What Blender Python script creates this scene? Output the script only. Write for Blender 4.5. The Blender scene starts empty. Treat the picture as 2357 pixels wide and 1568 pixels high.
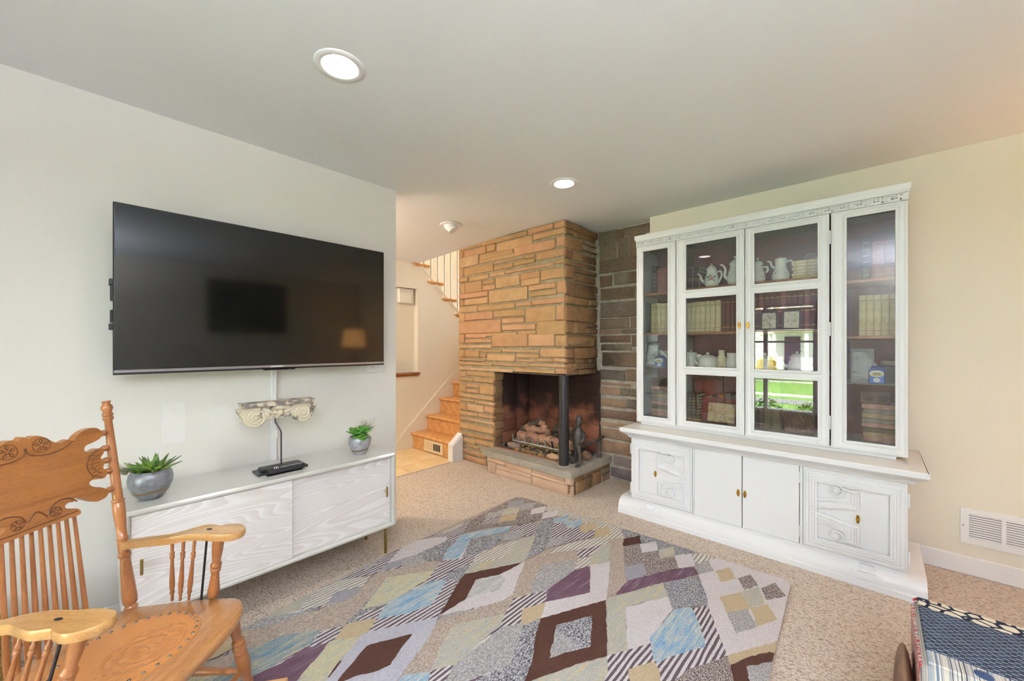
import bpy, bmesh, math, random
from mathutils import Vector, Matrix, noise

random.seed(7)
S = bpy.context.scene
COL = S.collection

# ------------------------------------------------------------------ camera
FPX, CXP, CYP, YAW, CAMZ = 909.3, 1178.5, 796.0, 0.7445, 1.30      # focal length in px of a 2357x1568 frame, horizon row 796
cam_data = bpy.data.cameras.new('camera')
cam_data.sensor_width = 36.0
cam_data.lens = FPX / 2357.0 * 36.0
cam_data.shift_y = (CYP - 784.0) / 2357.0
cam_data.clip_start = 0.02
cam_data.clip_end = 300
cam = bpy.data.objects.new('camera', cam_data)
COL.objects.link(cam)
cam.location = (0, 0, CAMZ)
cam.rotation_euler = (math.pi / 2, 0, YAW)
S.camera = cam

# ------------------------------------------------------------------ world, sun, exposure
S.view_settings.view_transform = 'Standard'
S.view_settings.look = 'None'
S.view_settings.gamma = 1.0
S.view_settings.use_curve_mapping = False
S.view_settings.exposure = 1.14
world = bpy.data.worlds.new('sky')
S.world = world
world.use_nodes = True
_nt = world.node_tree
_bg = _nt.nodes['Background']
_bg.inputs['Color'].default_value = (0.80, 0.88, 1.0, 1)
_bg.inputs['Strength'].default_value = 8.5
sun_data = bpy.data.lights.new('sun', 'SUN')
sun_data.energy = 20.0
sun_data.angle = 0.01
sun_data.color = (1.0, 0.95, 0.86)
sun = bpy.data.objects.new('sun', sun_data)
COL.objects.link(sun)
sun.location = (0, 20, 30)
sun.rotation_euler = Vector((0.35, -0.75, -1.0)).to_track_quat('-Z', 'Y').to_euler()   # shines from behind the house on to the street
# daylight portals in the two windows (they guide sky sampling and emit nothing themselves)
WIN = ((-1.73, -.40), (.50, 1.80))  # second opening is out of view, added to let in more daylight
WZ0, WZ1 = .22, 2.02
for _x0, _x1 in WIN:
    _p = bpy.data.lights.new('window_portal', 'AREA')
    _p.shape = 'RECTANGLE'
    _p.size, _p.size_y = _x1 - _x0, WZ1 - WZ0
    _p.cycles.is_portal = True
    portal = bpy.data.objects.new('window_portal', _p)
    COL.objects.link(portal)
    portal.location = ((_x0 + _x1) / 2, -1.93, (WZ0 + WZ1) / 2)
    portal.rotation_euler = (-math.pi / 2, 0, math.pi)

# ------------------------------------------------------------------ helpers
_f = Vector((-math.sin(YAW), math.cos(YAW), 0))
_r = Vector((math.cos(YAW), math.sin(YAW), 0))


def P(px, py, ax, v):
    """point of the photograph's pixel (px, py) on the plane  axis = v"""
    d = _r * ((px - CXP) / FPX) + _f + Vector((0, 0, -(py - CYP) / FPX))
    c = Vector((0, 0, CAMZ))
    i = 'xyz'.index(ax)
    return c + d * ((v - c[i]) / d[i])


OFFS = {}


def put(o, label=None, cat=None, group=None, kind=None):
    if label: o['label'] = label
    if cat: o['category'] = cat
    if group: o['group'] = group
    if kind: o['kind'] = kind
    return o


def thing(name, label, cat, loc=(0, 0, 0), rot=0.0, group=None, local=False):
    """an Empty at the base of a thing; parts are given in world coordinates unless local"""
    o = bpy.data.objects.new(name, None)
    COL.objects.link(o)
    o.empty_display_size = 0.05
    o.location = loc
    o.rotation_euler = (0, 0, rot)
    put(o, label, cat, group)
    OFFS[o.name] = Vector((0, 0, 0)) if local else Vector(loc)
    return o


class MB:
    """collects shapes into one mesh"""

    def __init__(s):
        s.v = []; s.f = []; s.m = []; s.mi = 0

    def add(s, vs, fs):
        b = len(s.v)
        s.v += [Vector(p) for p in vs]
        s.f += [[b + i for i in f] for f in fs]
        s.m += [s.mi] * len(fs)
        return s

    def box(s, x0, x1, y0, y1, z0, z1, b=0.0):
        if x1 < x0: x0, x1 = x1, x0
        if y1 < y0: y0, y1 = y1, y0
        if z1 < z0: z0, z1 = z1, z0
        b = min(b, (x1 - x0) * .49, (y1 - y0) * .49, (z1 - z0) * .49)
        if b <= 0:
            vs = [(x, y, z) for x in (x0, x1) for y in (y0, y1) for z in (z0, z1)]
            fs = [(0, 1, 3, 2), (4, 6, 7, 5), (0, 4, 5, 1), (2, 3, 7, 6), (0, 2, 6, 4), (1, 5, 7, 3)]
            return s.add(vs, fs)
        vs = []; ix = {}
        for a, x in enumerate((x0, x1)):
            for c, y in enumerate((y0, y1)):
                for d, z in enumerate((z0, z1)):
                    sx, sy, sz = (1 - 2 * a) * b, (1 - 2 * c) * b, (1 - 2 * d) * b
                    for k, p in enumerate(((x, y + sy, z + sz), (x + sx, y, z + sz), (x + sx, y + sy, z))):
                        ix[a, c, d, k] = len(vs); vs.append(p)
        fs = []
        for a in (0, 1):
            fs.append([ix[a, c, d, 0] for c, d in ((0, 0), (0, 1), (1, 1), (1, 0))])
            fs.append([ix[c, a, d, 1] for c, d in ((0, 0), (0, 1), (1, 1), (1, 0))])
            fs.append([ix[c, d, a, 2] for c, d in ((0, 0), (0, 1), (1, 1), (1, 0))])
        for c in (0, 1):
            for d in (0, 1):
                fs.append([ix[0, c, d, 1], ix[0, c, d, 2], ix[1, c, d, 2], ix[1, c, d, 1]])
                fs.append([ix[c, 0, d, 0], ix[c, 0, d, 2], ix[c, 1, d, 2], ix[c, 1, d, 0]])
                fs.append([ix[c, d, 0, 0], ix[c, d, 0, 1], ix[c, d, 1, 1], ix[c, d, 1, 0]])
        for a in (0, 1):
            for c in (0, 1):
                for d in (0, 1):
                    fs.append([ix[a, c, d, 0], ix[a, c, d, 1], ix[a, c, d, 2]])
        return s.add(vs, fs)

    def turn(s, p0, p1, prof, n=14, caps=True):
        """turned shape: prof = [(t along p0-p1, radius)]"""
        p0, p1 = Vector(p0), Vector(p1)
        d = (p1 - p0)
        q = d.normalized()
        a = q.orthogonal().normalized()
        c = q.cross(a)
        vs, fs = [], []
        for t, r in prof:
            o = p0 + d * t
            for k in range(n):
                w = 2 * math.pi * k / n
                vs.append(o + (a * math.cos(w) + c * math.sin(w)) * r)
        for i in range(len(prof) - 1):
            for k in range(n):
                k2 = (k + 1) % n
                fs.append((i * n + k, i * n + k2, (i + 1) * n + k2, (i + 1) * n + k))
        if caps:
            fs.append(list(range(n))[::-1])
            fs.append([(len(prof) - 1) * n + k for k in range(n)])
        return s.add(vs, fs)

    def cyl(s, p0, p1, r0, r1=None, n=14):
        return s.turn(p0, p1, [(0, r0), (1, r0 if r1 is None else r1)], n)

    def lathe(s, c, prof, n=24, caps=True):
        """vertical lathe: prof = [(radius, z)] about c"""
        c = Vector(c)
        vs, fs = [], []
        for r, z in prof:
            for k in range(n):
                w = 2 * math.pi * k / n
                vs.append(c + Vector((r * math.cos(w), r * math.sin(w), z)))
        for i in range(len(prof) - 1):
            for k in range(n):
                k2 = (k + 1) % n
                fs.append((i * n + k, i * n + k2, (i + 1) * n + k2, (i + 1) * n + k))
        if caps:
            fs.append(list(range(n))[::-1])
            fs.append([(len(prof) - 1) * n + k for k in range(n)])
        return s.add(vs, fs)

    def tube(s, pts, r, n=8, caps=True, flat=1.0):
        pts = [Vector(p) for p in pts]
        rs = r if isinstance(r, (list, tuple)) else [r] * len(pts)
        vs, fs = [], []
        up = None
        for i, p in enumerate(pts):
            d = (pts[min(i + 1, len(pts) - 1)] - pts[max(i - 1, 0)]).normalized()
            if up is None:
                up = d.orthogonal().normalized()
            up = (up - d * up.dot(d))
            up = up.normalized() if up.length > 1e-6 else d.orthogonal().normalized()
            c = d.cross(up)
            for k in range(n):
                w = 2 * math.pi * k / n
                vs.append(p + (up * math.cos(w) + c * math.sin(w) * flat) * rs[i])
        for i in range(len(pts) - 1):
            for k in range(n):
                k2 = (k + 1) % n
                fs.append((i * n + k, i * n + k2, (i + 1) * n + k2, (i + 1) * n + k))
        if caps:
            fs.append(list(range(n))[::-1])
            fs.append([(len(pts) - 1) * n + k for k in range(n)])
        return s.add(vs, fs)

    def prism(s, poly, fn, w0, w1):
        """outline poly [(u, v)] swept from w0 to w1, fn(u, v, w) -> point"""
        n = len(poly)
        vs = [fn(u, v, w0) for u, v in poly] + [fn(u, v, w1) for u, v in poly]
        fs = [list(range(n))[::-1], list(range(n, 2 * n))]
        fs += [(i, (i + 1) % n, n + (i + 1) % n, n + i) for i in range(n)]
        return s.add(vs, fs)

    def sphere(s, c, rx, ry=None, rz=None, nu=14, nv=8, rot=None):
        ry = rx if ry is None else ry
        rz = rx if rz is None else rz
        c = Vector(c)
        vs = []
        for j in range(nv + 1):
            a = math.pi * j / nv
            for i in range(nu):
                b = 2 * math.pi * i / nu
                q = Vector((rx * math.sin(a) * math.cos(b), ry * math.sin(a) * math.sin(b), rz * math.cos(a)))
                vs.append(c + (rot @ q if rot else q))
        fs = []
        for j in range(nv):
            for i in range(nu):
                i2 = (i + 1) % nu
                fs.append((j * nu + i, (j + 1) * nu + i, (j + 1) * nu + i2, j * nu + i2))
        return s.add(vs, fs)

    def sweep(s, path, prof, fn, closed=False):
        """moulding: cross profile [(across, height)] along a 2-d path, mitred; fn(u, v, h) -> point"""
        n, k = len(path), len(prof)
        vs, fs = [], []
        for i in range(n):
            a = Vector(path[(i - 1) % n]) if (closed or i > 0) else None
            b = Vector(path[i])
            c = Vector(path[(i + 1) % n]) if (closed or i < n - 1) else None
            d1 = (b - a).normalized() if a is not None else (c - b).normalized()
            d2 = (c - b).normalized() if c is not None else d1
            n1, n2 = Vector((-d1.y, d1.x)), Vector((-d2.y, d2.x))
            m = n1 + n2
            m = m / max(m.dot(n1), 0.35) if m.length > 1e-6 else n1
            for w, h in prof:
                q = b + m * w
                vs.append(fn(q.x, q.y, h))
        for i in range(n if closed else n - 1):
            i2 = (i + 1) % n
            for j in range(k - 1):
                fs.append((i * k + j, i * k + j + 1, i2 * k + j + 1, i2 * k + j))
        return s.add(vs, fs)

    def build(s, name, mat, parent=None, smooth=True, angle=38, **kw):
        me = bpy.data.meshes.new(name)
        off = OFFS.get(parent.name, Vector((0, 0, 0))) if parent else None
        if parent is None:
            xs = [p.x for p in s.v]; ys = [p.y for p in s.v]; zs = [p.z for p in s.v]
            off = Vector(((min(xs) + max(xs)) / 2, (min(ys) + max(ys)) / 2, min(zs)))
        me.from_pydata([p - off for p in s.v], [], s.f)
        mats = mat if isinstance(mat, (list, tuple)) else [mat]
        for q in mats: me.materials.append(q)
        if len(mats) > 1: me.polygons.foreach_set('material_index', s.m)
        bm = bmesh.new(); bm.from_mesh(me)
        bmesh.ops.recalc_face_normals(bm, faces=bm.faces)
        bm.to_mesh(me); bm.free()
        if smooth:
            me.polygons.foreach_set('use_smooth', [True] * len(me.polygons))
            me.set_sharp_from_angle(angle=math.radians(angle))
        me.update()
        o = bpy.data.objects.new(name, me)
        COL.objects.link(o)
        if parent:
            o.parent = parent
            OFFS[o.name] = off
        else:
            o.location = off
            OFFS[o.name] = off
        put(o, **kw)
        return o


def copy_part(o, parent, mtx=None):
    c = o.copy()
    COL.objects.link(c)
    c.parent = parent
    if mtx is not None: c.matrix_local = mtx
    return c


def catmull(pts, k=6, closed=False):
    """smooth 2-d or 3-d curve through pts"""
    pts = [Vector(p) for p in pts]
    n = len(pts); out = []
    for i in range(n if closed else n - 1):
        p0 = pts[(i - 1) % n] if (closed or i > 0) else pts[i]
        p1, p2 = pts[i], pts[(i + 1) % n]
        p3 = pts[(i + 2) % n] if (closed or i < n - 2) else p2
        for j in range(k):
            t = j / k
            out.append(0.5 * ((2 * p1) + (p2 - p0) * t + (2 * p0 - 5 * p1 + 4 * p2 - p3) * t * t + (3 * p1 - p0 - 3 * p2 + p3) * t ** 3))
    if not closed: out.append(pts[-1])
    return out


# ------------------------------------------------------------------ materials
def lin(c):
    return tuple(((v / 255) / 12.92 if v / 255 <= 0.04045 else ((v / 255 + 0.055) / 1.055) ** 2.4) for v in c) + (1.0,)


_MATS = {}


class NT:
    """small node helper"""

    def __init__(s, name):
        s.mat = bpy.data.materials.new(name)
        s.mat.use_nodes = True
        s.t = s.mat.node_tree
        s.b = s.t.nodes['Principled BSDF']

    def n(s, kind, **kw):
        q = s.t.nodes.new(kind)
        for k, v in kw.items():
            if hasattr(q, k): setattr(q, k, v)
            else: q.inputs[k].default_value = v
        return q

    def l(s, a, b):
        s.t.links.new(a, b)

    def coord(s, scale=(1, 1, 1), space='Object', rot=(0, 0, 0), rnd=False):
        tc = s.n('ShaderNodeTexCoord')
        mp = s.n('ShaderNodeMapping')
        mp.inputs['Scale'].default_value = scale
        mp.inputs['Rotation'].default_value = rot
        s.l(tc.outputs[space], mp.inputs['Vector'])
        if rnd:
            oi = s.n('ShaderNodeObjectInfo')
            mu = s.n('ShaderNodeMath', operation='MULTIPLY')
            mu.inputs[1].default_value = 37.0
            s.l(oi.outputs['Random'], mu.inputs[0])
            cb = s.n('ShaderNodeCombineXYZ')
            s.l(mu.outputs[0], cb.inputs[0]); s.l(mu.outputs[0], cb.inputs[1])
            s.l(cb.outputs[0], mp.inputs['Location'])
        return mp.outputs[0]

    def noise(s, vec, scale, detail=4, rough=.55, dist=0):
        q = s.n('ShaderNodeTexNoise')
        q.inputs['Scale'].default_value = scale
        q.inputs['Detail'].default_value = detail
        q.inputs['Roughness'].default_value = rough
        q.inputs['Distortion'].default_value = dist
        s.l(vec, q.inputs['Vector'])
        return q.outputs['Fac']

    def ramp(s, fac, stops, interp='LINEAR'):
        q = s.n('ShaderNodeValToRGB')
        r = q.color_ramp
        r.interpolation = interp
        while len(r.elements) < len(stops): r.elements.new(0.5)
        for e, (p, c) in zip(r.elements, stops):
            e.position = p
            e.color = lin(c) if len(c) == 3 else c
        s.l(fac, q.inputs[0])
        return q.outputs['Color']

    def mix(s, fac, a, b, mode='MIX'):
        q = s.n('ShaderNodeMix', data_type='RGBA', blend_type=mode)
        if isinstance(fac, (int, float)): q.inputs[0].default_value = fac
        else: s.l(fac, q.inputs[0])
        for i, c in ((6, a), (7, b)):
            if isinstance(c, tuple): q.inputs[i].default_value = lin(c) if len(c) == 3 else c
            else: s.l(c, q.inputs[i])
        return q.outputs[2]

    def bump(s, h, strength=.3, dist=.002):
        q = s.n('ShaderNodeBump')
        q.inputs['Strength'].default_value = strength
        q.inputs['Distance'].default_value = dist
        s.l(h, q.inputs['Height'])
        s.l(q.outputs[0], s.b.inputs['Normal'])

    def out(s, col=None, rough=.5, metal=0, spec=.5, coat=0):
        if col is not None:
            if isinstance(col, tuple): s.b.inputs['Base Color'].default_value = lin(col) if len(col) == 3 else col
            else: s.l(col, s.b.inputs['Base Color'])
        if isinstance(rough, (int, float)): s.b.inputs['Roughness'].default_value = rough
        else: s.l(rough, s.b.inputs['Roughness'])
        s.b.inputs['Metallic'].default_value = metal
        s.b.inputs['Specular IOR Level'].default_value = spec
        if coat:
            s.b.inputs['Coat Weight'].default_value = coat
            s.b.inputs['Coat Roughness'].default_value = .08
        return s.mat


def mat(name, col, rough=.5, metal=0, spec=.5, col2=None, scale=8, stretch=(1, 1, 1), lo=.35, hi=.65, bump=0, bscale=None, bdist=.002, coat=0, rnd=False, detail=4):
    """plain or two-tone noisy material"""
    if name in _MATS: return _MATS[name]
    t = NT(name)
    c = col
    if col2 is not None or bump:
        v = t.coord(stretch, rnd=rnd)
    if col2 is not None:
        c = t.ramp(t.noise(v, scale, detail), [(lo, col), (hi, col2)])
    if bump:
        t.bump(t.noise(v, bscale or scale * 3, 5), bump, bdist)
    _MATS[name] = t.out(c, rough, metal, spec, coat)
    return _MATS[name]
# ================================================================== materials of the setting
XL, YR, HC = -2.60, 3.41, 2.44          # TV wall, cabinet wall, ceiling
XB, YB = 2.05, -1.90                    # wall opposite the TV, window wall
XN = -4.37                              # hall wall with the niche


def m_wall(name, col):
    t = NT(name)
    v = t.coord()
    c = t.mix(t.noise(v, 1.3, 3), col, tuple(int(k * .985) for k in col))
    t.bump(t.noise(v, 260, 3), .12, .0006)
    return t.out(c, .62, 0, .3)


def m_carpet():
    t = NT('carpet_berber')
    v = t.coord((1, 1, 1), rot=(0, 0, -.20))
    vo = t.n('ShaderNodeTexVoronoi', Scale=165.0)
    mp = t.n('ShaderNodeMapping'); mp.inputs['Scale'].default_value = (.50, 1.0, 1)
    t.l(v, mp.inputs[0]); t.l(mp.outputs[0], vo.inputs['Vector'])
    vo.inputs['Randomness'].default_value = .72
    base = t.mix(t.noise(v, 2.2, 3), (230, 216, 202), (221, 207, 193))
    speck = t.mix(t.noise(v, 90, 3), base, (206, 190, 174))
    c = t.mix(t.ramp(vo.outputs['Distance'], [(.42, (0, 0, 0)), (.95, (255, 255, 255))]), speck, (150, 130, 112))
    inv = t.n('ShaderNodeMath', operation='SUBTRACT'); inv.inputs[0].default_value = 1.0
    t.l(vo.outputs['Distance'], inv.inputs[1])
    t.bump(inv.outputs[0], .9, .006)
    return t.out(c, .95, 0, .1)


W_WALL = m_wall('paint_cream', (226, 219, 204))
W_WHITE = m_wall('paint_white', (238, 236, 230))
W_CEIL = m_wall('paint_ceiling', (238, 239, 241))
W_HALL = m_wall('paint_hall', (236, 228, 212))
W_TRIM = mat('trim_white', (232, 232, 232), .38, bump=.05, bscale=120, bdist=.0005)
CARPET = m_carpet()
TILE = mat('tile_travertine', (226, 196, 148), .22, col2=(238, 212, 168), scale=5, bump=.04, bscale=40, rnd=True)
GROUT = mat('grout_tan', (160, 130, 96), .9)
BLACK = mat('black_void', (14, 13, 13), .8)


def m_wood(name, a, b, rough=.35, scale=3.0, stretch=(1, 1, 1), coat=.25, rings=9.0):
    t = NT(name)
    v = t.coord(stretch, rnd=True)
    w = t.n('ShaderNodeTexWave', wave_type='BANDS', bands_direction='X')
    w.inputs['Scale'].default_value = scale
    w.inputs['Distortion'].default_value = rings
    w.inputs['Detail'].default_value = 3
    w.inputs['Detail Scale'].default_value = 1.2
    t.l(v, w.inputs['Vector'])
    n2 = t.noise(v, 60, 4)
    c = t.ramp(w.outputs['Fac'], [(.1, a), (.9, b)])
    c = t.mix(t.ramp(n2, [(.35, (0, 0, 0)), (.75, (255, 255, 255))]), c, tuple(int(k * .82) for k in a))
    t.bump(n2, .10, .0008)
    return t.out(c, rough, 0, .45, coat)


STAIR_OAK = m_wood('stair_oak', (230, 172, 108), (214, 148, 82), .3, 2.2, (1, 4, 4), .35)
SILL_OAK = m_wood('sill_oak', (170, 104, 54), (140, 80, 38), .35, 6, (6, 1, 6))

# ================================================================== floor
m = MB(); m.box(-3.485, XB + .1, YB - .1, 3.62, -.06, 0)
floor = m.build('floor', CARPET, smooth=False, kind='structure')
m = MB(); m.box(-4.6, -3.485, YB - .1, 2.95, -.06, -.006)
hallfloor = m.build('floor_hall', GROUT, smooth=False, kind='structure')
tm = MB(); tm.box(-.1455, .1455, -.1385, .1385, -.006, .0015, .002)
tile0 = None
for i in range(3):
    for j in range(9):
        cx = (-3.613, -3.882, -4.177)[i]; cy = 2.70 - j * .282
        mm = MB()
        x0, x1 = ((-3.732, -3.487), (-4.025, -3.738), (-4.36, -4.031))[i]
        mm.box(x0, x1, cy - .1385, cy + .1385, -.008, .0015, .002)
        mm.build('tile', TILE, hallfloor, smooth=False)
m = MB(); m.box(-3.49, -3.475, .5, 2.82, 0, .006, .003)
m.build('trim_1', CARPET, smooth=False, kind='structure')

# ================================================================== ceiling with openings for the two recessed lights
LIGHTS = [(-1.606, .709), (-1.612, 2.288)]
RL = .072


def holed(name, outer, holes, z, mtl):
    bm = bmesh.new()
    def loop(pts):
        vs = [bm.verts.new((x, y, z)) for x, y in pts]
        for i in range(len(vs)): bm.edges.new((vs[i], vs[(i + 1) % len(vs)]))
    loop(outer)
    for (x, y), r in holes:
        loop([(x + r * math.cos(a * math.pi / 16), y + r * math.sin(a * math.pi / 16)) for a in range(32)])
    bmesh.ops.triangle_fill(bm, edges=bm.edges[:], use_beauty=True)
    bmesh.ops.recalc_face_normals(bm, faces=bm.faces)
    me = bpy.data.meshes.new(name); bm.to_mesh(me); bm.free()
    me.materials.append(mtl)
    o = bpy.data.objects.new(name, me); COL.objects.link(o)
    return o


ceiling = holed('ceiling', [(XL - .12, YB - .05), (XB + .05, YB - .05), (XB + .05, 3.60), (XL - .12, 3.60)], [(p, RL) for p in LIGHTS], HC, W_CEIL)
ceiling['kind'] = 'structure'
m = MB()
m.add([(XL - .12, YB - .05, HC), (XL - .12, 3.0, HC), (-3.53, 3.0, 2.405), (-3.53, 2.94, 2.405), (XN - .1, 2.94, 2.362), (XN - .1, YB - .05, 2.362)], [(0, 1, 2, 3, 4, 5)])
m.build('ceiling_hall', W_CEIL, smooth=False, kind='structure')
m = MB(); m.box(XL - .3, XB + .4, YB - .35, 3.9, 2.62, 2.70)
m.box(XN - .4, XL - .3, YB - .35, 2.94, 2.62, 2.70)
m.build('ceiling_light_stop', W_WHITE, smooth=False, kind='structure')  # unseen slab added over the ceiling to keep sky light out

# ================================================================== walls
# TV wall (ends at y 1.56; hall behind it); repaired lighter patch in its paint
def m_tvwall():
    t = NT('paint_cream_patched')
    v = t.coord()
    base = t.mix(t.noise(v, 1.3, 3), (228, 226, 219), (225, 223, 215))
    tc = t.n('ShaderNodeNewGeometry')
    sp = t.n('ShaderNodeSeparateXYZ'); t.l(tc.outputs['Position'], sp.inputs[0])
    ws = t.noise(v, 14, 3)
    def band(sock, c0, h0):
        a = t.n('ShaderNodeMath', operation='SUBTRACT'); t.l(sock, a.inputs[0]); a.inputs[1].default_value = c0
        b = t.n('ShaderNodeMath', operation='ABSOLUTE'); t.l(a.outputs[0], b.inputs[0])
        w = t.n('ShaderNodeMath', operation='MULTIPLY_ADD'); t.l(ws, w.inputs[0]); w.inputs[1].default_value = .02; w.inputs[2].default_value = h0 - .01
        c = t.n('ShaderNodeMath', operation='LESS_THAN'); t.l(b.outputs[0], c.inputs[0]); t.l(w.outputs[0], c.inputs[1])
        return c.outputs[0]
    k = t.n('ShaderNodeMath', operation='MULTIPLY')
    t.l(band(sp.outputs[1], .308, .045), k.inputs[0]); t.l(band(sp.outputs[2], .91, .10), k.inputs[1])
    c = t.mix(k.outputs[0], base, (231, 230, 226))
    t.bump(t.noise(v, 260, 3), .12, .0006)
    return t.out(c, .62, 0, .3)


m = MB(); m.box(XL - .12, XL, YB - .1, 1.56, 0, HC)
m.build('wall_left', m_tvwall(), smooth=False, kind='structure')
m = MB(); m.box(-1.477, XB + .1, YR, YR + .16, 0, HC)
m.build('wall_right', W_WALL, smooth=False, kind='structure')
m = MB(); m.box(XB, XB + .12, YB - .1, YR + .1, 0, HC)
m.build('wall_sofa', W_WALL, smooth=False, kind='structure')
# window wall behind the photographer, a low-silled opening and an unseen second one added for daylight
m = MB()
m.box(XL - .1, WIN[0][0], YB - .14, YB, 0, HC); m.box(WIN[0][1], WIN[1][0], YB - .14, YB, 0, HC); m.box(WIN[1][1], XB + .1, YB - .14, YB, 0, HC)
for x0, x1 in WIN:
    m.box(x0, x1, YB - .14, YB, 0, WZ0); m.box(x0, x1, YB - .14, YB, WZ1, HC)
m.build('wall_window', W_WALL, smooth=False, kind='structure')
GLASS_CLEAR = None


def m_glass(name, tint=(1, 1, 1, 1), ior=1.5, gain=1.9, rough=0.0):
    """thin pane: clear transmission plus the two surfaces' Fresnel reflection"""
    mt = bpy.data.materials.new(name); mt.use_nodes = True
    t = mt.node_tree
    for q in list(t.nodes):
        if q.type != 'OUTPUT_MATERIAL': t.nodes.remove(q)
    o = t.nodes['Material Output']
    tr = t.nodes.new('ShaderNodeBsdfTransparent'); tr.inputs[0].default_value = tint
    gl = t.nodes.new('ShaderNodeBsdfGlossy'); gl.inputs['Roughness'].default_value = rough
    fr = t.nodes.new('ShaderNodeFresnel'); fr.inputs[0].default_value = ior
    mu = t.nodes.new('ShaderNodeMath'); mu.operation = 'MULTIPLY'; mu.inputs[1].default_value = gain; mu.use_clamp = True
    mx = t.nodes.new('ShaderNodeMixShader')
    t.links.new(fr.outputs[0], mu.inputs[0]); t.links.new(mu.outputs[0], mx.inputs[0])
    t.links.new(tr.outputs[0], mx.inputs[1]); t.links.new(gl.outputs[0], mx.inputs[2])
    t.links.new(mx.outputs[0], o.inputs[0])
    return mt


PANE = m_glass('window_glass', gain=1.0)
BLIND = mat('blind_vinyl', (206, 203, 214), .5)
for wn, (x0, x1) in enumerate(WIN):
    m = MB()
    for a, b in ((x0 - .12, x0 + .02), (x1 - .02, x1 + .12)): m.box(a, b, YB - .12, YB + .02, WZ0 + .006, WZ1 - .021, .006)
    m.box(x0 - .12, x1 + .12, YB - .12, YB + .02, WZ1 - .02, WZ1 + .10, .006); m.box(x0 - .14, x1 + .14, YB - .12, YB + .10, WZ0 - .035, WZ0 + .005, .008)
    wo = m.build('window_%d' % (wn + 1), W_TRIM, smooth=False, kind='structure')
    mu = (x0 + .32, x1 - .32)
    for x in mu:
        b = MB(); b.box(x - .03, x + .03, YB - .11, YB - .02, WZ0, WZ1, .005); b.build('mullion', W_TRIM, wo, smooth=False)
    for a, b_ in ((x0, mu[0]), (mu[0], mu[1]), (mu[1], x1)):
        b = MB(); b.box(a + .028, b_ - .028, YB - .09, YB - .05, 1.350, 1.385, .004); b.build('sash_rail', W_TRIM, wo, smooth=False)
        b = MB(); b.box(a + .02, b_ - .02, YB - .074, YB - .070, WZ0, WZ1); b.build('pane', PANE, wo, smooth=False)
    bl = thing('window_blind', 'pale slatted blind drawn up at the top of the %s window' % ('left rear', 'added unseen right rear')[wn], 'blind', ((x0 + x1) / 2, YB + .03, 1.54), 0, 'blinds of the rear windows')
    b = MB(); b.box(x0 + .03, x1 - .03, YB - .045, YB + .010, 1.955, 1.998, .004); b.build('headrail', BLIND, bl, smooth=False)
    b = MB(); b.box(x0 + .03, x1 - .03, YB - .042, YB + .006, 1.545, 1.565, .004); b.build('bottom_rail', BLIND, bl, smooth=False)
    for i in range(13):
        z = 1.585 + i * .0275; y0, y1 = YB - .040, YB + .004
        b = MB(); b.add([(x0 + .03, y0, z - .014), (x1 - .03, y0, z - .014), (x1 - .03, y1, z + .012), (x0 + .03, y1, z + .012), (x0 + .03, y0, z - .011), (x1 - .03, y0, z - .011), (x1 - .03, y1, z + .015), (x0 + .03, y1, z + .015)],
                        [(0, 1, 2, 3), (4, 5, 6, 7), (0, 1, 5, 4), (2, 3, 7, 6), (0, 3, 7, 4), (1, 2, 6, 5)])
        b.build('slat', BLIND, bl, smooth=False)

# baseboards
m = MB(); m.box(.19, XB, YR - .016, YR + .001, 0, .105, .004); m.build('baseboard_right', W_TRIM, smooth=False, kind='structure')
m = MB(); m.box(XL - .001, XL + .016, YB, 1.56, 0, .10, .004); m.build('baseboard_left', W_TRIM, smooth=False, kind='structure')
m = MB(); m.box(XB - .016, XB + .001, YB, YR, 0, .10, .004); m.build('baseboard_sofa', W_TRIM, smooth=False, kind='structure')

# ------------------------------------------------------------------ hall wall with niche, sawtooth top under the upper flight
NY0, NY1, NZ0, NZ1 = 2.30, 2.940, .955, 2.035
T3 = [(3.11, 2.345), (3.335, 2.135), (3.56, 1.93), (3.79, 1.725), (4.02, 1.52), (4.25, 1.315)]        # tread tops of the upper flight (front edge y, z)
m = MB()
m.box(XN - .14, XN, YB - .1, NY0, 0, 2.5)
m.box(XN - .14, XN, NY0, NY1, 0, NZ0); m.box(XN - .14, XN, NY0, NY1, NZ1, 2.5)
m.box(XN - .14, XN - .085, NY0 - .01, NY1 + .01, NZ0 - .01, NZ1 + .01)
out = [(NY1, 0), (4.7, 0), (4.7, 1.2)]
saw = []
for (y, z) in T3[::-1]:
    saw += [(y, z - .205), (y, z)]
out += [(4.25, 1.1)] + saw + [(NY1, 2.345), ]
m.prism(out, lambda u, v, w: Vector((w, u, v)), XN - .14, XN)
m.build('wall_hall', W_HALL, smooth=False, kind='structure')
# stringer moulding running down the wall below the upper flight
m = MB()
ya, za, yb, zb = 2.925, 2.385, 4.3, 1.145
d = Vector((yb - ya, zb - za)).normalized(); n_ = Vector((-d.y, d.x)) * .011
m.prism([(ya - n_.x, za - n_.y), (yb - n_.x, zb - n_.y), (yb + n_.x, zb + n_.y), (ya + n_.x, za + n_.y)], lambda u, v, w: Vector((w, u, v)), XN - .002, XN + .012)
n2 = Vector((-d.y, d.x)) * .004
m.prism([(ya + n_.x - n2.x, za + n_.y - n2.y), (yb + n_.x - n2.x, zb + n_.y - n2.y), (yb + n_.x + n2.x, zb + n_.y + n2.y), (ya + n_.x + n2.x, za + n_.y + n2.y)], lambda u, v, w: Vector((w, u, v)), XN - .002, XN + .02)
m.build('trim_2', W_HALL, smooth=False, kind='structure')
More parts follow.
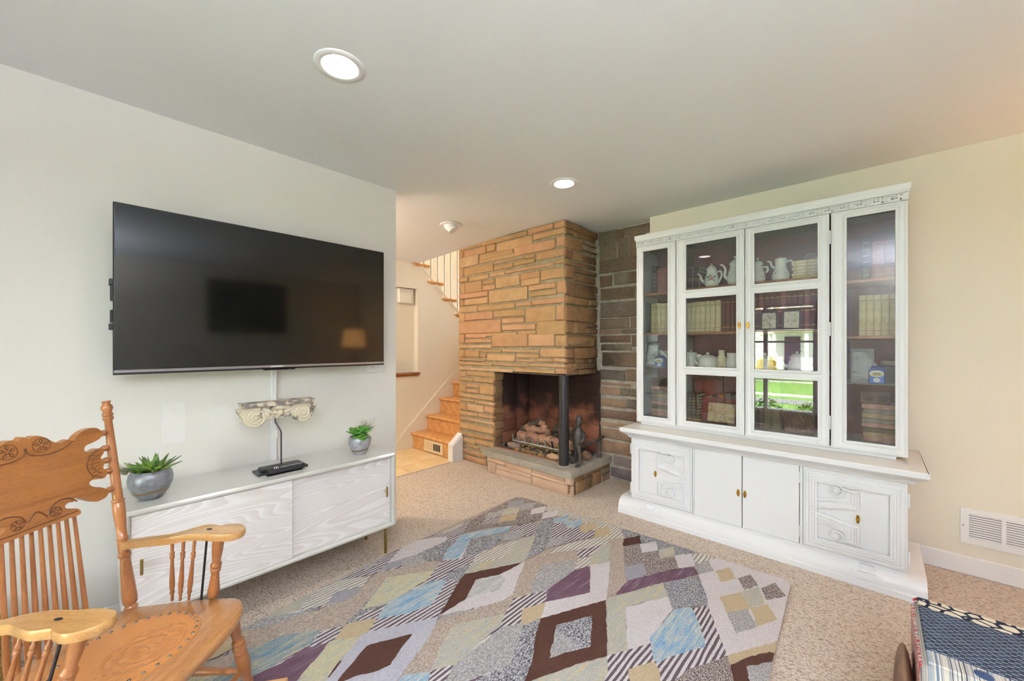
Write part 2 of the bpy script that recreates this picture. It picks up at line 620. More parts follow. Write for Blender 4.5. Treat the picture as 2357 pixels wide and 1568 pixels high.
# niche sill
m = MB(); m.box(XN - .08, XN + .035, NY0 - .03, NY1 + .022, NZ0 - .022, NZ0, .006); m.box(XN - .03, XN + .022, NY0 - .02, NY1 + .005, NZ0 - .042, NZ0 - .022, .005)
m.build('niche_sill', SILL_OAK, smooth=False, label='dark stained oak sill along the bottom of the hall niche', cat='sill')
# sloping skirt board beside the lower flight
m = MB()
m.prism([(2.60, 0), (2.60, .085), (2.70, .174), (3.50, .895), (3.62, .905), (4.5, 1.70), (4.5, 0)], lambda u, v, w: Vector((w, u, v)), XN - .002, XN + .010)
m.build('baseboard_hall', W_HALL, smooth=False, kind='structure')
for (a, b_) in (((2.70, .174), (3.50, .895)), ((3.50, .895), (3.63, .905))):
    m = MB()
    dd = (Vector(b_) - Vector(a)).normalized(); nn = Vector((-dd.y, dd.x)) * .009
    m.prism([(a[0] - nn.x, a[1] - nn.y), (b_[0] - nn.x, b_[1] - nn.y), (b_[0] + nn.x, b_[1] + nn.y), (a[0] + nn.x, a[1] + nn.y)], lambda u, v, w: Vector((w, u, v)), XN, XN + .0125)
    m.build('trim_3', W_HALL, smooth=False, kind='structure')

# ------------------------------------------------------------------ staircase, lower flight (one thing), with treads and risers as parts
X0S, X1S = XN + .012, -3.552
st = thing('staircase', 'honey oak stair flight climbing between hall wall and stone fireplace', 'stairs', (-3.96, 2.86, 0))
nose = [2.825, 3.045, 3.262, 3.482, 3.70, 3.92]
top = [.197, .392, .597, .800, 1.0, 1.2]
for i in range(6):
    y1 = nose[i + 1] + .04 if i < 5 else 4.6
    t = MB()
    t.prism([(nose[i], top[i] - .016), (nose[i] + .005, top[i] - .006), (nose[i] + .016, top[i]), (y1, top[i]), (y1, top[i] - .03), (nose[i] + .016, top[i] - .03), (nose[i] + .005, top[i] - .026)],
            lambda u, v, w: Vector((w, u, v)), X0S - .012, X1S)
    t.build('tread', STAIR_OAK, st)
    r = MB(); r.box(X0S, X1S, nose[i] + .032, nose[i] + .05, (top[i - 1] - .002 if i else 0), top[i] - .028)
    r.box(X0S, X1S, nose[i] + .018, nose[i] + .033, top[i] - .045, top[i] - .03, .004)
    r.build('riser', STAIR_OAK, st, smooth=False)
# heat register set in the first riser
rg = thing('stair_register', 'cream metal air register set into the lowest stair riser', 'vent', (-3.92, 2.84, .012))
CREAM_METAL = mat('register_cream', (232, 214, 178), .45)
a = MB(); yv = 2.8555
a.box(-4.10, -3.733, yv - .007, yv + .002, .012, .150, .003); a.build('plate', CREAM_METAL, rg, smooth=False)
a = MB(); a.box(-4.07, -3.93, yv - .0095, yv - .006, .035, .128, .002); a.build('damper_panel', mat('register_tan', (222, 200, 160), .5), rg, smooth=False)
a = MB(); a.box(-3.912, -3.775, yv - .0085, yv - .006, .043, .122); a.build('opening', BLACK, rg, smooth=False)
for k in range(6):
    a = MB(); z = .05 + k * .0125; a.box(-3.912, -3.775, yv - .011, yv - .008, z, z + .004); a.build('louver', mat('register_grey', (150, 140, 118), .5), rg, smooth=False)
for k in range(2):
    a = MB(); x = -3.868 + k * .046; a.box(x, x + .004, yv - .012, yv - .008, .043, .122); a.build('bar', mat('register_grey', (150, 140, 118), .5), rg, smooth=False)
for x in (-4.088, -3.745):
    a = MB(); a.sphere((x, yv - .007, .08), .004, nu=8, nv=4); a.build('screw', mat('screw_steel', (150, 140, 120), .3, 1), rg)
# white plinth block that finishes the stair against the fireplace
m = MB()
m.prism([(2.79, 0), (2.79, .19), (2.93, .30), (2.93, 0)], lambda u, v, w: Vector((w, u, v)), -3.552, -3.475)
m.prism([(2.785, 0), (2.785, .175), (2.93, .275), (2.93, 0)], lambda u, v, w: Vector((w, u, v)), -3.478, -3.462)
m.build('trim_4', W_TRIM, smooth=False, kind='structure')

# ------------------------------------------------------------------ upper flight and stairwell beyond
uf = thing('upper_staircase', 'upper oak stair flight with thin metal balusters above the hall wall', 'stairs', (-4.9, 3.4, 0))
for i, (y, z) in enumerate(T3):
    t = MB(); t.box(-5.38, XN + .028, y - .245, y + .024, z, z + .026, .009); t.box(-5.38, XN + .014, y - .2, y + .010, z - .016, z, .004)
    t.build('tread', STAIR_OAK, uf, smooth=False)
    r = MB(); r.box(-5.38, XN - .141, y - .225, y - .21, z, z + .22); r.build('riser', W_WHITE, uf, smooth=False)
BALU = mat('baluster_bronze', (150, 136, 112), .35, .8)
for i, (y, z) in enumerate(T3):
    for yy in (y - .055, y - .165):
        if z > 2.3 and yy < 3.0: continue
        b = MB(); b.cyl((XN - .03, yy, z + .026), (XN - .03, yy, z + .95), .0075, n=8); b.lathe((XN - .03, yy, z + .026), [(.02, 0), (.02, .006), (.012, .014), (.008, .02)], 10)
        b.build('baluster', BALU, uf)
m = MB()
m.box(-5.5, -5.38, 2.4, 4.9, 0, 4.9); m.box(-5.5, -3.3, 4.62, 4.74, 0, 1.9); m.box(-5.5, -3.3, 4.62, 4.74, 2.9, 4.9); m.box(-5.5, -4.75, 4.62, 4.74, 1.9, 2.9); m.box(-3.9, -3.3, 4.62, 4.74, 1.9, 2.9)
m.box(-3.55, -3.43, 3.5, 4.7, 0, 4.9); m.box(-3.55, -3.43, 2.94, 3.5, 2.44, 4.9); m.box(-5.5, -3.43, 2.86, 2.94, 2.412, 4.9); m.box(-5.5, -3.3, 2.7, 4.8, 4.9, 5.0)
m.box(-5.5, XN - .14, 2.3, 2.42, 0, 2.9); m.box(-5.5, XN - .14, 2.3, 2.9, 2.62, 2.7)
m.build('wall_stairwell', W_HALL, smooth=False, kind='structure')
m = MB()
for x in (-4.75, -4.33, -3.92): m.box(x, x + .03, 4.60, 4.66, 1.9, 2.9)
for z in (1.9, 2.38, 2.87): m.box(-4.75, -3.89, 4.60, 4.66, z, z + .03)
w2 = m.build('window_3', W_TRIM, smooth=False, kind='structure')
m = MB(); m.box(-4.75, -3.9, 4.655, 4.659, 1.9, 2.9); m.build('pane', PANE, w2, smooth=False)
# closing walls of the hall, out of view
m = MB(); m.box(XN - .1, XL - .06, -.12, 0, 0, HC); m.build('wall_hall_end', W_HALL, smooth=False, kind='structure')
# door chime in the niche
ch = thing('door_chime', 'square white door chime box mounted in the hall niche', 'door chime', (XN - .06, 2.79, 1.85))
CHW = mat('chime_ivory', (240, 236, 226), .35)
a = MB(); a.box(XN - .085, XN - .035, 2.69, 2.895, 1.845, 2.03, .006); a.build('case', CHW, ch, smooth=False)
for k in range(4):
    o_ = .012 + .012 * k
    a = MB(); a.prism([(2.69, 2.03 - o_), (2.895 - o_, 2.03 - o_), (2.895 - o_, 1.85), (2.888 - o_, 1.85), (2.888 - o_, 2.023 - o_), (2.69, 2.023 - o_)], lambda u, v, w: Vector((w, u, v)), XN - .036, XN - .029)
    a.build('rib', CHW, ch, smooth=False)
# ================================================================== stone materials
def m_stone(name, stops, dark, rough=.85, soot=None, bd=.004):
    t = NT(name)
    oi = t.n('ShaderNodeObjectInfo')
    base = t.ramp(oi.outputs['Random'], stops)
    v = t.coord((1, 1, 1), rnd=True)
    n1 = t.noise(v, 9, 5, .6)
    c = t.mix(t.ramp(n1, [(.35, (0, 0, 0)), (.75, (255, 255, 255))]), base, dark, 'MIX')
    c = t.mix(.55, base, c)
    fine = t.noise(v, 70, 4, .6)
    c = t.mix(t.ramp(fine, [(.42, (0, 0, 0)), (.8, (150, 150, 150))]), c, (205, 180, 140))
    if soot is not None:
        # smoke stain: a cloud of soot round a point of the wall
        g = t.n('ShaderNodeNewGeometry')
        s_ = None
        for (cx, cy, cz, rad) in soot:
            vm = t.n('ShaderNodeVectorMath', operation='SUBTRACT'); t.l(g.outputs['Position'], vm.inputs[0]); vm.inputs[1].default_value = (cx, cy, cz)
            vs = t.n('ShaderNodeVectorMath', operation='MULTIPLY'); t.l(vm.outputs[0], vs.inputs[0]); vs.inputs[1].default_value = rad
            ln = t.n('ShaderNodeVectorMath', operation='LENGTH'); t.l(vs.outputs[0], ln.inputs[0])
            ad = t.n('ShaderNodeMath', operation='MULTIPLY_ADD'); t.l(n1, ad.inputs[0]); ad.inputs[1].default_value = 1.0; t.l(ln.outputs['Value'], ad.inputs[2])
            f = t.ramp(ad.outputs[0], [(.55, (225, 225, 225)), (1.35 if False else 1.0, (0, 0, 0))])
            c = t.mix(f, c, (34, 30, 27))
    t.bump(fine, .5, bd)
    return t.out(c, rough, 0, .2)


SAND = m_stone('sandstone_tan', [(0, (186, 148, 106)), (.15, (172, 138, 95)), (.3, (192, 156, 114)), (.45, (190, 143, 112)), (.6, (172, 141, 98)), (.75, (184, 138, 107)), (.9, (178, 147, 107)), (1, (200, 168, 131))], (150, 112, 76))
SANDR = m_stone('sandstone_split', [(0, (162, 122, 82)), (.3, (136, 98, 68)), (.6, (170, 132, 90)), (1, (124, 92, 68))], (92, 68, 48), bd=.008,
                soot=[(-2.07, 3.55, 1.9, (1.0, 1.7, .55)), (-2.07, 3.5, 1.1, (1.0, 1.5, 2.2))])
DARK = m_stone('fieldstone_dark', [(0, (126, 112, 98)), (.25, (108, 90, 78)), (.45, (132, 124, 108)), (.65, (112, 84, 70)), (.85, (104, 98, 92)), (1, (140, 112, 92))], (82, 68, 58), bd=.007,
               soot=[(-1.98, 3.5, 1.18, (1.8, 1.0, 2.2))])
DARKLOW = m_stone('fieldstone_russet', [(0, (164, 126, 102)), (.3, (140, 110, 92)), (.55, (158, 132, 110)), (.8, (124, 110, 98)), (1, (176, 138, 110))], (110, 86, 72), bd=.006)
BLUEST = m_stone('fieldstone_blue', [(0, (136, 130, 136)), (.5, (118, 110, 116)), (1, (142, 128, 126))], (92, 82, 84), bd=.007)
HEARTHST = m_stone('hearth_pale_stone', [(0, (214, 184, 156)), (.35, (204, 174, 148)), (.7, (196, 172, 152)), (1, (216, 190, 168))], (184, 150, 126))
SLATE = m_stone('hearth_slate', [(0, (170, 164, 152)), (1, (162, 157, 147))], (124, 118, 108), bd=.005)
MORTAR = mat('mortar_tan', (160, 150, 126), .95, col2=(134, 124, 102), scale=14, bump=.5, bscale=120, bdist=.003)
MORTARL = mat('mortar_pale', (176, 168, 154), .95, col2=(146, 140, 130), scale=14, bump=.5, bscale=120, bdist=.003)


def m_firebrick():
    t = NT('firebrick_soot_shade')
    v = t.coord(rnd=True)
    oi = t.n('ShaderNodeObjectInfo')
    base = t.ramp(oi.outputs['Random'], [(0, (136, 86, 66)), (.5, (116, 72, 56)), (1, (148, 96, 74))])
    g = t.n('ShaderNodeNewGeometry')
    sp = t.n('ShaderNodeSeparateXYZ'); t.l(g.outputs['Position'], sp.inputs[0])
    nn = t.n('ShaderNodeTexNoise'); nn.inputs['Scale'].default_value = 5.5; nn.inputs['Detail'].default_value = 5
    t.l(g.outputs['Position'], nn.inputs['Vector'])
    # soot rising with height, broken up by noise, deepened to paint in firebox shade
    ad = t.n('ShaderNodeMath', operation='MULTIPLY_ADD'); t.l(sp.outputs[2], ad.inputs[0]); ad.inputs[1].default_value = 1.0; ad.inputs[2].default_value = -.44
    a2 = t.n('ShaderNodeMath', operation='ADD'); t.l(ad.outputs[0], a2.inputs[0]); t.l(nn.outputs['Fac'], a2.inputs[1])
    f = t.ramp(a2.outputs[0], [(.50, (0, 0, 0)), (.76, (245, 245, 245))])
    c = t.mix(f, base, (30, 27, 25))
    t.bump(t.noise(v, 60, 4), .3, .003)
    return t.out(c, .85, 0, .2)


FIREBRICK = m_firebrick()
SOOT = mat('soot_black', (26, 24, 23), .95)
IRON = mat('cast_iron', (70, 66, 62), .5, .55, col2=(96, 90, 84), scale=30, bump=.25, bscale=90)
POLE = mat('steel_column', (54, 54, 58), .38, .6, col2=(66, 64, 64), scale=60, bump=.1, bscale=200)


def stone(parent, mtl, fn, u0, u1, v0, v1, d, rough=.004, name='stone'):
    """one dressed stone: a gridded face with broken arrises, standing d proud of the mortar"""
    if u1 < u0: u0, u1 = u1, u0
    if v1 < v0: v0, v1 = v1, v0
    u0 -= .0025; u1 += .0025; v0 -= .0025; v1 += .0025
    nx = 4 if u1 - u0 > .09 else 3
    eu, ev = min(.006 / (u1 - u0), .2), min(.006 / (v1 - v0), .3)
    ny = 3
    sd = random.random() * 50
    vs, fs = [], []
    for j in range(ny + 1):
        for i in range(nx + 1):
            e = (i in (0, nx)) or (j in (0, ny))
            a, b = i / nx, j / ny
            a = eu if i == 1 else (1 - eu if i == nx - 1 else a)
            b = ev if j == 1 else (1 - ev if j == ny - 1 else b)
            u = u0 + (u1 - u0) * a; v = v0 + (v1 - v0) * b
            n0 = noise.noise(Vector((u * 9 + sd, v * 9, sd)))
            if e:
                u += random.uniform(-.0025, .0025); v += random.uniform(-.0025, .0025)
                w = d * .5 + n0 * rough * .5
            else:
                w = d + n0 * rough + random.uniform(-.3, .3) * rough
            vs.append(fn(u, v, w))
    W = nx + 1
    for j in range(ny):
        for i in range(nx):
            fs.append((j * W + i, j * W + i + 1, (j + 1) * W + i + 1, (j + 1) * W + i))
    ring = [i for i in range(W)] + [j * W + nx for j in range(1, ny + 1)] + [ny * W + i for i in range(nx - 1, -1, -1)] + [j * W for j in range(ny - 1, 0, -1)]
    b0 = len(vs)
    for k in ring:
        i, j = k % W, k // W
        vs.append(fn(u0 + (u1 - u0) * i / nx, v0 + (v1 - v0) * j / ny, -.02))
    R = len(ring)
    for k in range(R):
        fs.append((ring[k], ring[(k + 1) % R], b0 + (k + 1) % R, b0 + k))
    m = MB(); m.add(vs, fs)
    return m.build(name, mtl, parent, angle=50)


# ================================================================== fireplace
YF, XF0, XF1, ZL = 2.945, -3.545, -2.065, 1.03
FH = thing('fireplace', 'tan coursed sandstone corner fireplace with open two-sided firebox and raised hearth', 'fireplace', (-2.8, 3.2, 0))
m = MB()
m.box(XF0 + .012, XF1 - .012, YF + .010, 3.499, ZL + .012, HC - .001)
m.box(XF0 + .012, -2.985, YF + .010, 3.50, 0, ZL + .02)
m.build('mortar_core', MORTAR, FH, smooth=False)


def front(u, v, w): return Vector((u, YF + .010 - w, v))


def side(u, v, w): return Vector((XF1 - .012 + w, u, v))


Z1 = (1040, 500, 250 / 1307); Z2 = (1040, 780, 400 / 1695); Z3 = (1270, 490, 240 / 1214); Z4 = (1330, 780, 150 / 692)


def rect(zm, r, ax, v):
    ox, oy, s_ = zm
    a = P(ox + r[0] * s_, oy + r[1] * s_, ax, v)
    b = P(ox + r[2] * s_, oy + r[3] * s_, ax, v)
    return a, b


# stones of the front, as (left, top at left, right, bottom at right)
F1 = [(65, 385, 350, 345), (360, 303, 905, 215), (920, 150, 1220, 135), (1235, 66, 1355, 100), (70, 420, 140, 482), (155, 412, 412, 428), (425, 345, 525, 397), (545, 322, 965, 325), (985, 215, 1355, 188),
      (75, 505, 320, 568), (340, 452, 730, 438), (755, 372, 1240, 372), (1265, 248, 1355, 332), (335, 517, 750, 475), (150, 622, 495, 645), (70, 622, 135, 718), (510, 550, 880, 496), (887, 468, 1000, 478),
      (515, 596, 735, 600), (750, 546, 1000, 540), (1025, 438, 1355, 456), (70, 745, 195, 770), (210, 728, 435, 735), (455, 682, 630, 693), (640, 648, 1225, 580), (1240, 522, 1355, 542), (80, 805, 150, 912),
      (160, 795, 360, 890), (375, 768, 510, 788), (375, 832, 515, 866), (530, 735, 815, 815), (830, 682, 1060, 722), (835, 758, 1055, 802), (1075, 645, 1355, 720), (75, 935, 435, 945), (155, 995, 435, 1035),
      (75, 1003, 140, 1068), (448, 895, 910, 988), (930, 828, 1250, 848), (940, 908, 1255, 928), (1270, 772, 1355, 905), (80, 1088, 300, 1132), (315, 1074, 755, 1092), (775, 1034, 960, 1060), (970, 998, 1355, 1024),
      (80, 1168, 150, 1255), (160, 1165, 490, 1222), (510, 1134, 870, 1184), (610, 1222, 865, 1265), (890, 1098, 1240, 1245), (1262, 1064, 1355, 1235), (80, 1264, 590, 1388), (610, 1304, 1010, 1350),
      (1025, 1262, 1355, 1412), (85, 1412, 155, 1515), (165, 1408, 405, 1450), (415, 1398, 785, 1425), (800, 1376, 1010, 1412), (165, 1472, 480, 1510)]
F2 = [(395, -38, 735, 76), (750, -40, 1000, 72), (1015, -32, 1132, 72), (75, 62, 385, 92), (70, 108, 120, 180), (130, 114, 265, 176), (275, 108, 480, 132), (490, 104, 850, 135), (275, 150, 335, 182),
      (345, 152, 615, 222), (630, 152, 845, 186), (865, 98, 1132, 182), (70, 193, 330, 218), (635, 202, 810, 226), (825, 196, 985, 228), (1000, 196, 1132, 232), (70, 229, 395, 264), (405, 238, 750, 275),
      (760, 244, 1132, 284), (75, 276, 590, 330), (610, 290, 1005, 343), (1015, 296, 1132, 346)]
F3 = [(75, 322, 135, 370), (150, 320, 408, 376), (75, 382, 210, 418), (220, 386, 408, 434), (80, 433, 135, 517), (145, 438, 265, 478), (145, 490, 265, 532), (275, 450, 408, 550), (80, 534, 408, 606),
      (82, 582, 215, 620), (222, 602, 408, 652), (82, 630, 140, 694), (150, 638, 310, 722), (320, 658, 408, 724), (82, 704, 245, 764), (260, 733, 408, 785), (82, 762, 408, 846), (82, 814, 408, 934),
      (82, 904, 135, 946), (145, 912, 310, 985), (316, 950, 408, 998), (82, 958, 215, 1034), (226, 980, 408, 1062), (84, 1032, 130, 1062), (140, 1030, 265, 1080), (84, 1064, 330, 1170), (84, 1130, 140, 1196), (146, 1140, 330, 1246)]
for zm, L in ((Z1, F1), (Z2, F2), (Z2, F3)):
    for r in L:
        a, b = rect(zm, r, 'y', YF)
        u0, u1 = max(a.x, XF0), min(b.x, XF1 + .002)
        if L is F3: u1 = min(u1, -2.972)
        v1, v0 = min(a.z, HC - .006), max(b.z, .003)
        stone(FH, SAND, front, u0, u1, v0, v1, random.uniform(.012, .020), .003)
# split stones of the side
SD = [(165, 95, 325, 235), (330, 165, 525, 318), (170, 185, 250, 265), (258, 215, 330, 302), (338, 248, 510, 352), (170, 278, 350, 455), (362, 348, 520, 415), (358, 425, 520, 490), (165, 422, 235, 538), (245, 450, 355, 570),
      (362, 492, 515, 606), (165, 548, 350, 640), (358, 592, 515, 668), (165, 618, 240, 768), (255, 642, 515, 748), (265, 718, 500, 838), (165, 792, 480, 1010), (490, 862, 545, 940), (490, 952, 545, 1022), (165, 968, 240, 1064),
      (255, 988, 430, 1092), (438, 1024, 545, 1098), (165, 1078, 545, 1285), (170, 1264, 250, 1402), (270, 1280, 395, 1408), (405, 1292, 545, 1338), (410, 1348, 545, 1410), (170, 1420, 460, 1560), (470, 1434, 545, 1474), (475, 1486, 545, 1555)]
SD2 = [(1120, -20, 1360, 78), (1370, -10, 1438, 74), (1120, 92, 1195, 186), (1203, 90, 1440, 186), (1120, 200, 1205, 233), (1212, 200, 1330, 236), (1337, 198, 1440, 236), (1120, 250, 1182, 292), (1190, 250, 1345, 287), (1354, 246, 1440, 282), (1120, 302, 1235, 346), (1242, 302, 1440, 337)]
for zm, L in ((Z3, SD), (Z2, SD2)):
    for r in L:
        a, b = rect(zm, r, 'x', XF1)
        u0, u1 = max(a.y, YF + .004), min(b.y, 3.495)
        if u1 - u0 < .02: continue
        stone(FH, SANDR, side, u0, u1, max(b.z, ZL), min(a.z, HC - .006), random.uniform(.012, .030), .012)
# returns: left jamb of the chimney by the stair, inner cheek of the pier
zc = 0.0
while zc < 2.40 - .02:
    hgt = random.choice((.07, .085, .10, .12, .055)); z1 = min(zc + hgt, 2.40)
    stone(FH, SAND, lambda u, v, w: Vector((XF0 + .012 - w, u, v)), YF + .005, 3.2, zc + .004, z1 - .006, random.uniform(.010, .022), .006)
    zc += hgt
zc = .23
while zc < ZL - .03:
    hgt = random.choice((.06, .08, .10, .12)); z1 = min(zc + hgt, ZL)
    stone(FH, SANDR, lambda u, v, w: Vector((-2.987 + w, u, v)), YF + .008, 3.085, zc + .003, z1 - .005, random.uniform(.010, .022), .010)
    zc += hgt
# soffit and steel lintel
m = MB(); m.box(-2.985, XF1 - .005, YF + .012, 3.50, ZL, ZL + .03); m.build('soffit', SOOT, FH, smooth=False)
m = MB(); m.box(-2.99, XF1 - .004, YF - .002, YF + .06, ZL - .006, ZL + .004); m.box(XF1 - .06, XF1 - .002, YF, 3.5, ZL - .006, ZL + .004); m.build('lintel', IRON, FH, smooth=False)
# firebox lining: splayed left cheek and back, each firebrick its own piece
HZ = .225
A0, A1, B1 = Vector((-2.975, 3.075)), Vector((-2.915, 3.455)), Vector((-2.02, 3.47))
m = MB()
m.add([(A0.x, A0.y, HZ - .02), (A1.x, A1.y, HZ - .02), (B1.x, B1.y, HZ - .02), (B1.x, 3.52, HZ - .02), (-3.0, 3.52, HZ - .02), (-3.0, A0.y, HZ - .02),
       (A0.x, A0.y, ZL + .02), (A1.x, A1.y, ZL + .02), (B1.x, B1.y, ZL + .02), (B1.x, 3.52, ZL + .02), (-3.0, 3.52, ZL + .02), (-3.0, A0.y, ZL + .02)],
      [(0, 1, 7, 6), (1, 2, 8, 7), (2, 3, 9, 8), (3, 4, 10, 9), (4, 5, 11, 10), (5, 0, 6, 11), (0, 5, 4, 3, 2, 1), (6, 7, 8, 9, 10, 11)])
m.build('firebox_mortar', mat('soot_mortar', (66, 58, 52), .95), FH, smooth=False)


def lining(a, b, cols):
    d = (b - a); L = d.length; d = d / L; n = Vector((d.y, -d.x))
    def fn(u, v, w): q = a + d * u + n * w; return Vector((q.x, q.y, v))
    z = HZ
    rows = 6; rh = (ZL - HZ + .04) / rows
    for r in range(rows):
        for (c0, c1) in cols:
            stone(FH, FIREBRICK, fn, c0 * L + .004, c1 * L - .004, z + .004, min(z + rh - .004, ZL + .02), .007, .0015, 'firebrick')
        z += rh


lining(A0, A1, [(0, .52), (.52, 1)])
lining(A1, B1, [(0, .13), (.13, .40), (.40, .68), (.68, 1)])
# black column at the open corner
pl = thing('steel_column', 'black round steel column holding up the open corner of the fireplace', 'column', (-2.055, 2.90, HZ))
m = MB(); m.turn((-2.055, 2.915, HZ), (-2.055, 2.915, ZL), [(0, .046), (1, .046)], 28); m.build('shaft', POLE, pl)
m = MB(); m.lathe((-2.055, 2.915, HZ), [(.056, 0), (.056, .003), (.05, .008), (.046, .010)], 28); m.build('mortar_collar', MORTARL, pl)

# ------------------------------------------------------------------ raised hearth
HX0, HX1, HY = -2.985, -1.905, 2.815
m = MB(); m.box(HX0 + .03, HX1 - .03, HY + .03, 3.50, 0, .165); m.box(-2.98, -1.99, 3.0, 3.5, 0, HZ - .006); m.build('hearth_core', MORTARL, FH, smooth=False)


def slab(name, outline, z0, z1, mtl):
    pts = []
    for i in range(len(outline)):
        a, b = Vector(outline[i]), Vector(outline[(i + 1) % len(outline)])
        k = max(1, int((b - a).length / .05))
        for j in range(k):
            q = a + (b - a) * j / k
            pts.append((q.x + random.uniform(-.003, .003), q.y + random.uniform(-.003, .003)))
    m = MB(); n = len(pts)
    c = Vector((sum(p[0] for p in pts) / n, sum(p[1] for p in pts) / n))
    def ring(z, s_): return [(c.x + (p[0] - c.x) * s_ + 0, c.y + (p[1] - c.y) * s_, z) for p in pts]
    vs = ring(z0, .992) + ring(z0 + .012, 1.0) + ring(z1 - .012, 1.0) + ring(z1, .992)
    fs = [list(range(n))[::-1], [3 * n + i for i in range(n)]]
    for k in range(3):
        fs += [(k * n + i, k * n + (i + 1) % n, (k + 1) * n + (i + 1) % n, (k + 1) * n + i) for i in range(n)]
    m.add(vs, fs)
    return m.build(name, mtl, FH, angle=30)


slab('hearth_slab', [(HX0 - .04, HY + .01), (HX0 - .01, HY - .01), (HX1 + .01, HY - .02), (HX1 + .012, HY + .165), (-2.30, HY + .165), (-2.95, HY + .15), (HX0 - .03, HY + .12)], .165, HZ, SLATE)
slab('hearth_slab', [(-2.10, HY + .178), (HX1 + .012, HY + .178), (HX1 + .012, 3.50), (-2.10, 3.50)], .165, HZ, SLATE)
m = MB(); m.box(-2.97, -2.10, HY + .15, HY + .20, HZ - .02, HZ + .002, .003); m.build('brick_edging', mat('brick_edge_red', (168, 112, 88), .85, col2=(150, 96, 76), scale=20, bump=.3), FH, smooth=False)


def hfront(u, v, w): return Vector((u, HY + .03 - w, v))


def hside(u, v, w): return Vector((HX1 - .03 + w, u, v))


for r in [(-2.95, -2.70, .115, .163), (-2.69, -2.36, .100, .160), (-2.35, -1.99, .122, .163), (-1.98, -1.917, .105, .160), (-2.945, -2.84, .0, .105), (-2.83, -2.37, .060, .092), (-2.83, -2.37, .0, .055), (-2.36, -1.985, .094, .117), (-2.355, -1.917, .0, .088), (-2.62, -2.37, .094, .098)]:
    stone(FH, HEARTHST, hfront, r[0], r[1], r[2], r[3], random.uniform(.014, .022), .004)
for r in [(2.832, 3.03, .118, .160), (3.04, 3.49, .130, .162), (2.832, 2.91, .0, .110), (2.925, 3.03, .0, .108), (3.04, 3.17, .0, .112), (3.18, 3.33, .0, .120), (3.345, 3.49, .062, .125), (3.345, 3.49, .0, .056)]:
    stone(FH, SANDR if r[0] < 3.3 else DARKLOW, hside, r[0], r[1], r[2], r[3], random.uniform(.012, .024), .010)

# ------------------------------------------------------------------ fieldstone part of the cabinet wall
m = MB(); m.box(-2.10, -1.40, 3.50, 3.66, 0, HC); m.box(-3.5, -2.0, 3.53, 3.66, 0, HC)
WS = m.build('wall_stone', MORTARL, smooth=False, kind='structure')


def wstone(u, v, w): return Vector((u, 3.50 - w, v))


DA = [(548, 240, 765, 328), (772, 198, 832, 285), (845, 182, 1140, 215), (556, 348, 750, 545), (765, 305, 890, 528), (905, 272, 1080, 488), (556, 568, 985, 650), (562, 748, 695, 850), (730, 708, 885, 822), (900, 692, 1080, 798),
      (570, 896, 960, 985), (975, 850, 1090, 980), (565, 1058, 1090, 1195), (560, 1242, 890, 1342), (915, 1222, 1090, 1330), (550, 1368, 785, 1408), (805, 1362, 1090, 1398), (562, 1436, 910, 1506), (935, 1430, 1090, 1555)]
DB = [(245, 62, 565, 122), (262, 146, 660, 300), (240, 328, 500, 446), (515, 328, 660, 455), (120, 372, 225, 430), (120, 440, 225, 482), (235, 462, 555, 508), (185, 505, 445, 602), (455, 525, 660, 616), (120, 502, 175, 582),
      (245, 632, 510, 738), (525, 645, 660, 752), (122, 600, 225, 646), (122, 660, 225, 702), (122, 716, 225, 780), (122, 786, 225, 850), (122, 856, 180, 912), (240, 745, 660, 888), (190, 872, 415, 945), (430, 900, 660, 960),
      (122, 924, 222, 1036), (245, 945, 640, 1110), (255, 1075, 640, 1268), (380, 1246, 640, 1392), (352, 1362, 640, 1530)]
for zm, L in ((Z3, DA), (Z4, DB)):
    for i, r in enumerate(L):
        a, b = rect(zm, r, 'y', 3.49)
        low = b.z < 1.02
        mt = BLUEST if a.z < .27 else (DARKLOW if (low and i % 3 != 2) else DARK)
        stone(WS, mt, wstone, max(a.x, -2.30 if zm is Z4 else -2.06), min(b.x, -1.42), max(b.z, .003), min(a.z, HC - .004), random.uniform(.008, .016), .006)

# ------------------------------------------------------------------ gas log fire
GR = thing('fire_grate', 'silver grey steel log grate with upright prongs inside the firebox', 'grate', (-2.55, 3.15, HZ))
GRATE = mat('grate_steel', (150, 152, 158), .4, .7)
GRDK = mat('grate_dark', (48, 48, 52), .5, .5)
gx0, gx1, gy = -2.80, -2.08, 3.055
m = MB(); m.tube([(gx0, gy, HZ + .085), (gx1, gy, HZ + .085)], .012, 8); m.build('front_bar', GRATE, GR)
m = MB(); m.tube([(gx0, gy + .22, HZ + .085), (gx1, gy + .22, HZ + .085)], .010, 8); m.build('rear_bar', GRDK, GR)
for k in range(9):
    x = gx0 + .02 + k * (gx1 - gx0 - .04) / 8
    m = MB(); m.tube([(x, gy + .24, HZ + .085), (x, gy + .01, HZ + .085), (x - .004, gy - .012, HZ + .10), (x - .010, gy - .022, HZ + .158)], .0085, 7); m.build('prong', GRATE if k < 6 else GRDK, GR)
for x in (gx0 + .10, gx1 - .10):
    for y in (gy, gy + .22):
        m = MB(); m.prism([(x - .022, HZ + .08), (x + .022, HZ + .08), (x + .010, HZ + .004), (x - .010, HZ + .004)], lambda u, v, w: Vector((u, w, v)), y - .006, y + .006); m.build('foot', GRATE, GR, smooth=False)
BARK = mat('log_bark', (168, 128, 104), .9, col2=(108, 78, 62), scale=16, stretch=(1, 1, 1), bump=.8, bscale=40, bdist=.006)
BARKD = mat('log_charred', (92, 78, 62), .9, col2=(46, 40, 36), scale=14, bump=.8, bscale=40, bdist=.006)


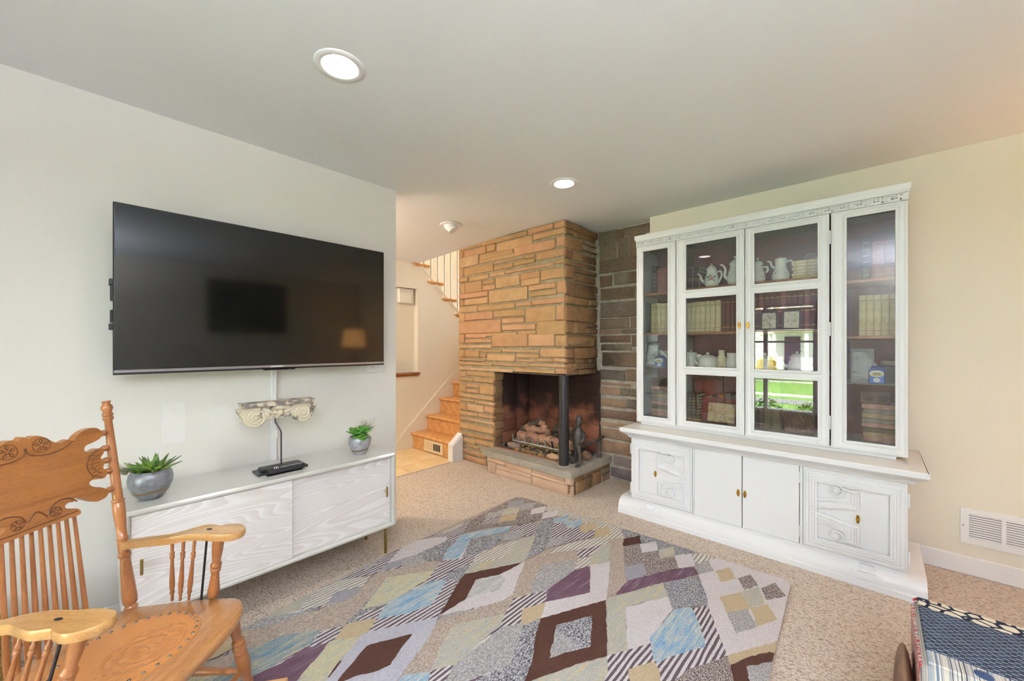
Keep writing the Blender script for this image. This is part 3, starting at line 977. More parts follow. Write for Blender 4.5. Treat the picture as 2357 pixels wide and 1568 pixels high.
def log(p0, p1, r, mtl, label, n=28, seg=16):
    p0, p1 = Vector(p0), Vector(p1)
    m = MB(); d = p1 - p0; q = d.normalized(); a = q.orthogonal().normalized(); c = q.cross(a)
    sd = random.random() * 40; vs = []; fs = []
    for i in range(seg + 1):
        o_ = p0 + d * i / seg + a * .010 * math.sin(i * 1.3 + sd)
        for k in range(n):
            w = 2 * math.pi * k / n
            rr = r * (1 + .34 * noise.noise(Vector((i * .30, math.cos(w) * 1.6 + sd, math.sin(w) * 1.6))) + .16 * noise.noise(Vector((i * .45, math.cos(w) * 6 + sd, math.sin(w) * 6)))) * (.80 if i in (0, seg) else 1)
            vs.append(o_ + (a * math.cos(w) + c * math.sin(w)) * rr)
    for i in range(seg):
        for k in range(n):
            fs.append((i * n + k, i * n + (k + 1) % n, (i + 1) * n + (k + 1) % n, (i + 1) * n + k))
    fs.append(list(range(n))[::-1]); fs.append([seg * n + k for k in range(n)])
    m.add(vs, fs)
    return m.build('fire_log', mtl, angle=60, label=label, cat='log', group='gas fire logs on the grate')


z0 = HZ + .095
log((-2.76, 3.10, z0 + .045), (-2.10, 3.12, z0 + .04), .050, BARK, 'pinkish bark log lying along the front of the grate')
log((-2.78, 3.25, z0 + .050), (-2.12, 3.24, z0 + .05), .055, BARKD, 'dark log at the back of the grate')
log((-2.77, 3.13, z0 + .075), (-2.56, 3.25, z0 + .20), .038, BARKD, 'charred branch stub leaning up at the left of the log pile')
log((-2.70, 3.14, z0 + .125), (-2.42, 3.12, z0 + .125), .034, BARK, 'short pale log lying across the middle of the log pile')
log((-2.55, 3.22, z0 + .19), (-2.36, 3.10, z0 + .10), .030, BARK, 'slender pale branch crossing the top of the log pile')
log((-2.40, 3.27, z0 + .15), (-2.15, 3.22, z0 + .13), .045, BARKD, 'dark short log resting behind the steel column')
# burner pipe and valve
m = MB(); m.tube([(-2.86, 3.06, HZ + .03), (-2.80, 3.07, HZ + .035), (-2.14, 3.07, HZ + .035)], .016, 10); m.turn((-2.865, 3.04, HZ + .03), (-2.865, 3.00, HZ + .032), [(0, .02), (.5, .02), (.55, .012), (1, .012)], 12)
m.build('gas_burner', mat('burner_black', (24, 24, 26), .4, .3), label='black gas burner pipe with valve under the grate', cat='burner')
# embers, lava rock, larger stones
def pebbles(name, n, box, r, mtl, **kw):
    m = MB()
    for _ in range(n):
        x = random.uniform(box[0], box[1]); y = random.uniform(box[2], box[3]); q = random.uniform(r[0], r[1])
        z = HZ + q * .5 + random.uniform(0, box[4])
        vs = []
        for a in ((1, 0, 0), (-1, 0, 0), (0, 1, 0), (0, -1, 0), (0, 0, 1), (0, 0, -1)):
            vs.append(Vector((x, y, z)) + Vector([k * q * random.uniform(.7, 1.2) for k in a]) + Vector([random.uniform(-.25, .25) * q for _ in range(3)]))
        m.add(vs, [(0, 2, 4), (2, 1, 4), (1, 3, 4), (3, 0, 4), (2, 0, 5), (1, 2, 5), (3, 1, 5), (0, 3, 5)])
    return m.build(name, mtl, smooth=False, **kw)


pebbles('lava_rock', 620, (-2.93, -2.03, HY + .185, 3.42, .02), (.010, .022), mat('lava_rock', (92, 84, 82), .95, col2=(62, 56, 56), scale=40, rnd=False), label='loose dark lava rock spread over the firebox floor', cat='lava rock', kind='stuff')
pebbles('ember_wool', 900, (-2.74, -2.16, gy - .055, gy - .012, .022), (.006, .011), mat('ember_tan', (190, 150, 84), .95, col2=(120, 104, 74), scale=60), label='tan ember flakes scattered in front of the grate', cat='embers', kind='stuff')
pebbles('ember_glow_bed', 700, (-2.77, -2.10, gy - .005, gy + .06, .12), (.008, .014), mat('ember_tan', (190, 150, 84), .95), label='golden ember flakes packed behind the grate prongs', cat='embers', kind='stuff')


def rock(c, rx, ry, rz, mtl, label, rot=0):
    m = MB(); m.sphere(c, rx, ry, rz, 14, 8, Matrix.Rotation(rot, 3, 'Z'))
    for i, p in enumerate(m.v):
        q = (p - Vector(c)); k = 1 + .22 * noise.noise(p * 22)
        m.v[i] = Vector(c) + q * k
    return m.build('rock', mtl, angle=60, label=label, cat='rock', group='loose rocks in the firebox')


rock((-2.76, 3.02, HZ + .045), .085, .03, .035, mat('rock_brown', (142, 122, 110), .9, col2=(116, 98, 88), scale=40, bump=.4), 'grey brown slab-like rock in front of the left grate end', .1)
rock((-2.23, 2.995, HZ + .03), .065, .028, .03, mat('rock_tan', (196, 164, 130), .9, col2=(170, 136, 104), scale=40, bump=.4), 'pale tan rock on the lava bed beside the column', .25)
rock((-2.00, 3.20, HZ + .042), .05, .045, .045, mat('rock_umber', (128, 96, 76), .9, col2=(104, 80, 64), scale=30, bump=.4), 'round brown rock behind the iron figure')

# ------------------------------------------------------------------ iron andiron in the shape of a striding figure
AN = thing('andiron', 'cast iron andiron shaped as a striding figure with a log bar behind', 'andiron', (-1.955, 3.03, HZ))
AX, AY = -1.965, 3.00
sc = 1.0
m = MB()
def fig(pts, rad, n=10, flat=.8):
    m.tube([Vector((AX + p[0] * 1.25, AY + p[1] * 1.2, HZ + p[2])) for p in pts], [r_ * 1.38 for r_ in rad], n, True, flat)
# the figure faces -y (into the room), one leg forward (right foot lower in the picture), hands on hips
fig([(.015, -.035, .012), (.018, -.010, .020), (.022, .000, .060), (.018, -.002, .105), (.008, .004, .150), (.000, .006, .185)], [.012, .013, .011, .016, .020, .022])          # forward leg
fig([(.015, -.055, .010), (.016, -.030, .014), (.017, -.008, .018)], [.008, .012, .010])
fig([(-.050, .030, .014), (-.044, .034, .030), (-.036, .030, .085), (-.022, .018, .130), (-.004, .010, .180)], [.010, .011, .013, .018, .022])                               # trailing leg
fig([(-.056, .006, .010), (-.052, .022, .014), (-.048, .034, .018)], [.008, .011, .010])
fig([(-.002, .008, .165), (-.002, .006, .200), (.000, .004, .240), (.002, .004, .285), (.003, .005, .312), (.003, .006, .330), (.003, .006, .345)], [.026, .031, .034, .037, .030, .018, .014], 12)   # torso to neck
fig([(.003, .006, .340), (.003, .003, .355), (.003, .003, .372), (.003, .006, .390), (.004, .010, .412), (.004, .012, .432), (.003, .012, .446), (.001, .010, .456)], [.014, .019, .022, .022, .020, .017, .012, .005], 12)   # head and tall cap
fig([(.034, .006, .305), (.046, .014, .275), (.046, .010, .240), (.030, -.004, .215)], [.013, .012, .011, .009])     # arms akimbo
fig([(-.030, .006, .305), (-.044, .016, .275), (-.044, .014, .240), (-.028, .000, .215)], [.013, .012, .011, .009])
m.build('figure', IRON, AN, angle=60)
m = MB(); m.sphere((AX + .003, AY - .026, HZ + .368), .005, .006, .005, 8, 6); m.build('nose', IRON, AN)
for sx in (-1, 1):
    m = MB(); m.sphere((AX + .003 + sx * .010, AY - .0235, HZ + .376), .003, nu=8, nv=5); m.build('eye', mat('iron_dark', (40, 38, 36), .5, .5), AN)
m = MB(); m.tube([(AX, AY + .015, HZ + .155), (AX + .004, AY + .12, HZ + .160), (AX + .008, AY + .34, HZ + .172), (AX + .010, AY + .43, HZ + .185)], .020, 6, True, .75); m.build('log_bar', mat('iron_rust', (74, 62, 56), .75, .3, col2=(96, 82, 74), scale=30, bump=.5), AN, smooth=False)
m = MB(); m.tube([(AX + .008, AY + .36, HZ + .165), (AX + .008, AY + .355, HZ + .08), (AX + .008, AY + .35, HZ + .003)], [.026, .024, .021], 6, True, .7); m.build('rear_leg', mat('iron_rust', (74, 62, 56), .75, .3), AN, smooth=False)
# ================================================================== television
TV = thing('television', 'large black flat television mounted on the cream wall', 'television', (-2.53, .74, 1.176))
TVB = mat('tv_plastic', (22, 22, 23), .35)
def m_screen():
    t = NT('tv_screen')
    return t.out((11, 11, 11), .075, 0, .50)
TX = -2.468
y0, y1, z0, z1 = .088, 1.391, 1.178, 1.937
m = MB(); m.box(TX - .012, TX - .001, y0, y1, z0, z1, .003); m.build('panel', TVB, TV, smooth=False)
m = MB(); m.box(TX - .055, TX - .012, y0 + .06, y1 - .06, z0 + .03, z1 - .12, .012); m.build('rear_housing', TVB, TV, smooth=False)
m = MB(); m.box(TX - .002, TX, y0 + .006, y1 - .006, z0 + .018, z1 - .006)
m.build('screen', m_screen(), TV, smooth=False)
m = MB(); m.box(TX - .010, TX + .003, y0 + .002, y1 - .002, z0, z0 + .014, .003); m.build('chin_bar', mat('tv_silver', (172, 168, 172), .3, .8), TV, smooth=False)
m = MB(); m.box(TX - .012, TX + .001, y0, y1, z0 - .008, z0 + .001, .002); m.build('lower_edge', TVB, TV, smooth=False)
m = MB(); m.prism([(.66, z0 - .002), (.84, z0 - .002), (.825, z0 - .014), (.675, z0 - .014)], lambda u, v, w: Vector((w, u, v)), TX - .03, TX + .001); m.build('sensor_pod', TVB, TV, smooth=False)
m = MB(); m.box(TX + .003, TX + .0036, .705, .765, z0 + .003, z0 + .011); m.build('badge', mat('tv_badge', (214, 212, 214), .4), TV, smooth=False)
m = MB(); m.sphere((TX + .001, .80, z0 - .009), .002, nu=8, nv=4); m.build('status_light', mat('tv_led', (220, 220, 220), .4), TV)
WM = thing('tv_wall_bracket', 'black steel bracket tabs behind the left edge of the television', 'bracket', (-2.56, .15, 1.37))
m = MB(); m.box(-2.598, -2.524, .11, 1.30, 1.40, 1.47); m.box(-2.598, -2.524, .11, 1.30, 1.55, 1.60); m.build('rail', TVB, WM, smooth=False)
for (a, b, zz0, zz1) in ((.078, .112, 1.575, 1.602), (.082, .112, 1.505, 1.570), (.082, .112, 1.405, 1.462), (.078, .112, 1.372, 1.400)):
    m = MB(); m.box(-2.585, -2.524, a, b, zz0, zz1, .002); m.build('tab', TVB, WM, smooth=False)
# wall plate and cable raceway
WP = thing('wall_plate', 'white two-screw wall plate below the right end of the television', 'wall plate', (-2.598, 1.395, 1.11))
PLW = mat('plate_white', (236, 236, 236), .3)
m = MB(); m.box(-2.601, -2.594, 1.33, 1.462, 1.113, 1.195, .003); m.build('plate', PLW, WP, smooth=False)
for y in (1.375, 1.42):
    m = MB(); m.sphere((-2.594, y, 1.15), .003, nu=8, nv=4); m.build('screw', mat('screw_grey', (150, 150, 150), .3, .6), WP)
RW = thing('cable_raceway', 'white plastic cable channel running down the wall below the television', 'cable cover', (-2.595, .755, .10))
m = MB(); m.box(-2.601, -2.580, .741, .769, .12, 1.24, .003); m.build('channel', PLW, RW, smooth=False)
m = MB(); m.box(-2.601, -2.578, .737, .773, .758, .808, .002); m.build('coupling', PLW, RW, smooth=False)

# ================================================================== low media console
def m_limed():
    t = NT('limed_ash')
    v = t.coord((1, .38, 3.4), rnd=True)
    n1 = t.noise(v, 1.9, 1, .4, .3)
    mu = t.n('ShaderNodeMath', operation='MULTIPLY'); t.l(n1, mu.inputs[0]); mu.inputs[1].default_value = 30.0
    fr = t.n('ShaderNodeMath', operation='FRACT'); t.l(mu.outputs[0], fr.inputs[0])
    c = t.ramp(fr.outputs[0], [(0, (226, 220, 217)), (.45, (232, 228, 226)), (.82, (243, 243, 244)), (.95, (239, 237, 237)), (1, (226, 220, 217))])
    f = t.noise(t.coord((3, 5, 150), rnd=True), 5, 4, .6)
    c = t.mix(t.ramp(f, [(.45, (0, 0, 0)), (.8, (110, 110, 110))]), c, (208, 200, 195))
    t.bump(f, .10, .0008)
    return t.out(c, .5, 0, .3)


LIMED = m_limed()
LACQ = mat('lacquer_grey', (206, 206, 200), .24, spec=.5, coat=.25)
BRASS = mat('brass_satin', (172, 150, 96), .32, 1.0)
BRASSP = mat('brass_polished', (206, 164, 66), .18, 1.0)
CN = thing('media_console', 'low pale grey media console with limed wood sliding doors and brass legs', 'cabinet', (-2.38, .71, 0))
cx0, cx1, cy0, cy1, cz0, cz1 = -2.585, -2.195, .105, 1.318, .182, .634
m = MB(); m.box(cx0, cx1, cy0, cy1, cz1 - .024, cz1, .008); m.build('top', LACQ, CN, smooth=True, angle=20)
m = MB(); m.box(cx0, cx1, cy0, cy1, cz0, cz0 + .024, .008); m.build('bottom', LACQ, CN, angle=20)
for (a, b) in ((cy0, cy0 + .024), (cy1 - .024, cy1)):
    m = MB(); m.box(cx0, cx1 - .001, a, b, cz0 + .004, cz1 - .004, .008); m.build('side_panel', LACQ, CN, angle=20)
m = MB(); m.box(cx0, cx0 + .01, cy0 + .02, cy1 - .02, cz0 + .02, cz1 - .02); m.build('back_panel', LACQ, CN, smooth=False)
dz0, dz1 = cz0 + .025, cz1 - .026
dl = MB(); dl.box(-2.222, -2.204, cy0 + .025, .728, dz0, dz1, .0015); d1 = dl.build('sliding_door', LIMED, CN, smooth=False)
dr = MB(); dr.box(-2.243, -2.225, .700, cy1 - .025, dz0, dz1, .0015); d2 = dr.build('sliding_door', LIMED, CN, smooth=False)
for (p, x, y) in ((d1, -2.204, .160), (d2, -2.225, 1.262)):
    h = MB(); h.cyl((x + .020, y, .373), (x + .020, y, .435), .0055, n=12); h.cyl((x - .002, y, .404), (x + .020, y, .404), .004, n=10); h.build('handle', BRASS, p)
for y in (.22, 1.285):
    for x in (-2.262, -2.515):
        m = MB(); m.cyl((x, y, .0), (x, y, cz0), .0095, n=14); m.build('leg', BRASS, CN)
    m = MB(); m.cyl((-2.262, y, .145), (-2.515, y, .145), .0075, n=10); m.build('cross_bar', BRASS, CN)

# ================================================================== potted succulents
def m_pot(name, a, b, gold):
    t = NT(name)
    v = t.coord()
    c = t.ramp(t.noise(v, 34, 5, .65), [(.3, a), (.7, b)])
    g = t.n('ShaderNodeTexCoord'); sp = t.n('ShaderNodeSeparateXYZ'); t.l(g.outputs['Object'], sp.inputs[0])
    wob = t.n('ShaderNodeMath', operation='MULTIPLY_ADD'); t.l(t.noise(v, 8, 3), wob.inputs[0]); wob.inputs[1].default_value = .03; t.l(sp.outputs[2], wob.inputs[2])
    sb = t.n('ShaderNodeMath', operation='SUBTRACT'); t.l(wob.outputs[0], sb.inputs[0]); sb.inputs[1].default_value = gold
    ab = t.n('ShaderNodeMath', operation='ABSOLUTE'); t.l(sb.outputs[0], ab.inputs[0])
    f = t.ramp(ab.outputs[0], [(.0035, (255, 255, 255)), (.0055, (0, 0, 0))])
    c = t.mix(f, c, (136, 112, 74))
    t.bump(t.noise(v, 60, 4), .35, .002)
    return t.out(c, .36, .35, .5)


SOIL = mat('potting_soil', (38, 32, 26), .95, bump=.6, bscale=120)


def m_leaf(name, a, b, tip):
    t = NT(name)
    v = t.coord()
    sp = t.n('ShaderNodeSeparateXYZ'); t.l(v, sp.inputs[0])
    oi = t.n('ShaderNodeObjectInfo')
    base = t.ramp(oi.outputs['Random'], [(0, a), (.5, b), (1, a)])
    f = t.ramp(sp.outputs[0], [(.02, (0, 0, 0)), (.095, (255, 255, 255))])
    c = t.mix(f, base, tip)
    return t.out(c, .38, 0, .5)


LEAFA = m_leaf('agave_leaf', (150, 180, 74), (88, 128, 62), (52, 84, 50))
LEAFB = m_leaf('echeveria_leaf', (112, 170, 62), (70, 130, 48), (84, 140, 54))
TUFT = mat('air_plant', (176, 172, 146), .8, col2=(140, 134, 104), scale=30)


def leaf_mesh(name, L, W, T, mtl, kind):
    """a fleshy leaf along +x from the origin"""
    N = 9; K = 8; vs = []; fs = []
    for i in range(N):
        t = i / (N - 1)
        w = W * (math.sin(math.pi * (t * .86 + .10)) ** .7) if kind == 'spoon' else W * (1 - t) ** .75 * (.6 + .9 * min(1, t * 3))
        if kind == 'spoon': w = W * (.28 + 1.0 * math.sin(math.pi * min(1, t ** .8)) ** .9) * (1 if t < .96 else .4)
        w = max(w, .0006); th = max(T * (1 - t * .8), .0006)
        zc = .10 * L * t * t
        for k in range(K):
            a = 2 * math.pi * k / K
            vs.append(Vector((L * t, w * math.cos(a), zc + th * math.sin(a) + (.35 * abs(math.cos(a)) * w if kind != 'spoon' else .18 * abs(math.cos(a)) * w))))
    for i in range(N - 1):
        for k in range(K):
            fs.append((i * K + k, i * K + (k + 1) % K, (i + 1) * K + (k + 1) % K, (i + 1) * K + k))
    fs.append(list(range(K))[::-1]); fs.append([(N - 1) * K + k for k in range(K)])
    me = bpy.data.meshes.new(name); me.from_pydata(vs, [], fs); me.materials.append(mtl)
    me.polygons.foreach_set('use_smooth', [True] * len(me.polygons)); me.update()
    return me


def plant(loc, label, pot_prof, potm, leaves, tuft):
    T = thing('potted_succulent', label, 'plant', loc, 0, None, local=True)
    m = MB(); m.lathe((0, 0, 0), pot_prof, 36); m.build('pot', potm, T, angle=50)
    zr = max(z for r, z in pot_prof) - .008
    rr = [r for r, z in pot_prof if z > zr - .01][0] * .9
    m = MB(); m.lathe((0, 0, zr - .01), [(rr, 0), (rr, .006), (rr * .5, .012), (.004, .014)], 24); m.build('soil', SOIL, T)
    me_cache = {}
    for (x, y, z, yaw, pitch, L, W, kind, mtl) in leaves:
        key = (round(L, 3), round(W, 3), kind)
        if key not in me_cache: me_cache[key] = leaf_mesh('leaf', L, W, W * .45, mtl, kind)
        o = bpy.data.objects.new('leaf', me_cache[key]); COL.objects.link(o); o.parent = T
        o.matrix_local = Matrix.Translation((x, y, z)) @ Matrix.Rotation(yaw, 4, 'Z') @ Matrix.Rotation(-pitch, 4, 'Y') @ Matrix.Rotation(random.uniform(-.3, .3), 4, 'X')
    if tuft:
        (tx, ty, tz, n, L, bias) = tuft
        m = MB()
        for _ in range(n):
            a = random.uniform(0, 6.28); p = random.uniform(.5, 1.45)
            d = Vector((math.cos(a) * math.cos(p), math.sin(a) * math.cos(p), math.sin(p))) + Vector(bias)
            l_ = L * random.uniform(.6, 1.1); q0 = Vector((tx, ty, tz))
            cur = Vector((random.uniform(-.4, .4), random.uniform(-.4, .4), random.uniform(-.5, .1))) * l_
            m.tube([q0, q0 + d * l_ * .4 + cur * .1, q0 + d * l_ * .75 + cur * .4, q0 + d * l_ + cur], [.0011, .0010, .0008, .0003], 4)
        m.build('air_plant_tuft', TUFT, T, kind='stuff')
    return T


def rosette(c, n, L, W, kind, mtl, spread, p0, p1, lean=(0, 0)):
    out = []
    for i in range(n):
        t = i / n
        a = i * 2.39996 + random.uniform(-.2, .2)
        p = p0 + (p1 - p0) * t + random.uniform(-.08, .08)
        l_ = round(L * (.62 + .38 * (1 - t)) / .01) * .01 if kind == 'blade' else round(L * (.5 + .5 * (1 - t)) / .006) * .006
        out.append((c[0] + math.cos(a) * spread, c[1] + math.sin(a) * spread, c[2], a, p, l_, W, kind, mtl))
    return out


random.seed(21)
pp = [(.030, 0), (.040, .004), (.062, .032), (.075, .066), (.077, .090), (.072, .112), (.064, .124), (.058, .125), (.062, .112)]
lv = rosette((.012, .012, .118), 24, .105, .0120, 'blade', LEAFA, .008, .12, 1.25) + rosette((-.02, -.028, .116), 12, .085, .0125, 'blade', m_leaf('agave_leaf_light', (160, 196, 72), (120, 170, 60), (84, 140, 54)), .006, .10, .9)
plant((-2.335, .200, .634), 'spiky green succulent in a round grey pot at the chair end of the console', pp, m_pot('pot_slate', (112, 116, 124), (158, 160, 166), .052), lv, (.00, -.075, .118, 60, .075, (-.2, -.5, 0)))
pp = [(.034, 0), (.037, .004), (.051, .028), (.064, .064), (.067, .084), (.064, .102), (.058, .108), (.054, .107), (.057, .098)]
lv = rosette((.006, -.030, .128), 13, .068, .0190, 'spoon', LEAFB, .005, .1, 1.15) + rosette((.020, .018, .132), 11, .066, .0195, 'spoon', LEAFB, .005, .15, 1.2) + rosette((.036, -.016, .106), 9, .062, .0180, 'spoon', LEAFB, .005, -.15, .7)
plant((-2.350, 1.160, .634), 'small rosette succulent in a grey pot at the far end of the console', pp, m_pot('pot_zinc', (150, 152, 158), (196, 198, 204), .042), lv, (-.018, .030, .10, 80, .088, (-.1, .35, .3)))
random.seed(11)

# ================================================================== carved capital on a black stand
CP = thing('column_capital', 'chipped cream carved column capital on a thin black rod stand', 'ornament', (-2.36, .72, .634))
def m_chip():
    t = NT('chipped_cream_paint')
    v = t.coord()
    f = t.ramp(t.noise(v, 20, 5, .6), [(.57, (0, 0, 0)), (.60, (255, 255, 255))])
    base = t.mix(t.noise(v, 16, 3), (226, 217, 196), (208, 198, 172))
    c = t.mix(f, base, t.ramp(t.noise(v, 60, 3), [(.4, (104, 98, 92)), (.6, (140, 132, 124))]))
    t.bump(f, .5, .002)
    return t.out(c, .7, 0, .3)
CHIP = m_chip()
SBLK = mat('stand_black', (40, 40, 42), .4)
m = MB(); m.box(-2.405, -2.305, .600, .842, .634, .646, .003); m.build('base', SBLK, CP, smooth=False)
m = MB(); m.box(-2.392, -2.318, .622, .822, .646, .660, .003); m.build('base_step', SBLK, CP, smooth=False)
m = MB(); m.tube([(-2.355, .722, .655), (-2.355, .722, .83), (-2.356, .7205, .842), (-2.395, .706, .885), (-2.405, .705, .925)], .0036, 10); m.build('rod', SBLK, CP)
CX = -2.372       # front plane of the carving
def cp(u, v, w): return Vector((CX + w, u, v))
ya, yb, zt = .545, .90, 1.000
m = MB(); m.prism([(ya, zt), (yb, zt), (yb - .008, zt - .020), (ya + .008, zt - .020)], cp, -.075, .018); m.build('abacus', mat('abacus_worn', (120, 114, 108), .75, col2=(206, 196, 174), scale=18, lo=.45, hi=.55, bump=.4), CP, smooth=False)
m = MB(); m.prism(catmull([(ya + .012, zt - .02), (yb - .012, zt - .02), (yb - .004, zt - .07), (yb - .03, zt - .115), (yb - .09, zt - .105), (yb - .125, zt - .085), (ya + .125, zt - .085), (ya + .09, zt - .105), (ya + .03, zt - .115), (ya + .004, zt - .07)], 3, True), lambda u, v, w: cp(u, v, w), -.065, -.004); m.build('block', CHIP, CP, angle=60)
for yc in (ya + .062, yb - .062):
    zc = zt - .076; sgn = 1 if yc > .72 else -1
    o_ = MB()
    pts = []
    for k in range(46):
        a = k / 45 * 2.6 * 2 * math.pi; r = .052 * (1 - k / 45 * .80)
        pts.append((yc + sgn * -1 * r * math.cos(a + 1.57) , zc + r * math.sin(a + 1.57)))
    o_.tube([cp(u, v, .002) for u, v in pts], .0062, 7, True)
    o_.turn(cp(yc, zc, -.05), cp(yc, zc, .004), [(0, .050), (.9, .050), (1, .046)], 24)
    o_.sphere(cp(yc, zc, .006), .007, .010, .010, 10, 6)
    for q in range(5):
        a = q * 1.2566; o_.sphere(cp(yc + .013 * math.cos(a), zc + .013 * math.sin(a), .006), .005, .0065, .0065, 8, 5)
    o_.build('volute', CHIP, CP, angle=60)
m = MB(); m.tube([cp(ya + .06, zt - .026, -.002), cp(ya + .10, zt - .034, 0), cp(ya + .14, zt - .056, 0), cp(ya + .16, zt - .058, 0)], .009, 7); m.tube([cp(yb - .06, zt - .026, -.002), cp(yb - .10, zt - .034, 0), cp(yb - .14, zt - .056, 0), cp(yb - .16, zt - .058, 0)], .009, 7)
m.build('scroll_band', CHIP, CP, angle=60)
for k, yy in enumerate((.660, .7225, .785)):
    m = MB(); m.sphere(cp(yy, zt - .058, -.004), .012, .017, .021, 12, 8); m.build('egg', CHIP, CP)
m = MB(); m.sphere(cp(.7225, zt - .030, .004), .012, .022, .016, 12, 8); m.sphere(cp(.708, zt - .036, .006), .008, .012, .010, 8, 6); m.sphere(cp(.737, zt - .036, .006), .008, .012, .010, 8, 6); m.build('acanthus_leaf', CHIP, CP)
for k in range(11):
    m = MB(); m.sphere(cp(.655 + k * .0135, zt - .086, -.002), .008, .0058, .0055, 8, 5); m.build('bead', CHIP, CP)

# ================================================================== black lettered tube lying on the console
TB = thing('lettered_tube', 'black half-round tube case with white lettering lying on the console', 'case', (-2.272, .722, .634))
m = MB(); 
pts = [(0, 0)] + [(-.016 + .017 * math.cos(a), .017 + .017 * math.sin(a)) for a in [k * math.pi / 10 - math.pi / 2 for k in range(0, 13)]] + [(-.028, .030), (-.030, 0)]
m.prism([( -2.268 - .004 + u, .634 + v) for u, v in pts], lambda u, v, w: Vector((u, w, v)), .634, .800); m.build('body', mat('case_black', (36, 36, 40), .35), TB, angle=40)
m = MB(); m.turn((-2.288, .800, .651), (-2.292, .818, .650), [(0, .0175), (.5, .016), (1, .009)], 18); m.build('end_cap', mat('case_black', (36, 36, 40), .35), TB)
def text(parent, name, body, size, mtx, mtl, ext=.0004):
    cu = bpy.data.curves.new(name, 'FONT'); cu.body = body; cu.size = size; cu.extrude = ext; cu.align_x = 'LEFT'
    o = bpy.data.objects.new('tmp_' + name, cu); COL.objects.link(o)
    dg = bpy.context.evaluated_depsgraph_get()
    me = bpy.data.meshes.new_from_object(o.evaluated_get(dg)); bpy.data.objects.remove(o)
    me.materials.clear(); me.materials.append(mtl)
    q = bpy.data.objects.new(name, me); COL.objects.link(q)
    if parent: q.parent = parent; q.matrix_local = Matrix.Translation(-Vector(parent.location)) @ mtx
    else: q.matrix_world = mtx
    return q
def frame3(o, ex, ey):
    ex = Vector(ex).normalized(); ey = Vector(ey).normalized(); ez = ex.cross(ey)
    q = Matrix((ex, ey, ez)).transposed().to_4x4(); q.translation = Vector(o); return q
WHT = mat('print_white', (236, 236, 236), .5)
text(TB, 'letter_m', 'm', .030, frame3((-2.2700, .664, .6660), (0, 1, 0), (-.86, 0, .5)), WHT)
random.seed(5)
for k in range(12):
    y = .694 + k * .0088
    m = MB(); m.tube([(-2.270 + random.uniform(-.006, .002), y, .6693 - 0 * k), (-2.276 + random.uniform(-.006, .002), y + .004, .6690), (-2.272 + random.uniform(-.004, .004), y + .008, .6692)], .0010, 4)
    m.build('pattern_mark', WHT, TB, smooth=False)
# ================================================================== white buffet (lower unit)
CABW = mat('cabinet_white', (226, 227, 230), .33, spec=.45, bump=.04, bscale=90, bdist=.0006)
CABT = mat('cabinet_top', (226, 222, 214), .26, spec=.5)
CABS = mat('cabinet_side', (214, 205, 188), .45)
BF = thing('buffet', 'white painted buffet base with carved scroll doors and bullnose plinth', 'cabinet', (-.63, 3.1, 0))
bx0, bx1, bf, bb, bz0, bz1 = -1.392, .118, 2.895, 3.39, .10, .615
m = MB(); m.box(bx0, bx1, 2.918, bb, bz0, bz1); m.build('body', CABW, BF, smooth=False)
for (x0, x1, z0, z1) in ((bx0, bx1, .591, bz1), (bx0, bx1, bz0, .1235), (-.9425, -.9325, .1235, .591), (-.333, -.3185, .1235, .591)):
    m = MB(); m.box(x0, x1, 2.886, 2.918, z0, z1, .001); m.build('face_frame', CABW, BF, smooth=False)
# counter top with cove moulding beneath
tx0, tx1, tf = -1.458, .192, 2.820
m = MB()
prof = [(0, .668), (-.004, .662), (-.004, .640), (.006, .630), (.020, .622), (.034, .612), (.044, .600), (.050, .590), (.075, .586), (.075, .668)]
m.sweep([(tx0, 3.392), (tx0, tf), (tx1, tf), (tx1, 3.392)], [(w, z) for w, z in prof], lambda u, v, h: Vector((u, v, h)))
m.build('cornice_moulding', CABW, BF, angle=28)
m = MB(); m.box(tx0 + .002, tx1 - .002, tf + .002, 3.395, .655, .6685, .002); m.build('counter_top', CABT, BF, smooth=False)
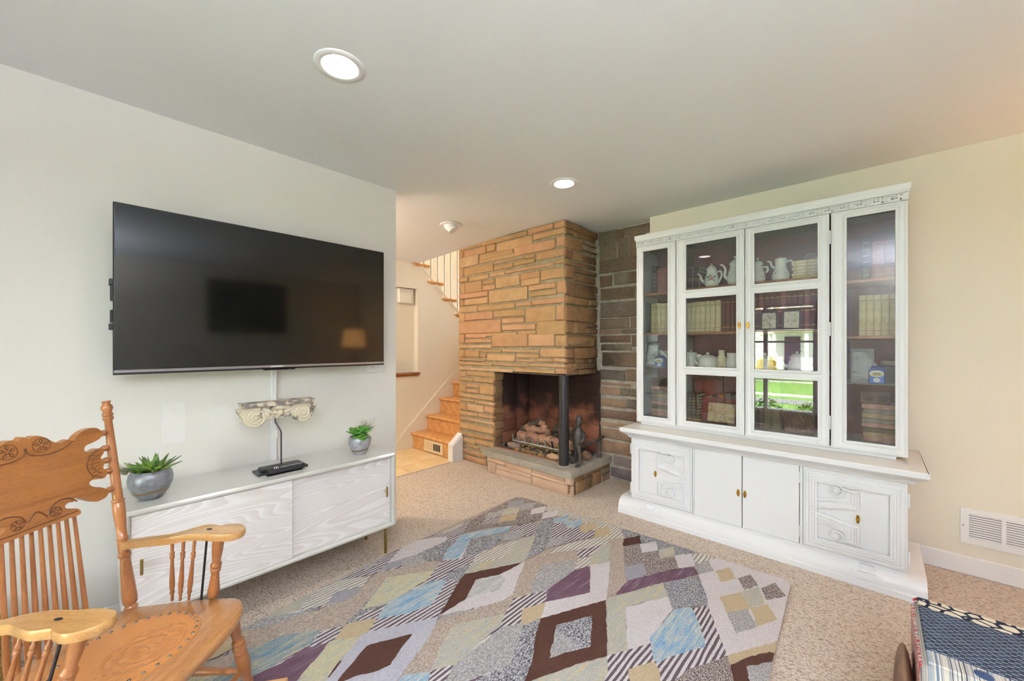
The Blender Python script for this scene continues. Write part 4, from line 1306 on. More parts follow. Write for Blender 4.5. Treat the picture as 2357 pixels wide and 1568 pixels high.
# bullnose plinth
pp_ = [(2.838, 0), (2.838, .030), (2.846, .036), (2.846, .044)] + [(2.846 + .075 * (1 - math.cos(a)), .044 + .070 * math.sin(a)) for a in [k * math.pi / 16 for k in range(1, 9)]] + [(2.96, .116), (3.39, .116), (3.39, 0)]
m = MB(); m.prism([(y, z) for y, z in pp_], lambda u, v, w: Vector((w, u, v)), -1.487, .190); m.build('plinth', CABW, BF, angle=30)
m = MB(); m.box(-1.30, .03, 2.888, 2.93, .112, .121, .002); m.build('plinth_lip', CABW, BF, smooth=False)
def pl_surf(u, h, w):           # point on the bullnose: u along x, h arc 0..1
    a = h * math.pi / 2
    n = Vector((0, -math.cos(a), math.sin(a)))
    return Vector((u, 2.846 + .075 * (1 - math.cos(a)), .044 + .070 * math.sin(a))) + n * w
for xc in (-1.245, -.035):
    m = MB()
    N = 8
    for (hw, a0, a1, wd) in ((.085, .0, .98, .006),):
        vs = []; fs = []
        for k in range(N + 1):
            h = a0 + (a1 - a0) * k / N
            for (du, w) in ((-hw, -.004), (-hw, wd), (hw, wd), (hw, -.004)): vs.append(pl_surf(xc + du, h, w))
        for k in range(N):
            for j in range(3): fs.append((k * 4 + j, k * 4 + j + 1, (k + 1) * 4 + j + 1, (k + 1) * 4 + j))
        fs += [(0, 1, 2, 3), tuple(N * 4 + j for j in range(4))]
        m.add(vs, fs)
    blk = m.build('plinth_block', CABW, BF, angle=30)
    for (hw, h0, h1, w) in ((.060, .022, .096, .013), (.034, .040, .078, .017)):
        m = MB(); m.sweep([(xc - hw, h0), (xc + hw, h0), (xc + hw, h1), (xc - hw, h1)], [(-.0045, .004), (-.0035, w), (.0035, w), (.0045, .004)], lambda u, v, h: pl_surf(u, min(max(v / .114, 0), 1), h), True)
        m.build('key_ornament', CABW, blk, angle=30)
# plain middle doors
kn = MB(); kn.cyl((0, 0, -.021), (0, 0, .021), .0065, n=10); kn.box(-.0085, .0085, -.009, .009, -.0085, .0085, .002); kn.cyl((0, .003, 0), (0, .022, 0), .004, n=8)
KNOB = bpy.data.meshes.new('knob'); KNOB.from_pydata([tuple(p) for p in kn.v], [], kn.f); KNOB.materials.append(BRASSP)
def knob(parent, x, y, z, name='knob'):
    o = bpy.data.objects.new(name, KNOB); COL.objects.link(o); o.parent = parent
    o.location = Vector((x, y, z)) - OFFS[parent.name]; return o
def hinge(parent, x, y, z, L=.07):
    m = MB(); m.cyl((x, y, z - L / 2), (x, y, z + L / 2), .0045, n=8); m.sphere((x, y, z + L / 2), .0045, nu=8, nv=4); m.sphere((x, y, z - L / 2), .0045, nu=8, nv=4); return m.build('hinge', CABW, parent)
for (x0, x1, kx, hx) in ((-.930, -.638, -.655, -.934), (-.633, -.336, -.617, -.332)):
    m = MB(); m.box(x0, x1, 2.880, 2.912, .1265, .588, .002); d = m.build('door', CABW, BF, smooth=False)
    knob(d, kx, 2.870, .349)
    hinge(d, hx, 2.879, .52, .06); hinge(d, hx, 2.879, .20, .06)
# carved outer doors
def dface(u, v, h): return Vector((u, 2.882 - h * 1.5, v))
RIDGE = [(-.021, 0), (-.019, .008), (-.012, .009), (-.010, .005), (-.004, .006), (-.002, .010), (.006, .010), (.008, .005), (.014, .006), (.017, .003), (.021, 0)]
def carved_door(x0, x1, flip, kx, hx):
    """flip = +1: scroll panels on the right half, -1: on the left half"""
    m = MB(); m.box(x0, x1, 2.882, 2.912, .1265, .588, .002); d = m.build('door', CABW, BF, smooth=False)
    m = MB()
    m.sweep([(x0 + .034, .160), (x1 - .034, .160), (x1 - .034, .548), (x0 + .034, .548)][::-1], [(-.034, .002), (-.033, .012), (-.022, .013), (-.019, .009), (-.010, .010), (-.006, .006), (.004, .007), (.010, .003), (.022, .004), (.026, 0)], dface, True)
    m.build('border_moulding', CABW, d, angle=25)
    xe = x1 - .030 if flip > 0 else x0 + .030            # the frame side the scrolls hang from
    s_ = -flip                                            # direction from that side into the door
    W = .215
    for up in (1, -1):
        zc = .354 + up * .127                             # volute centre height
        cxv = xe + s_ * (W - .095)
        m = MB()
        path = []
        # spiral out of the volute, run along the top edge, turn down and sweep back along the dividing curve
        for k in range(30):
            a = 2.0 * math.pi * 1.45 * (1 - k / 29); r = .010 + .026 * k / 29
            path.append((cxv - s_ * r * math.sin(a) * -1, zc + up * r * math.cos(a)))
        path += [(cxv + s_ * .03, zc + up * .020), (cxv + s_ * .06, zc + up * .010), (xe + s_ * W, zc + up * .018)]
        m.sweep(path, [(-.009, 0), (-.007, .008), (-.002, .010), (.003, .006), (.007, .008), (.009, 0)], dface)
        m.build('volute', CABW, d, angle=40)
        m = MB(); m.turn(dface(cxv, zc, -.002), dface(cxv, zc, .013), [(0, .020), (.5, .020), (.6, .013), (.85, .012), (1, .006)], 18); m.build('rosette', CABW, d)
        m = MB()
        pth = [(xe + s_ * W, zc + up * .015), (xe + s_ * W, zc - up * .080)]
        pth += [tuple(p) for p in catmull([(xe + s_ * W, zc - up * .080), (xe + s_ * W * .72, zc - up * .086), (xe + s_ * W * .36, zc - up * .104), (xe + s_ * .004, zc - up * .116)], 5)[1:]]
        m.sweep(pth, [(-.006, .001), (-.004, .011), (.004, .013), (.008, .008), (.014, .009), (.020, .004), (.028, .005), (.032, 0)] if up * s_ < 0 else [(-.032, 0), (-.028, .005), (-.020, .004), (-.014, .009), (-.008, .008), (-.004, .013), (.004, .011), (.006, .001)], dface)
        m.build('scroll_frame', CABW, d, angle=30)
        m = MB()
        pth = [tuple(p) for p in catmull([(xe + s_ * (W - .05), zc - up * .030), (xe + s_ * W * .5, zc - up * .050), (xe + s_ * W * .22, zc - up * .060), (xe + s_ * .03, zc - up * .058)], 4)] + [(xe + s_ * .03, zc + up * .058)]
        m.sweep(pth, [(-.006, 0), (-.004, .008), (.004, .008), (.006, 0)], dface)
        m.build('inner_bead', CABW, d, angle=30)
    knob(d, kx, 2.866, .352)
    hinge(d, hx, 2.884, .50, .07); hinge(d, hx, 2.884, .20, .07)
    return d
carved_door(-1.397, -.945, 1, -1.199, -1.402)
carved_door(-.316, .121, -1, -.073, .126)

# ================================================================== glazed hutch (upper unit)
HU = thing('display_hutch', 'white glazed display hutch with greek key frieze standing on the buffet', 'cabinet', (-.65, 3.2, .6685))
hx0, hx1, hf, hb, hz0, hz1 = -1.424, .128, 3.034, 3.392, .672, 2.165
BURG = mat('lining_burgundy', (116, 40, 44), .75, col2=(92, 30, 36), scale=14, bump=.15, bscale=30)
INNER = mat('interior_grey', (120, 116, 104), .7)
SHELF = m_wood('shelf_oak', (178, 118, 70), (150, 94, 52), .45, 4, (1, 6, 6), 0)
m = MB(); m.box(hx0 + .012, hx1 - .008, hb - .012, hb, hz0, hz1); m.build('back_board', BURG, HU, smooth=False)
for x, w in ((hx0 + .012, .018), (hx1 - .026, .018), (-1.106, .014), (-.192, .014)):
    m = MB(); m.box(x, x + w, hf + .026, hb - .012, .695, 2.10); m.build('side_panel' if w > .015 else 'partition', CABW if w > .015 else INNER, HU, smooth=False)
m = MB(); m.box(hx0 + .012, hx1 - .008, hf + .02, hb, .700, .735); m.build('floor_board', INNER, HU, smooth=False)
m = MB(); m.box(hx0 + .012, hx1 - .008, hf + .02, hb, 2.085, 2.11); m.build('ceiling_board', INNER, HU, smooth=False)
m = MB(); m.box(hx0 + .03, hx1 - .045, hf + .012, hb, .6685, .690, .003); m.box(hx0 + .02, hx1 - .03, hf + .006, hb, .686, .700, .003); m.build('base_moulding', CABW, HU, smooth=False)
m = MB(); m.box(hx0 - .004, hx1 + .002, hf - .004, hb, 2.094, 2.136, .002); m.build('frieze', CABW, HU, smooth=False)
m = MB(); m.sweep([(hx0 - .002, hb), (hx0 - .002, hf - .002), (hx1, hf - .002), (hx1, hb)], [(.004, 2.136), (-.004, 2.138), (-.005, 2.146), (-.010, 2.154), (-.011, 2.160), (-.011, 2.184), (.02, 2.184)], lambda u, v, h: Vector((u, v, h)))
m.box(hx0 - .009, hx1 + .008, hf - .009, hb, 2.170, 2.1835); m.build('cornice', CABW, HU, angle=25)
# greek key: two hooked bars per repeat
y_ = hf - .010
kw = (hx1 - hx0 - .02) / 21
for i in range(21):
    a = hx0 + .01 + i * kw; t_ = .0055; zb, zt = 2.100, 2.130
    m = MB()
    for (x0, x1, z0, z1) in ((0, t_, zb, zt), (0, kw * .56, zt - t_, zt), (kw * .56 - t_, kw * .56, zb + .010, zt), (kw * .26, kw * .56, zb + .010, zb + .010 + t_), (kw * .26, kw * .26 + t_, zb + .010, zb + .019), (kw * .72, kw, zb, zb + t_), (kw * .72, kw * .72 + t_, zb, zt), (kw * .72, kw * .86, zt - t_, zt)):
        m.box(a + x0, a + x1, y_, hf, z0, z1)
    m.build('key_unit', CABW, HU, smooth=False)
# shelves
for (x0, x1, zs, th, gl) in ((hx0 + .03, -1.106, 1.72, .018, 0), (hx0 + .03, -1.106, 1.405, .018, 0), (hx0 + .03, -1.106, 1.13, .008, 1), (-1.092, -.192, 1.733, .018, 0), (-1.092, -.192, 1.402, .018, 0), (-1.092, -.192, 1.128, .014, 1),
                           (-.178, hx1 - .026, 1.688, .018, 0), (-.178, hx1 - .026, 1.358, .018, 0), (-.178, hx1 - .026, 1.082, .008, 1)):
    m = MB(); m.box(x0, x1, hf + (.05 if x0 > -1.1 and x0 < -1.0 else .045), hb - .012, zs - th, zs, .002); m.build('shelf', INNER if gl else SHELF, HU, smooth=False)
# glass and doors
CGLASS = m_glass('cabinet_glass', (.97, .98, .98, 1), 1.52, 2.0)
def gdoor(x0, x1, panes, knobx=None, hinges=()):
    z0, z1 = .690, 2.092
    m = MB(); y0, y1 = hf - .004, hf + .018
    gx0, gx1 = panes[0][0], panes[0][1]
    m.box(x0, gx0, y0, y1, z0, z1, .003); m.box(gx1, x1, y0, y1, z0, z1, .003)
    zz = [z0] + [v for p in panes[::-1] for v in (p[2], p[3])] + [z1]
    for k in range(0, len(zz), 2):
        m.box(gx0 - .002, gx1 + .002, y0 + .001, y1 - .001, zz[k], zz[k + 1], .002)
    d = m.build('door', CABW, HU, smooth=False)
    for (a, b, c, e) in panes:
        q = MB(); q.sweep([(a, c), (b, c), (b, e), (a, e)], [(0, -.010), (0, .006), (-.004, .008), (-.010, .008), (-.013, .004), (-.018, .003), (-.020, 0)], lambda u, v, h: Vector((u, y0 - h, v)), True)
        q.build('glazing_bead', CABW, d, angle=25)
        g = MB(); g.box(a - .006, b + .006, y0 + .010, y0 + .0125, c - .006, e + .006); g.build('glass_pane', CGLASS, d, smooth=False)
    q = MB(); q.sweep([(x0 + .012, z0 + .012), (x1 - .012, z0 + .012), (x1 - .012, z1 - .012), (x0 + .012, z1 - .012)], [(.003, 0), (.001, .003), (-.003, .003), (-.005, 0)], lambda u, v, h: Vector((u, y0 - h, v)), True); q.build('edge_bead', CABW, d, angle=25)
    if knobx is not None: knob(d, knobx, y0 - .022, 1.438)
    for (hx, hz) in hinges: hinge(d, hx, y0 - .001, hz, .075)
    return d
gdoor(hx0, -1.114, [(-1.366, -1.170, .742, 2.050)])
gdoor(-1.108, -.655, [(-1.036, -.703, 1.711, 2.048), (-1.036, -.703, 1.146, 1.650), (-1.036, -.703, .743, 1.088)], -.680)
gdoor(-.650, -.206, [(-.596, -.261, 1.709, 2.048), (-.596, -.261, 1.144, 1.648), (-.596, -.261, .740, 1.086)], -.630, ((-.203, 1.95), (-.203, 1.40), (-.203, .84)))
gdoor(-.198, hx1, [(-.126, .078, .746, 2.048)])

# ================================================================== things in the hutch
SH = {'L': (1.72, 1.405, 1.13, .735), 'C': (1.733, 1.402, 1.128, .735), 'R': (1.688, 1.358, 1.082, .735)}
def X(px, y): return P(px, 796, 'y', y).x
def Zp(px, py, y): return P(px, py, 'y', y).z
PAGE = mat('book_pages', (222, 208, 176), .85, col2=(196, 180, 146), scale=60, stretch=(1, 1, 6))
def cloth(name, c, c2=None, rough=.7): return mat(name, c, rough, col2=c2 or tuple(int(k * .78) for k in c), scale=22, bump=.15, bscale=160)
BCREAM = cloth('book_vellum', (226, 212, 172), (200, 184, 140)); BRED = cloth('book_oxblood', (112, 46, 38), (84, 34, 30)); BROSE = cloth('book_rose', (150, 84, 72), (122, 62, 56)); BDARK = cloth('book_black', (54, 50, 46), (34, 32, 30))
BGREEN = cloth('book_green', (78, 82, 60)); BBLUE = cloth('book_slate', (82, 92, 96)); BTAN = cloth('book_tan', (178, 150, 112)); BOLIVE = cloth('book_olive', (108, 94, 62)); BGREY = cloth('book_grey', (140, 134, 122)); BORANGE = cloth('book_orange', (176, 96, 48)); BPINK = cloth('book_pink', (186, 140, 122))
GILT = mat('gilt', (190, 160, 96), .35, .8); SILV = mat('tooled_silver', (150, 148, 140), .5, .2)
def book(x0, x1, y0, y1, z0, z1, cov, label, group, stand=True, bands=0, orn=None):
    """stand: spine faces the glass (-y); lying: spine along x faces the glass"""
    m = MB(); t = .0025
    if stand:
        m.box(x0, x0 + t, y0 + .004, y1, z0, z1); m.box(x1 - t, x1, y0 + .004, y1, z0, z1)
        w = (x1 - x0) / 2
        m.prism([(x0, y0 + .006)] + [(x0 + w - w * math.cos(k * math.pi / 6), y0 + .006 - .006 * math.sin(k * math.pi / 6)) for k in range(7)] + [(x1, y0 + .009), (x0, y0 + .009)], lambda u, v, w_: Vector((u, v, w_)), z0, z1)
    else:
        m.box(x0, x1, y0 + .004, y1, z0, z0 + t); m.box(x0, x1, y0 + .004, y1, z1 - t, z1)
        m.box(x0, x1, y0, y0 + .005, z0, z1, .002)
    b = m.build('book', cov, angle=40, label=label, cat='book', group=group)
    p = MB()
    if stand: p.box(x0 + t, x1 - t, y0 + .008, y1 - .006, z0 + .004, z1 - .005)
    else: p.box(x0 + .004, x1 - .004, y0 + .005, y1 - .006, z0 + t, z1 - t)
    p.build('pages', PAGE, b, smooth=False)
    for k in range(bands):
        q = MB()
        if stand:
            zz = z0 + (z1 - z0) * (.12 + .74 * k / max(1, bands - 1)); q.box(x0 + .003, x1 - .003, y0 - .0012, y0 + .003, zz, zz + .004)
        else:
            xx = x0 + (x1 - x0) * (.1 + .8 * k / max(1, bands - 1)); q.box(xx, xx + .005, y0 - .0012, y0 + .003, z0 + .003, z1 - .003)
        q.build('spine_band', orn or GILT, b, smooth=False)
    return b
random.seed(3)
def row(px0, px1, n, y, zs, pytop, covs, what, where, group, bands=0, orn=None, vary=.05):
    xs = [X(px0, y) + (X(px1, y) - X(px0, y)) * k / n for k in range(n + 1)]
    zt = Zp((px0 + px1) / 2, pytop, y)
    ords = ['leftmost', 'second', 'third', 'fourth', 'fifth', 'sixth', 'seventh', 'eighth', 'ninth', 'tenth', 'eleventh', 'twelfth', 'thirteenth', 'fourteenth']
    for k in range(n):
        h = (zt - zs) * (1 - random.uniform(0, vary))
        o_ = ords[k] if k < n - 1 else 'rightmost'
        book(xs[k] + .0008, xs[k + 1] - .0008, y + random.uniform(0, .008), y + .15, zs, zs + h, covs[k % len(covs)], '%s %s book %s' % (o_, what, where), group, True, bands, orn)
def stack(px0, px1, y, zs, pytop, covs, what, where, group, bands=0):
    zt = Zp((px0 + px1) / 2, pytop, y); n = len(covs); h = (zt - zs) / n
    ords = ['lowest', 'second lowest', 'third from bottom', 'fourth from bottom', 'fifth from bottom', 'sixth from bottom', 'seventh from bottom', 'eighth from bottom', 'ninth from bottom']
    for k in range(n):
        j0, j1 = random.uniform(-.006, .004), random.uniform(-.004, .006)
        o_ = ords[k] if k < n - 1 else 'topmost'
        book(X(px0, y) + j0, X(px1, y) + j1, y + random.uniform(0, .012), y + .17, zs + h * k, zs + h * (k + 1) - .0006, covs[k], '%s book, %s in stack %s' % (what[k % len(what)], o_, where), group, False, bands)
# side compartments
for (S_, a, side_) in (('L', dict(dk=(1499, 1509), rd=(1512, 1552), cr=(1497, 1556), st=(1499, 1551)), 'in the left glazed compartment'), ('R', dict(dk=(1983, 2003), rd=(2008, 2066), cr=(1977, 2066), st=(1986, 2062)), 'in the right glazed compartment')):
    z = SH[S_]
    row(a['dk'][0], a['dk'][1], 1, 3.16, z[0], 612 if S_ == 'L' else 546, [BDARK], 'black tooled', 'beside the rose books ' + side_, 'books in the hutch', 6, SILV, 0)
    row(a['rd'][0], a['rd'][1], 2, 3.16, z[0], 616 if S_ == 'L' else 553, [BROSE], 'rose red gilt', 'on the top shelf ' + side_, 'books in the hutch', 6, mat('tooled_bronze', (150, 112, 84), .5, .3), 0)
    row(a['cr'][0], a['cr'][1], 5, 3.15, z[1], 697 if S_ == 'L' else 677, [BCREAM], 'cream vellum', 'on the middle shelf ' + side_, 'books in the hutch', 2, BTAN, .02)
    stack(a['st'][0], a['st'][1], 3.14, z[3], 890 if S_ == 'L' else 932, [BPINK, BTAN, BOLIVE, BPINK, BGREY, BTAN, BGREY, BPINK], ['dusty pink', 'tan', 'olive', 'faded pink', 'grey', 'tan cloth', 'grey ribbed', 'salmon'], side_, 'books in the hutch')
# centre
row(1578, 1658, 7, 3.15, SH['C'][1], 693, [BCREAM], 'cream vellum', 'on the second shelf behind the left centre door', 'books in the hutch', 2, BTAN, .03)
row(1660, 1712, 5, 3.15, SH['C'][1], 684, [BRED], 'oxblood red', 'next to the cream books on the second shelf', 'books in the hutch', 2, GILT, .02)
row(1722, 1893, 13, 3.15, SH['C'][1], 670, [BRED, BRED, BROSE, BRED], 'dark red', 'on the second shelf behind the right centre door', 'books in the hutch', 3, GILT, .02)
stack(1576, 1612, 3.14, SH['C'][0], 613, [BDARK, BDARK, BOLIVE, BDARK, BDARK, BDARK], ['black', 'dark brown', 'dark olive', 'black gilt', 'black cloth', 'black ribbed'], 'left of the floral coffee pot', 'books in the hutch', 3)
stack(1824, 1890, 3.14, SH['C'][0], 597, [mat('book_lemon', (206, 196, 108), .7), BCREAM, BCREAM, BCREAM, BCREAM, BCREAM], ['yellow', 'cream'], 'on the upper shelf right of the china pots', 'books in the hutch', 3)
stack(1572, 1609, 3.11, SH['C'][3], 906, [BTAN, BGREEN, BDARK, BGREEN, BDARK, BDARK, BGREEN, BDARK, BDARK], ['tan', 'dark green', 'black', 'bottle green', 'dark brown'], 'in the lower left of the hutch centre', 'books in the hutch', 4)
row(1625, 1697, 5, 3.20, SH['C'][3], 905, [BTAN, BDARK, BORANGE, BBLUE, BGREY], 'mixed cloth', 'behind the red portfolio', 'books in the hutch', 1, GILT, .18)
row(1722, 1758, 3, 3.14, SH['C'][3], 900, [BDARK], 'black', 'in the lower right of the hutch centre', 'books in the hutch', 3, GILT, .04)
row(1758, 1796, 2, 3.13, SH['C'][3], 880, [BOLIVE], 'tall olive brown', 'beside the carved relief', 'books in the hutch', 0, None, .02)

# -------------------------------------------------- china
def m_china(name, spot, scale, thr, base=(232, 230, 222)):
    t = NT(name)
    v = t.coord(rnd=True)
    vo = t.n('ShaderNodeTexVoronoi', Scale=scale); t.l(v, vo.inputs['Vector'])
    f = t.ramp(vo.outputs['Distance'], [(thr * .55, (255, 255, 255)), (thr, (0, 0, 0))])
    k = t.ramp(t.noise(v, 14, 3), [(.57, (0, 0, 0)), (.62, (255, 255, 255))])
    mm = t.mix(1.0, f, k, 'MULTIPLY')
    return t.out(t.mix(mm, base, spot), .12, 0, .5, .4)
CH_BLUE = m_china('china_blue_sprig', (72, 84, 112), 60, .30); CH_RED = m_china('china_red_transfer', (138, 62, 52), 70, .45); CH_WHITE = mat('china_white', (234, 232, 224), .12, coat=.4); CH_DOT = m_china('enamel_dotted', (60, 62, 66), 42, .34, (206, 206, 198))
CH_IVORY = mat('china_ivory', (226, 216, 184), .3, col2=(200, 186, 146), scale=40, bump=.4, bscale=70)
CH_BAND = mat('china_gold', (212, 184, 92), .3, .4)
def pot(px, pyb, y, zs, R, Ht, prof, mtl, label, spout=None, handle=None, lid=None, kn_=None, name='coffee_pot'):
    x = X(px, y)
    T = thing(name, label, 'pot', (x, y, zs))
    m = MB(); m.lathe((x, y, zs), [(r * R, z * Ht) for r, z in prof], 28); m.build('body', mtl, T, angle=50)
    if spout:
        m = MB(); m.tube(catmull([(x + a * R, y, zs + b * Ht) for a, b, r in spout], 4), [r * R for r in [spout[min(i // 4, len(spout) - 1)][2] * (1 - (i % 4) / 4) + spout[min(i // 4 + 1, len(spout) - 1)][2] * ((i % 4) / 4) for i in range(4 * (len(spout) - 1) + 1)]], 10); m.build('spout', CH_WHITE if mtl is not CH_DOT else mtl, T)
    if handle:
        m = MB(); m.tube(catmull([(x + a * R, y, zs + b * Ht) for a, b in handle], 4), R * .13, 8); m.build('handle', CH_WHITE if mtl is not CH_DOT else mtl, T)
    if lid:
        m = MB(); m.lathe((x, y, zs), [(r * R, z * Ht) for r, z in lid], 24); l_ = m.build('lid', mtl, T, angle=50)
        if kn_: m = MB(); m.sphere((x, y, zs + kn_[0] * Ht), kn_[1] * R, nu=12, nv=8); m.build('finial', kn_[2], l_)
    return T
P1 = [(.55, 0), (.78, .01), (1.0, .12), (1.0, .28), (.86, .46), (.70, .62), (.68, .70), (.74, .74)]
zs = SH['C'][0]
T1 = pot(1638, 658, 3.13, zs, .050, .165, P1, CH_WHITE, 'white coffee pot with a pink rose and striped lid behind left door', [(-.8, .22, .26), (-1.35, .34, .2), (-1.5, .52, .15), (-1.95, .66, .10)], [(.72, .62), (1.2, .66), (1.35, .48), (1.05, .22), (.95, .16)], [(.78, .74), (.76, .77), (.45, .90), (.12, .95), (.05, .98)], (1.0, .16, CH_BAND))
xx = X(1638, 3.13)
for (dx, dz, r, c) in ((.012, .055, .016, (206, 126, 130)), (-.012, .066, .010, (104, 140, 96)), (.030, .066, .008, (120, 140, 176)), (-.004, .044, .008, (112, 128, 92)), (.004, .078, .007, (96, 132, 90)), (.026, .040, .007, (96, 116, 160))):
    m = MB(); a = dx / .049; m.sphere((xx + dx, 3.13 - .0485 * math.cos(math.asin(a)) * (1 if dz < .062 else .95), zs + dz), r, .0035, r * .9, 10, 6); m.build('flower', mat('glaze_%d' % c[0] + str(c[2]), c, .2), T1)
P2 = [(.6, 0), (.8, .01), (1.0, .14), (1.02, .26), (.86, .46), (.66, .62), (.60, .72), (.72, .78)]
pot(1692, 652, 3.16, zs, .052, .195, P2, CH_BLUE, 'tall white coffee pot with blue sprigs and long curved spout', [(-.7, .22, .28), (-1.3, .36, .2), (-1.2, .62, .15), (-1.6, .80, .12), (-1.9, .80, .08)], [(.6, .62), (1.2, .66), (1.3, .45), (1.0, .25)], [(.76, .78), (.6, .86), (.25, .94), (.08, .97)], (1.03, .2, CH_WHITE))
pot(1744, 646, 3.18, zs, .048, .165, P2, CH_RED, 'white lidded pot with red transfer flowers between two sprigged pots', None, [(.62, .66), (1.15, .66), (1.25, .50), (1.0, .42)], [(.76, .78), (.6, .88), (.25, .95), (.08, .97)], (1.03, .2, CH_WHITE))
pot(1797, 641, 3.15, zs, .050, .150, [(.7, 0), (.92, .01), (1.05, .14), (1.02, .28), (.82, .46), (.66, .60), (.66, .82), (.70, .88)], CH_BLUE, 'squat white pot with dark sprigs, animal spout and flat lid', [(-.62, .58, .22), (-1.0, .70, .16), (-1.15, .88, .14), (-1.5, .92, .10)], [(.66, .8), (1.1, .86), (1.35, .72), (1.3, .6)], [(.74, .88), (.74, .94), (.66, .98), (.10, 1.0)], (1.03, .10, CH_WHITE))
zs = SH['C'][2]
T5 = pot(1590, 846, 3.15, zs, .052, .125, [(.85, 0), (.95, .01), (.92, .5), (.86, .86), (.90, .90)], CH_DOT, 'dotted enamel coffee pot at the left of the third shelf', [(.72, .25, .24), (1.2, .30, .2), (.95, .62, .14), (.7, .82, .10)], None, [(.92, .90), (.86, .96), (.4, 1.02), (.12, 1.04)], (1.08, .16, CH_DOT))
pot(1629, 846, 3.13, zs, .068, .092, [(.72, 0), (.92, .03), (1.0, .30), (1.0, .70), (.92, .84), (.88, .90)], CH_RED, 'round white tureen pot with red scenic transfer', [(-.85, .25, .18), (-1.3, .60, .14), (-1.5, .78, .10)], [(-.75, .90), (-1.05, 1.02), (-.9, 1.10), (-.6, 1.0)], [(.90, .90), (.82, 1.0), (.4, 1.12), (.12, 1.18)], (1.24, .16, CH_WHITE), 'tureen')
pot(1661, 846, 3.14, zs, .030, .140, [(.85, 0), (1.0, .03), (1.0, .62), (.92, .68), (.70, .70), (.70, .96), (.76, 1.0), (.6, 1.0), (.6, .9)], CH_IVORY, 'tall ivory textured jar beside the scenic tureen', None, None, None, None, 'jar')
pot(1688, 846, 3.16, zs, .050, .120, [(.7, 0), (.8, .02), (1.0, .3), (.9, .62), (.78, .8), (.9, 1.0), (.84, 1.0), (.7, .8)], CH_WHITE, 'white wavy-rimmed jug on the third shelf by the centre stile', None, [(.8, .9), (1.25, .8), (1.2, .45), (.95, .3)], None, None, 'jug')
pot(1760, 846, 3.16, zs, .060, .11, P2, CH_WHITE, 'plain white teapot on the third shelf behind right centre door', [(-.8, .3, .25), (-1.4, .5, .16), (-1.7, .8, .1)], [(.7, .7), (1.3, .7), (1.3, .4), (1.0, .25)], [(.76, .78), (.6, .88), (.25, .95), (.08, .97)], (1.03, .2, CH_WHITE), 'teapot')
pot(1835, 846, 3.16, zs, .055, .13, P1, CH_BLUE, 'blue sprigged coffee pot on the third shelf behind right centre door', [(-.8, .22, .26), (-1.35, .34, .2), (-1.5, .52, .15), (-1.95, .66, .10)], [(.72, .62), (1.2, .66), (1.35, .48), (1.05, .22)], [(.78, .74), (.45, .90), (.12, .95)], (.98, .16, CH_WHITE))
# glass dome ring and small brass candle stubs
x = X(1866, 3.2); m = MB(); m.tube(catmull([(x - .03, 3.2, SH['C'][0]), (x - .032, 3.2, SH['C'][0] + .13), (x, 3.2, SH['C'][0] + .168), (x + .032, 3.2, SH['C'][0] + .13), (x + .03, 3.2, SH['C'][0])], 6), .004, 8); m.build('glass_arch', mat('glass_grey', (150, 150, 150), .15), label='small grey arched ornament behind the flat cream books', cat='ornament')
# -------------------------------------------------- pictures, tins, carvings
def card(name, px0, px1, py0, py1, y, zs, lean, face, frame, label, cat, extra=None):
    x0, x1 = X(px0, y), X(px1, y); zt = Zp((px0 + px1) / 2, py0, y); h = zt - zs
    T = thing(name, label, cat, ((x0 + x1) / 2, y, zs))
    m = MB(); m.prism([(y, zs), (y + lean, zt), (y + lean + .008, zt), (y + .008, zs)], lambda u, v, w: Vector((w, u, v)), x0, x1); m.build('frame' if frame else 'mount', frame or face, T, smooth=False)
    e = .10 if frame else .0
    if frame or extra:
        bx, bz = (x1 - x0) * e, h * e
        m = MB(); yy = lambda z: y + lean * (z - zs) / h - .0012
        q = extra or (bx, bx, bz, bz)
        a0, a1, c0, c1 = x0 + q[0], x1 - q[1], zs + q[2], zt - q[3]
        m.add([(a0, yy(c0), c0), (a1, yy(c0), c0), (a1, yy(c1), c1), (a0, yy(c1), c1), (a0, yy(c0) + .002, c0), (a1, yy(c0) + .002, c0), (a1, yy(c1) + .002, c1), (a0, yy(c1) + .002, c1)], [(0, 1, 2, 3), (4, 5, 6, 7), (0, 1, 5, 4), (1, 2, 6, 5), (2, 3, 7, 6), (3, 0, 4, 7)])
        m.build('picture', face, T, smooth=False)
    return T
def m_print(name, paper, ink, scale=14):
    t = NT(name); v = t.coord(rnd=True)
    f = t.ramp(t.noise(v, scale, 6, .7, 1.5), [(.50, (0, 0, 0)), (.62, (255, 255, 255))])
    return t.out(t.mix(f, paper, ink), .7, 0, .2)
FRD = mat('frame_dark', (62, 48, 42), .5)
for (p0, p1, pt, which) in ((1750, 1789, 716, 'left'), (1800, 1843, 712, 'right')):
    card('framed_sketch', p0, p1, pt, 756, 3.115, SH['C'][1], .02, m_print('sketch_paper', (222, 212, 186), (150, 140, 124), 30), FRD, '%s of two small framed sketches standing before the red books' % which, 'picture', None)
card('portfolio', 1609, 1697, 918, 985, 3.155, SH['C'][3], .035, cloth('portfolio_red', (134, 62, 56), (112, 50, 48)), None, 'red grained portfolio leaning in the lower left of the hutch centre', 'portfolio')
card('mounted_print', 1628, 1690, 930, 972, 3.125, SH['C'][3] + .012, .03, m_print('print_sepia', (196, 178, 142), (132, 122, 104), 24), None, 'pale landscape print resting against the red portfolio', 'print')
card('lacquer_tray', 1590, 1664, 866, 960, 3.30, SH['C'][3], .06, mat('tray_red', (140, 26, 24), .35, col2=(96, 20, 22), scale=10), FRD, 'red scalloped lacquer tray standing behind the portfolio', 'tray')
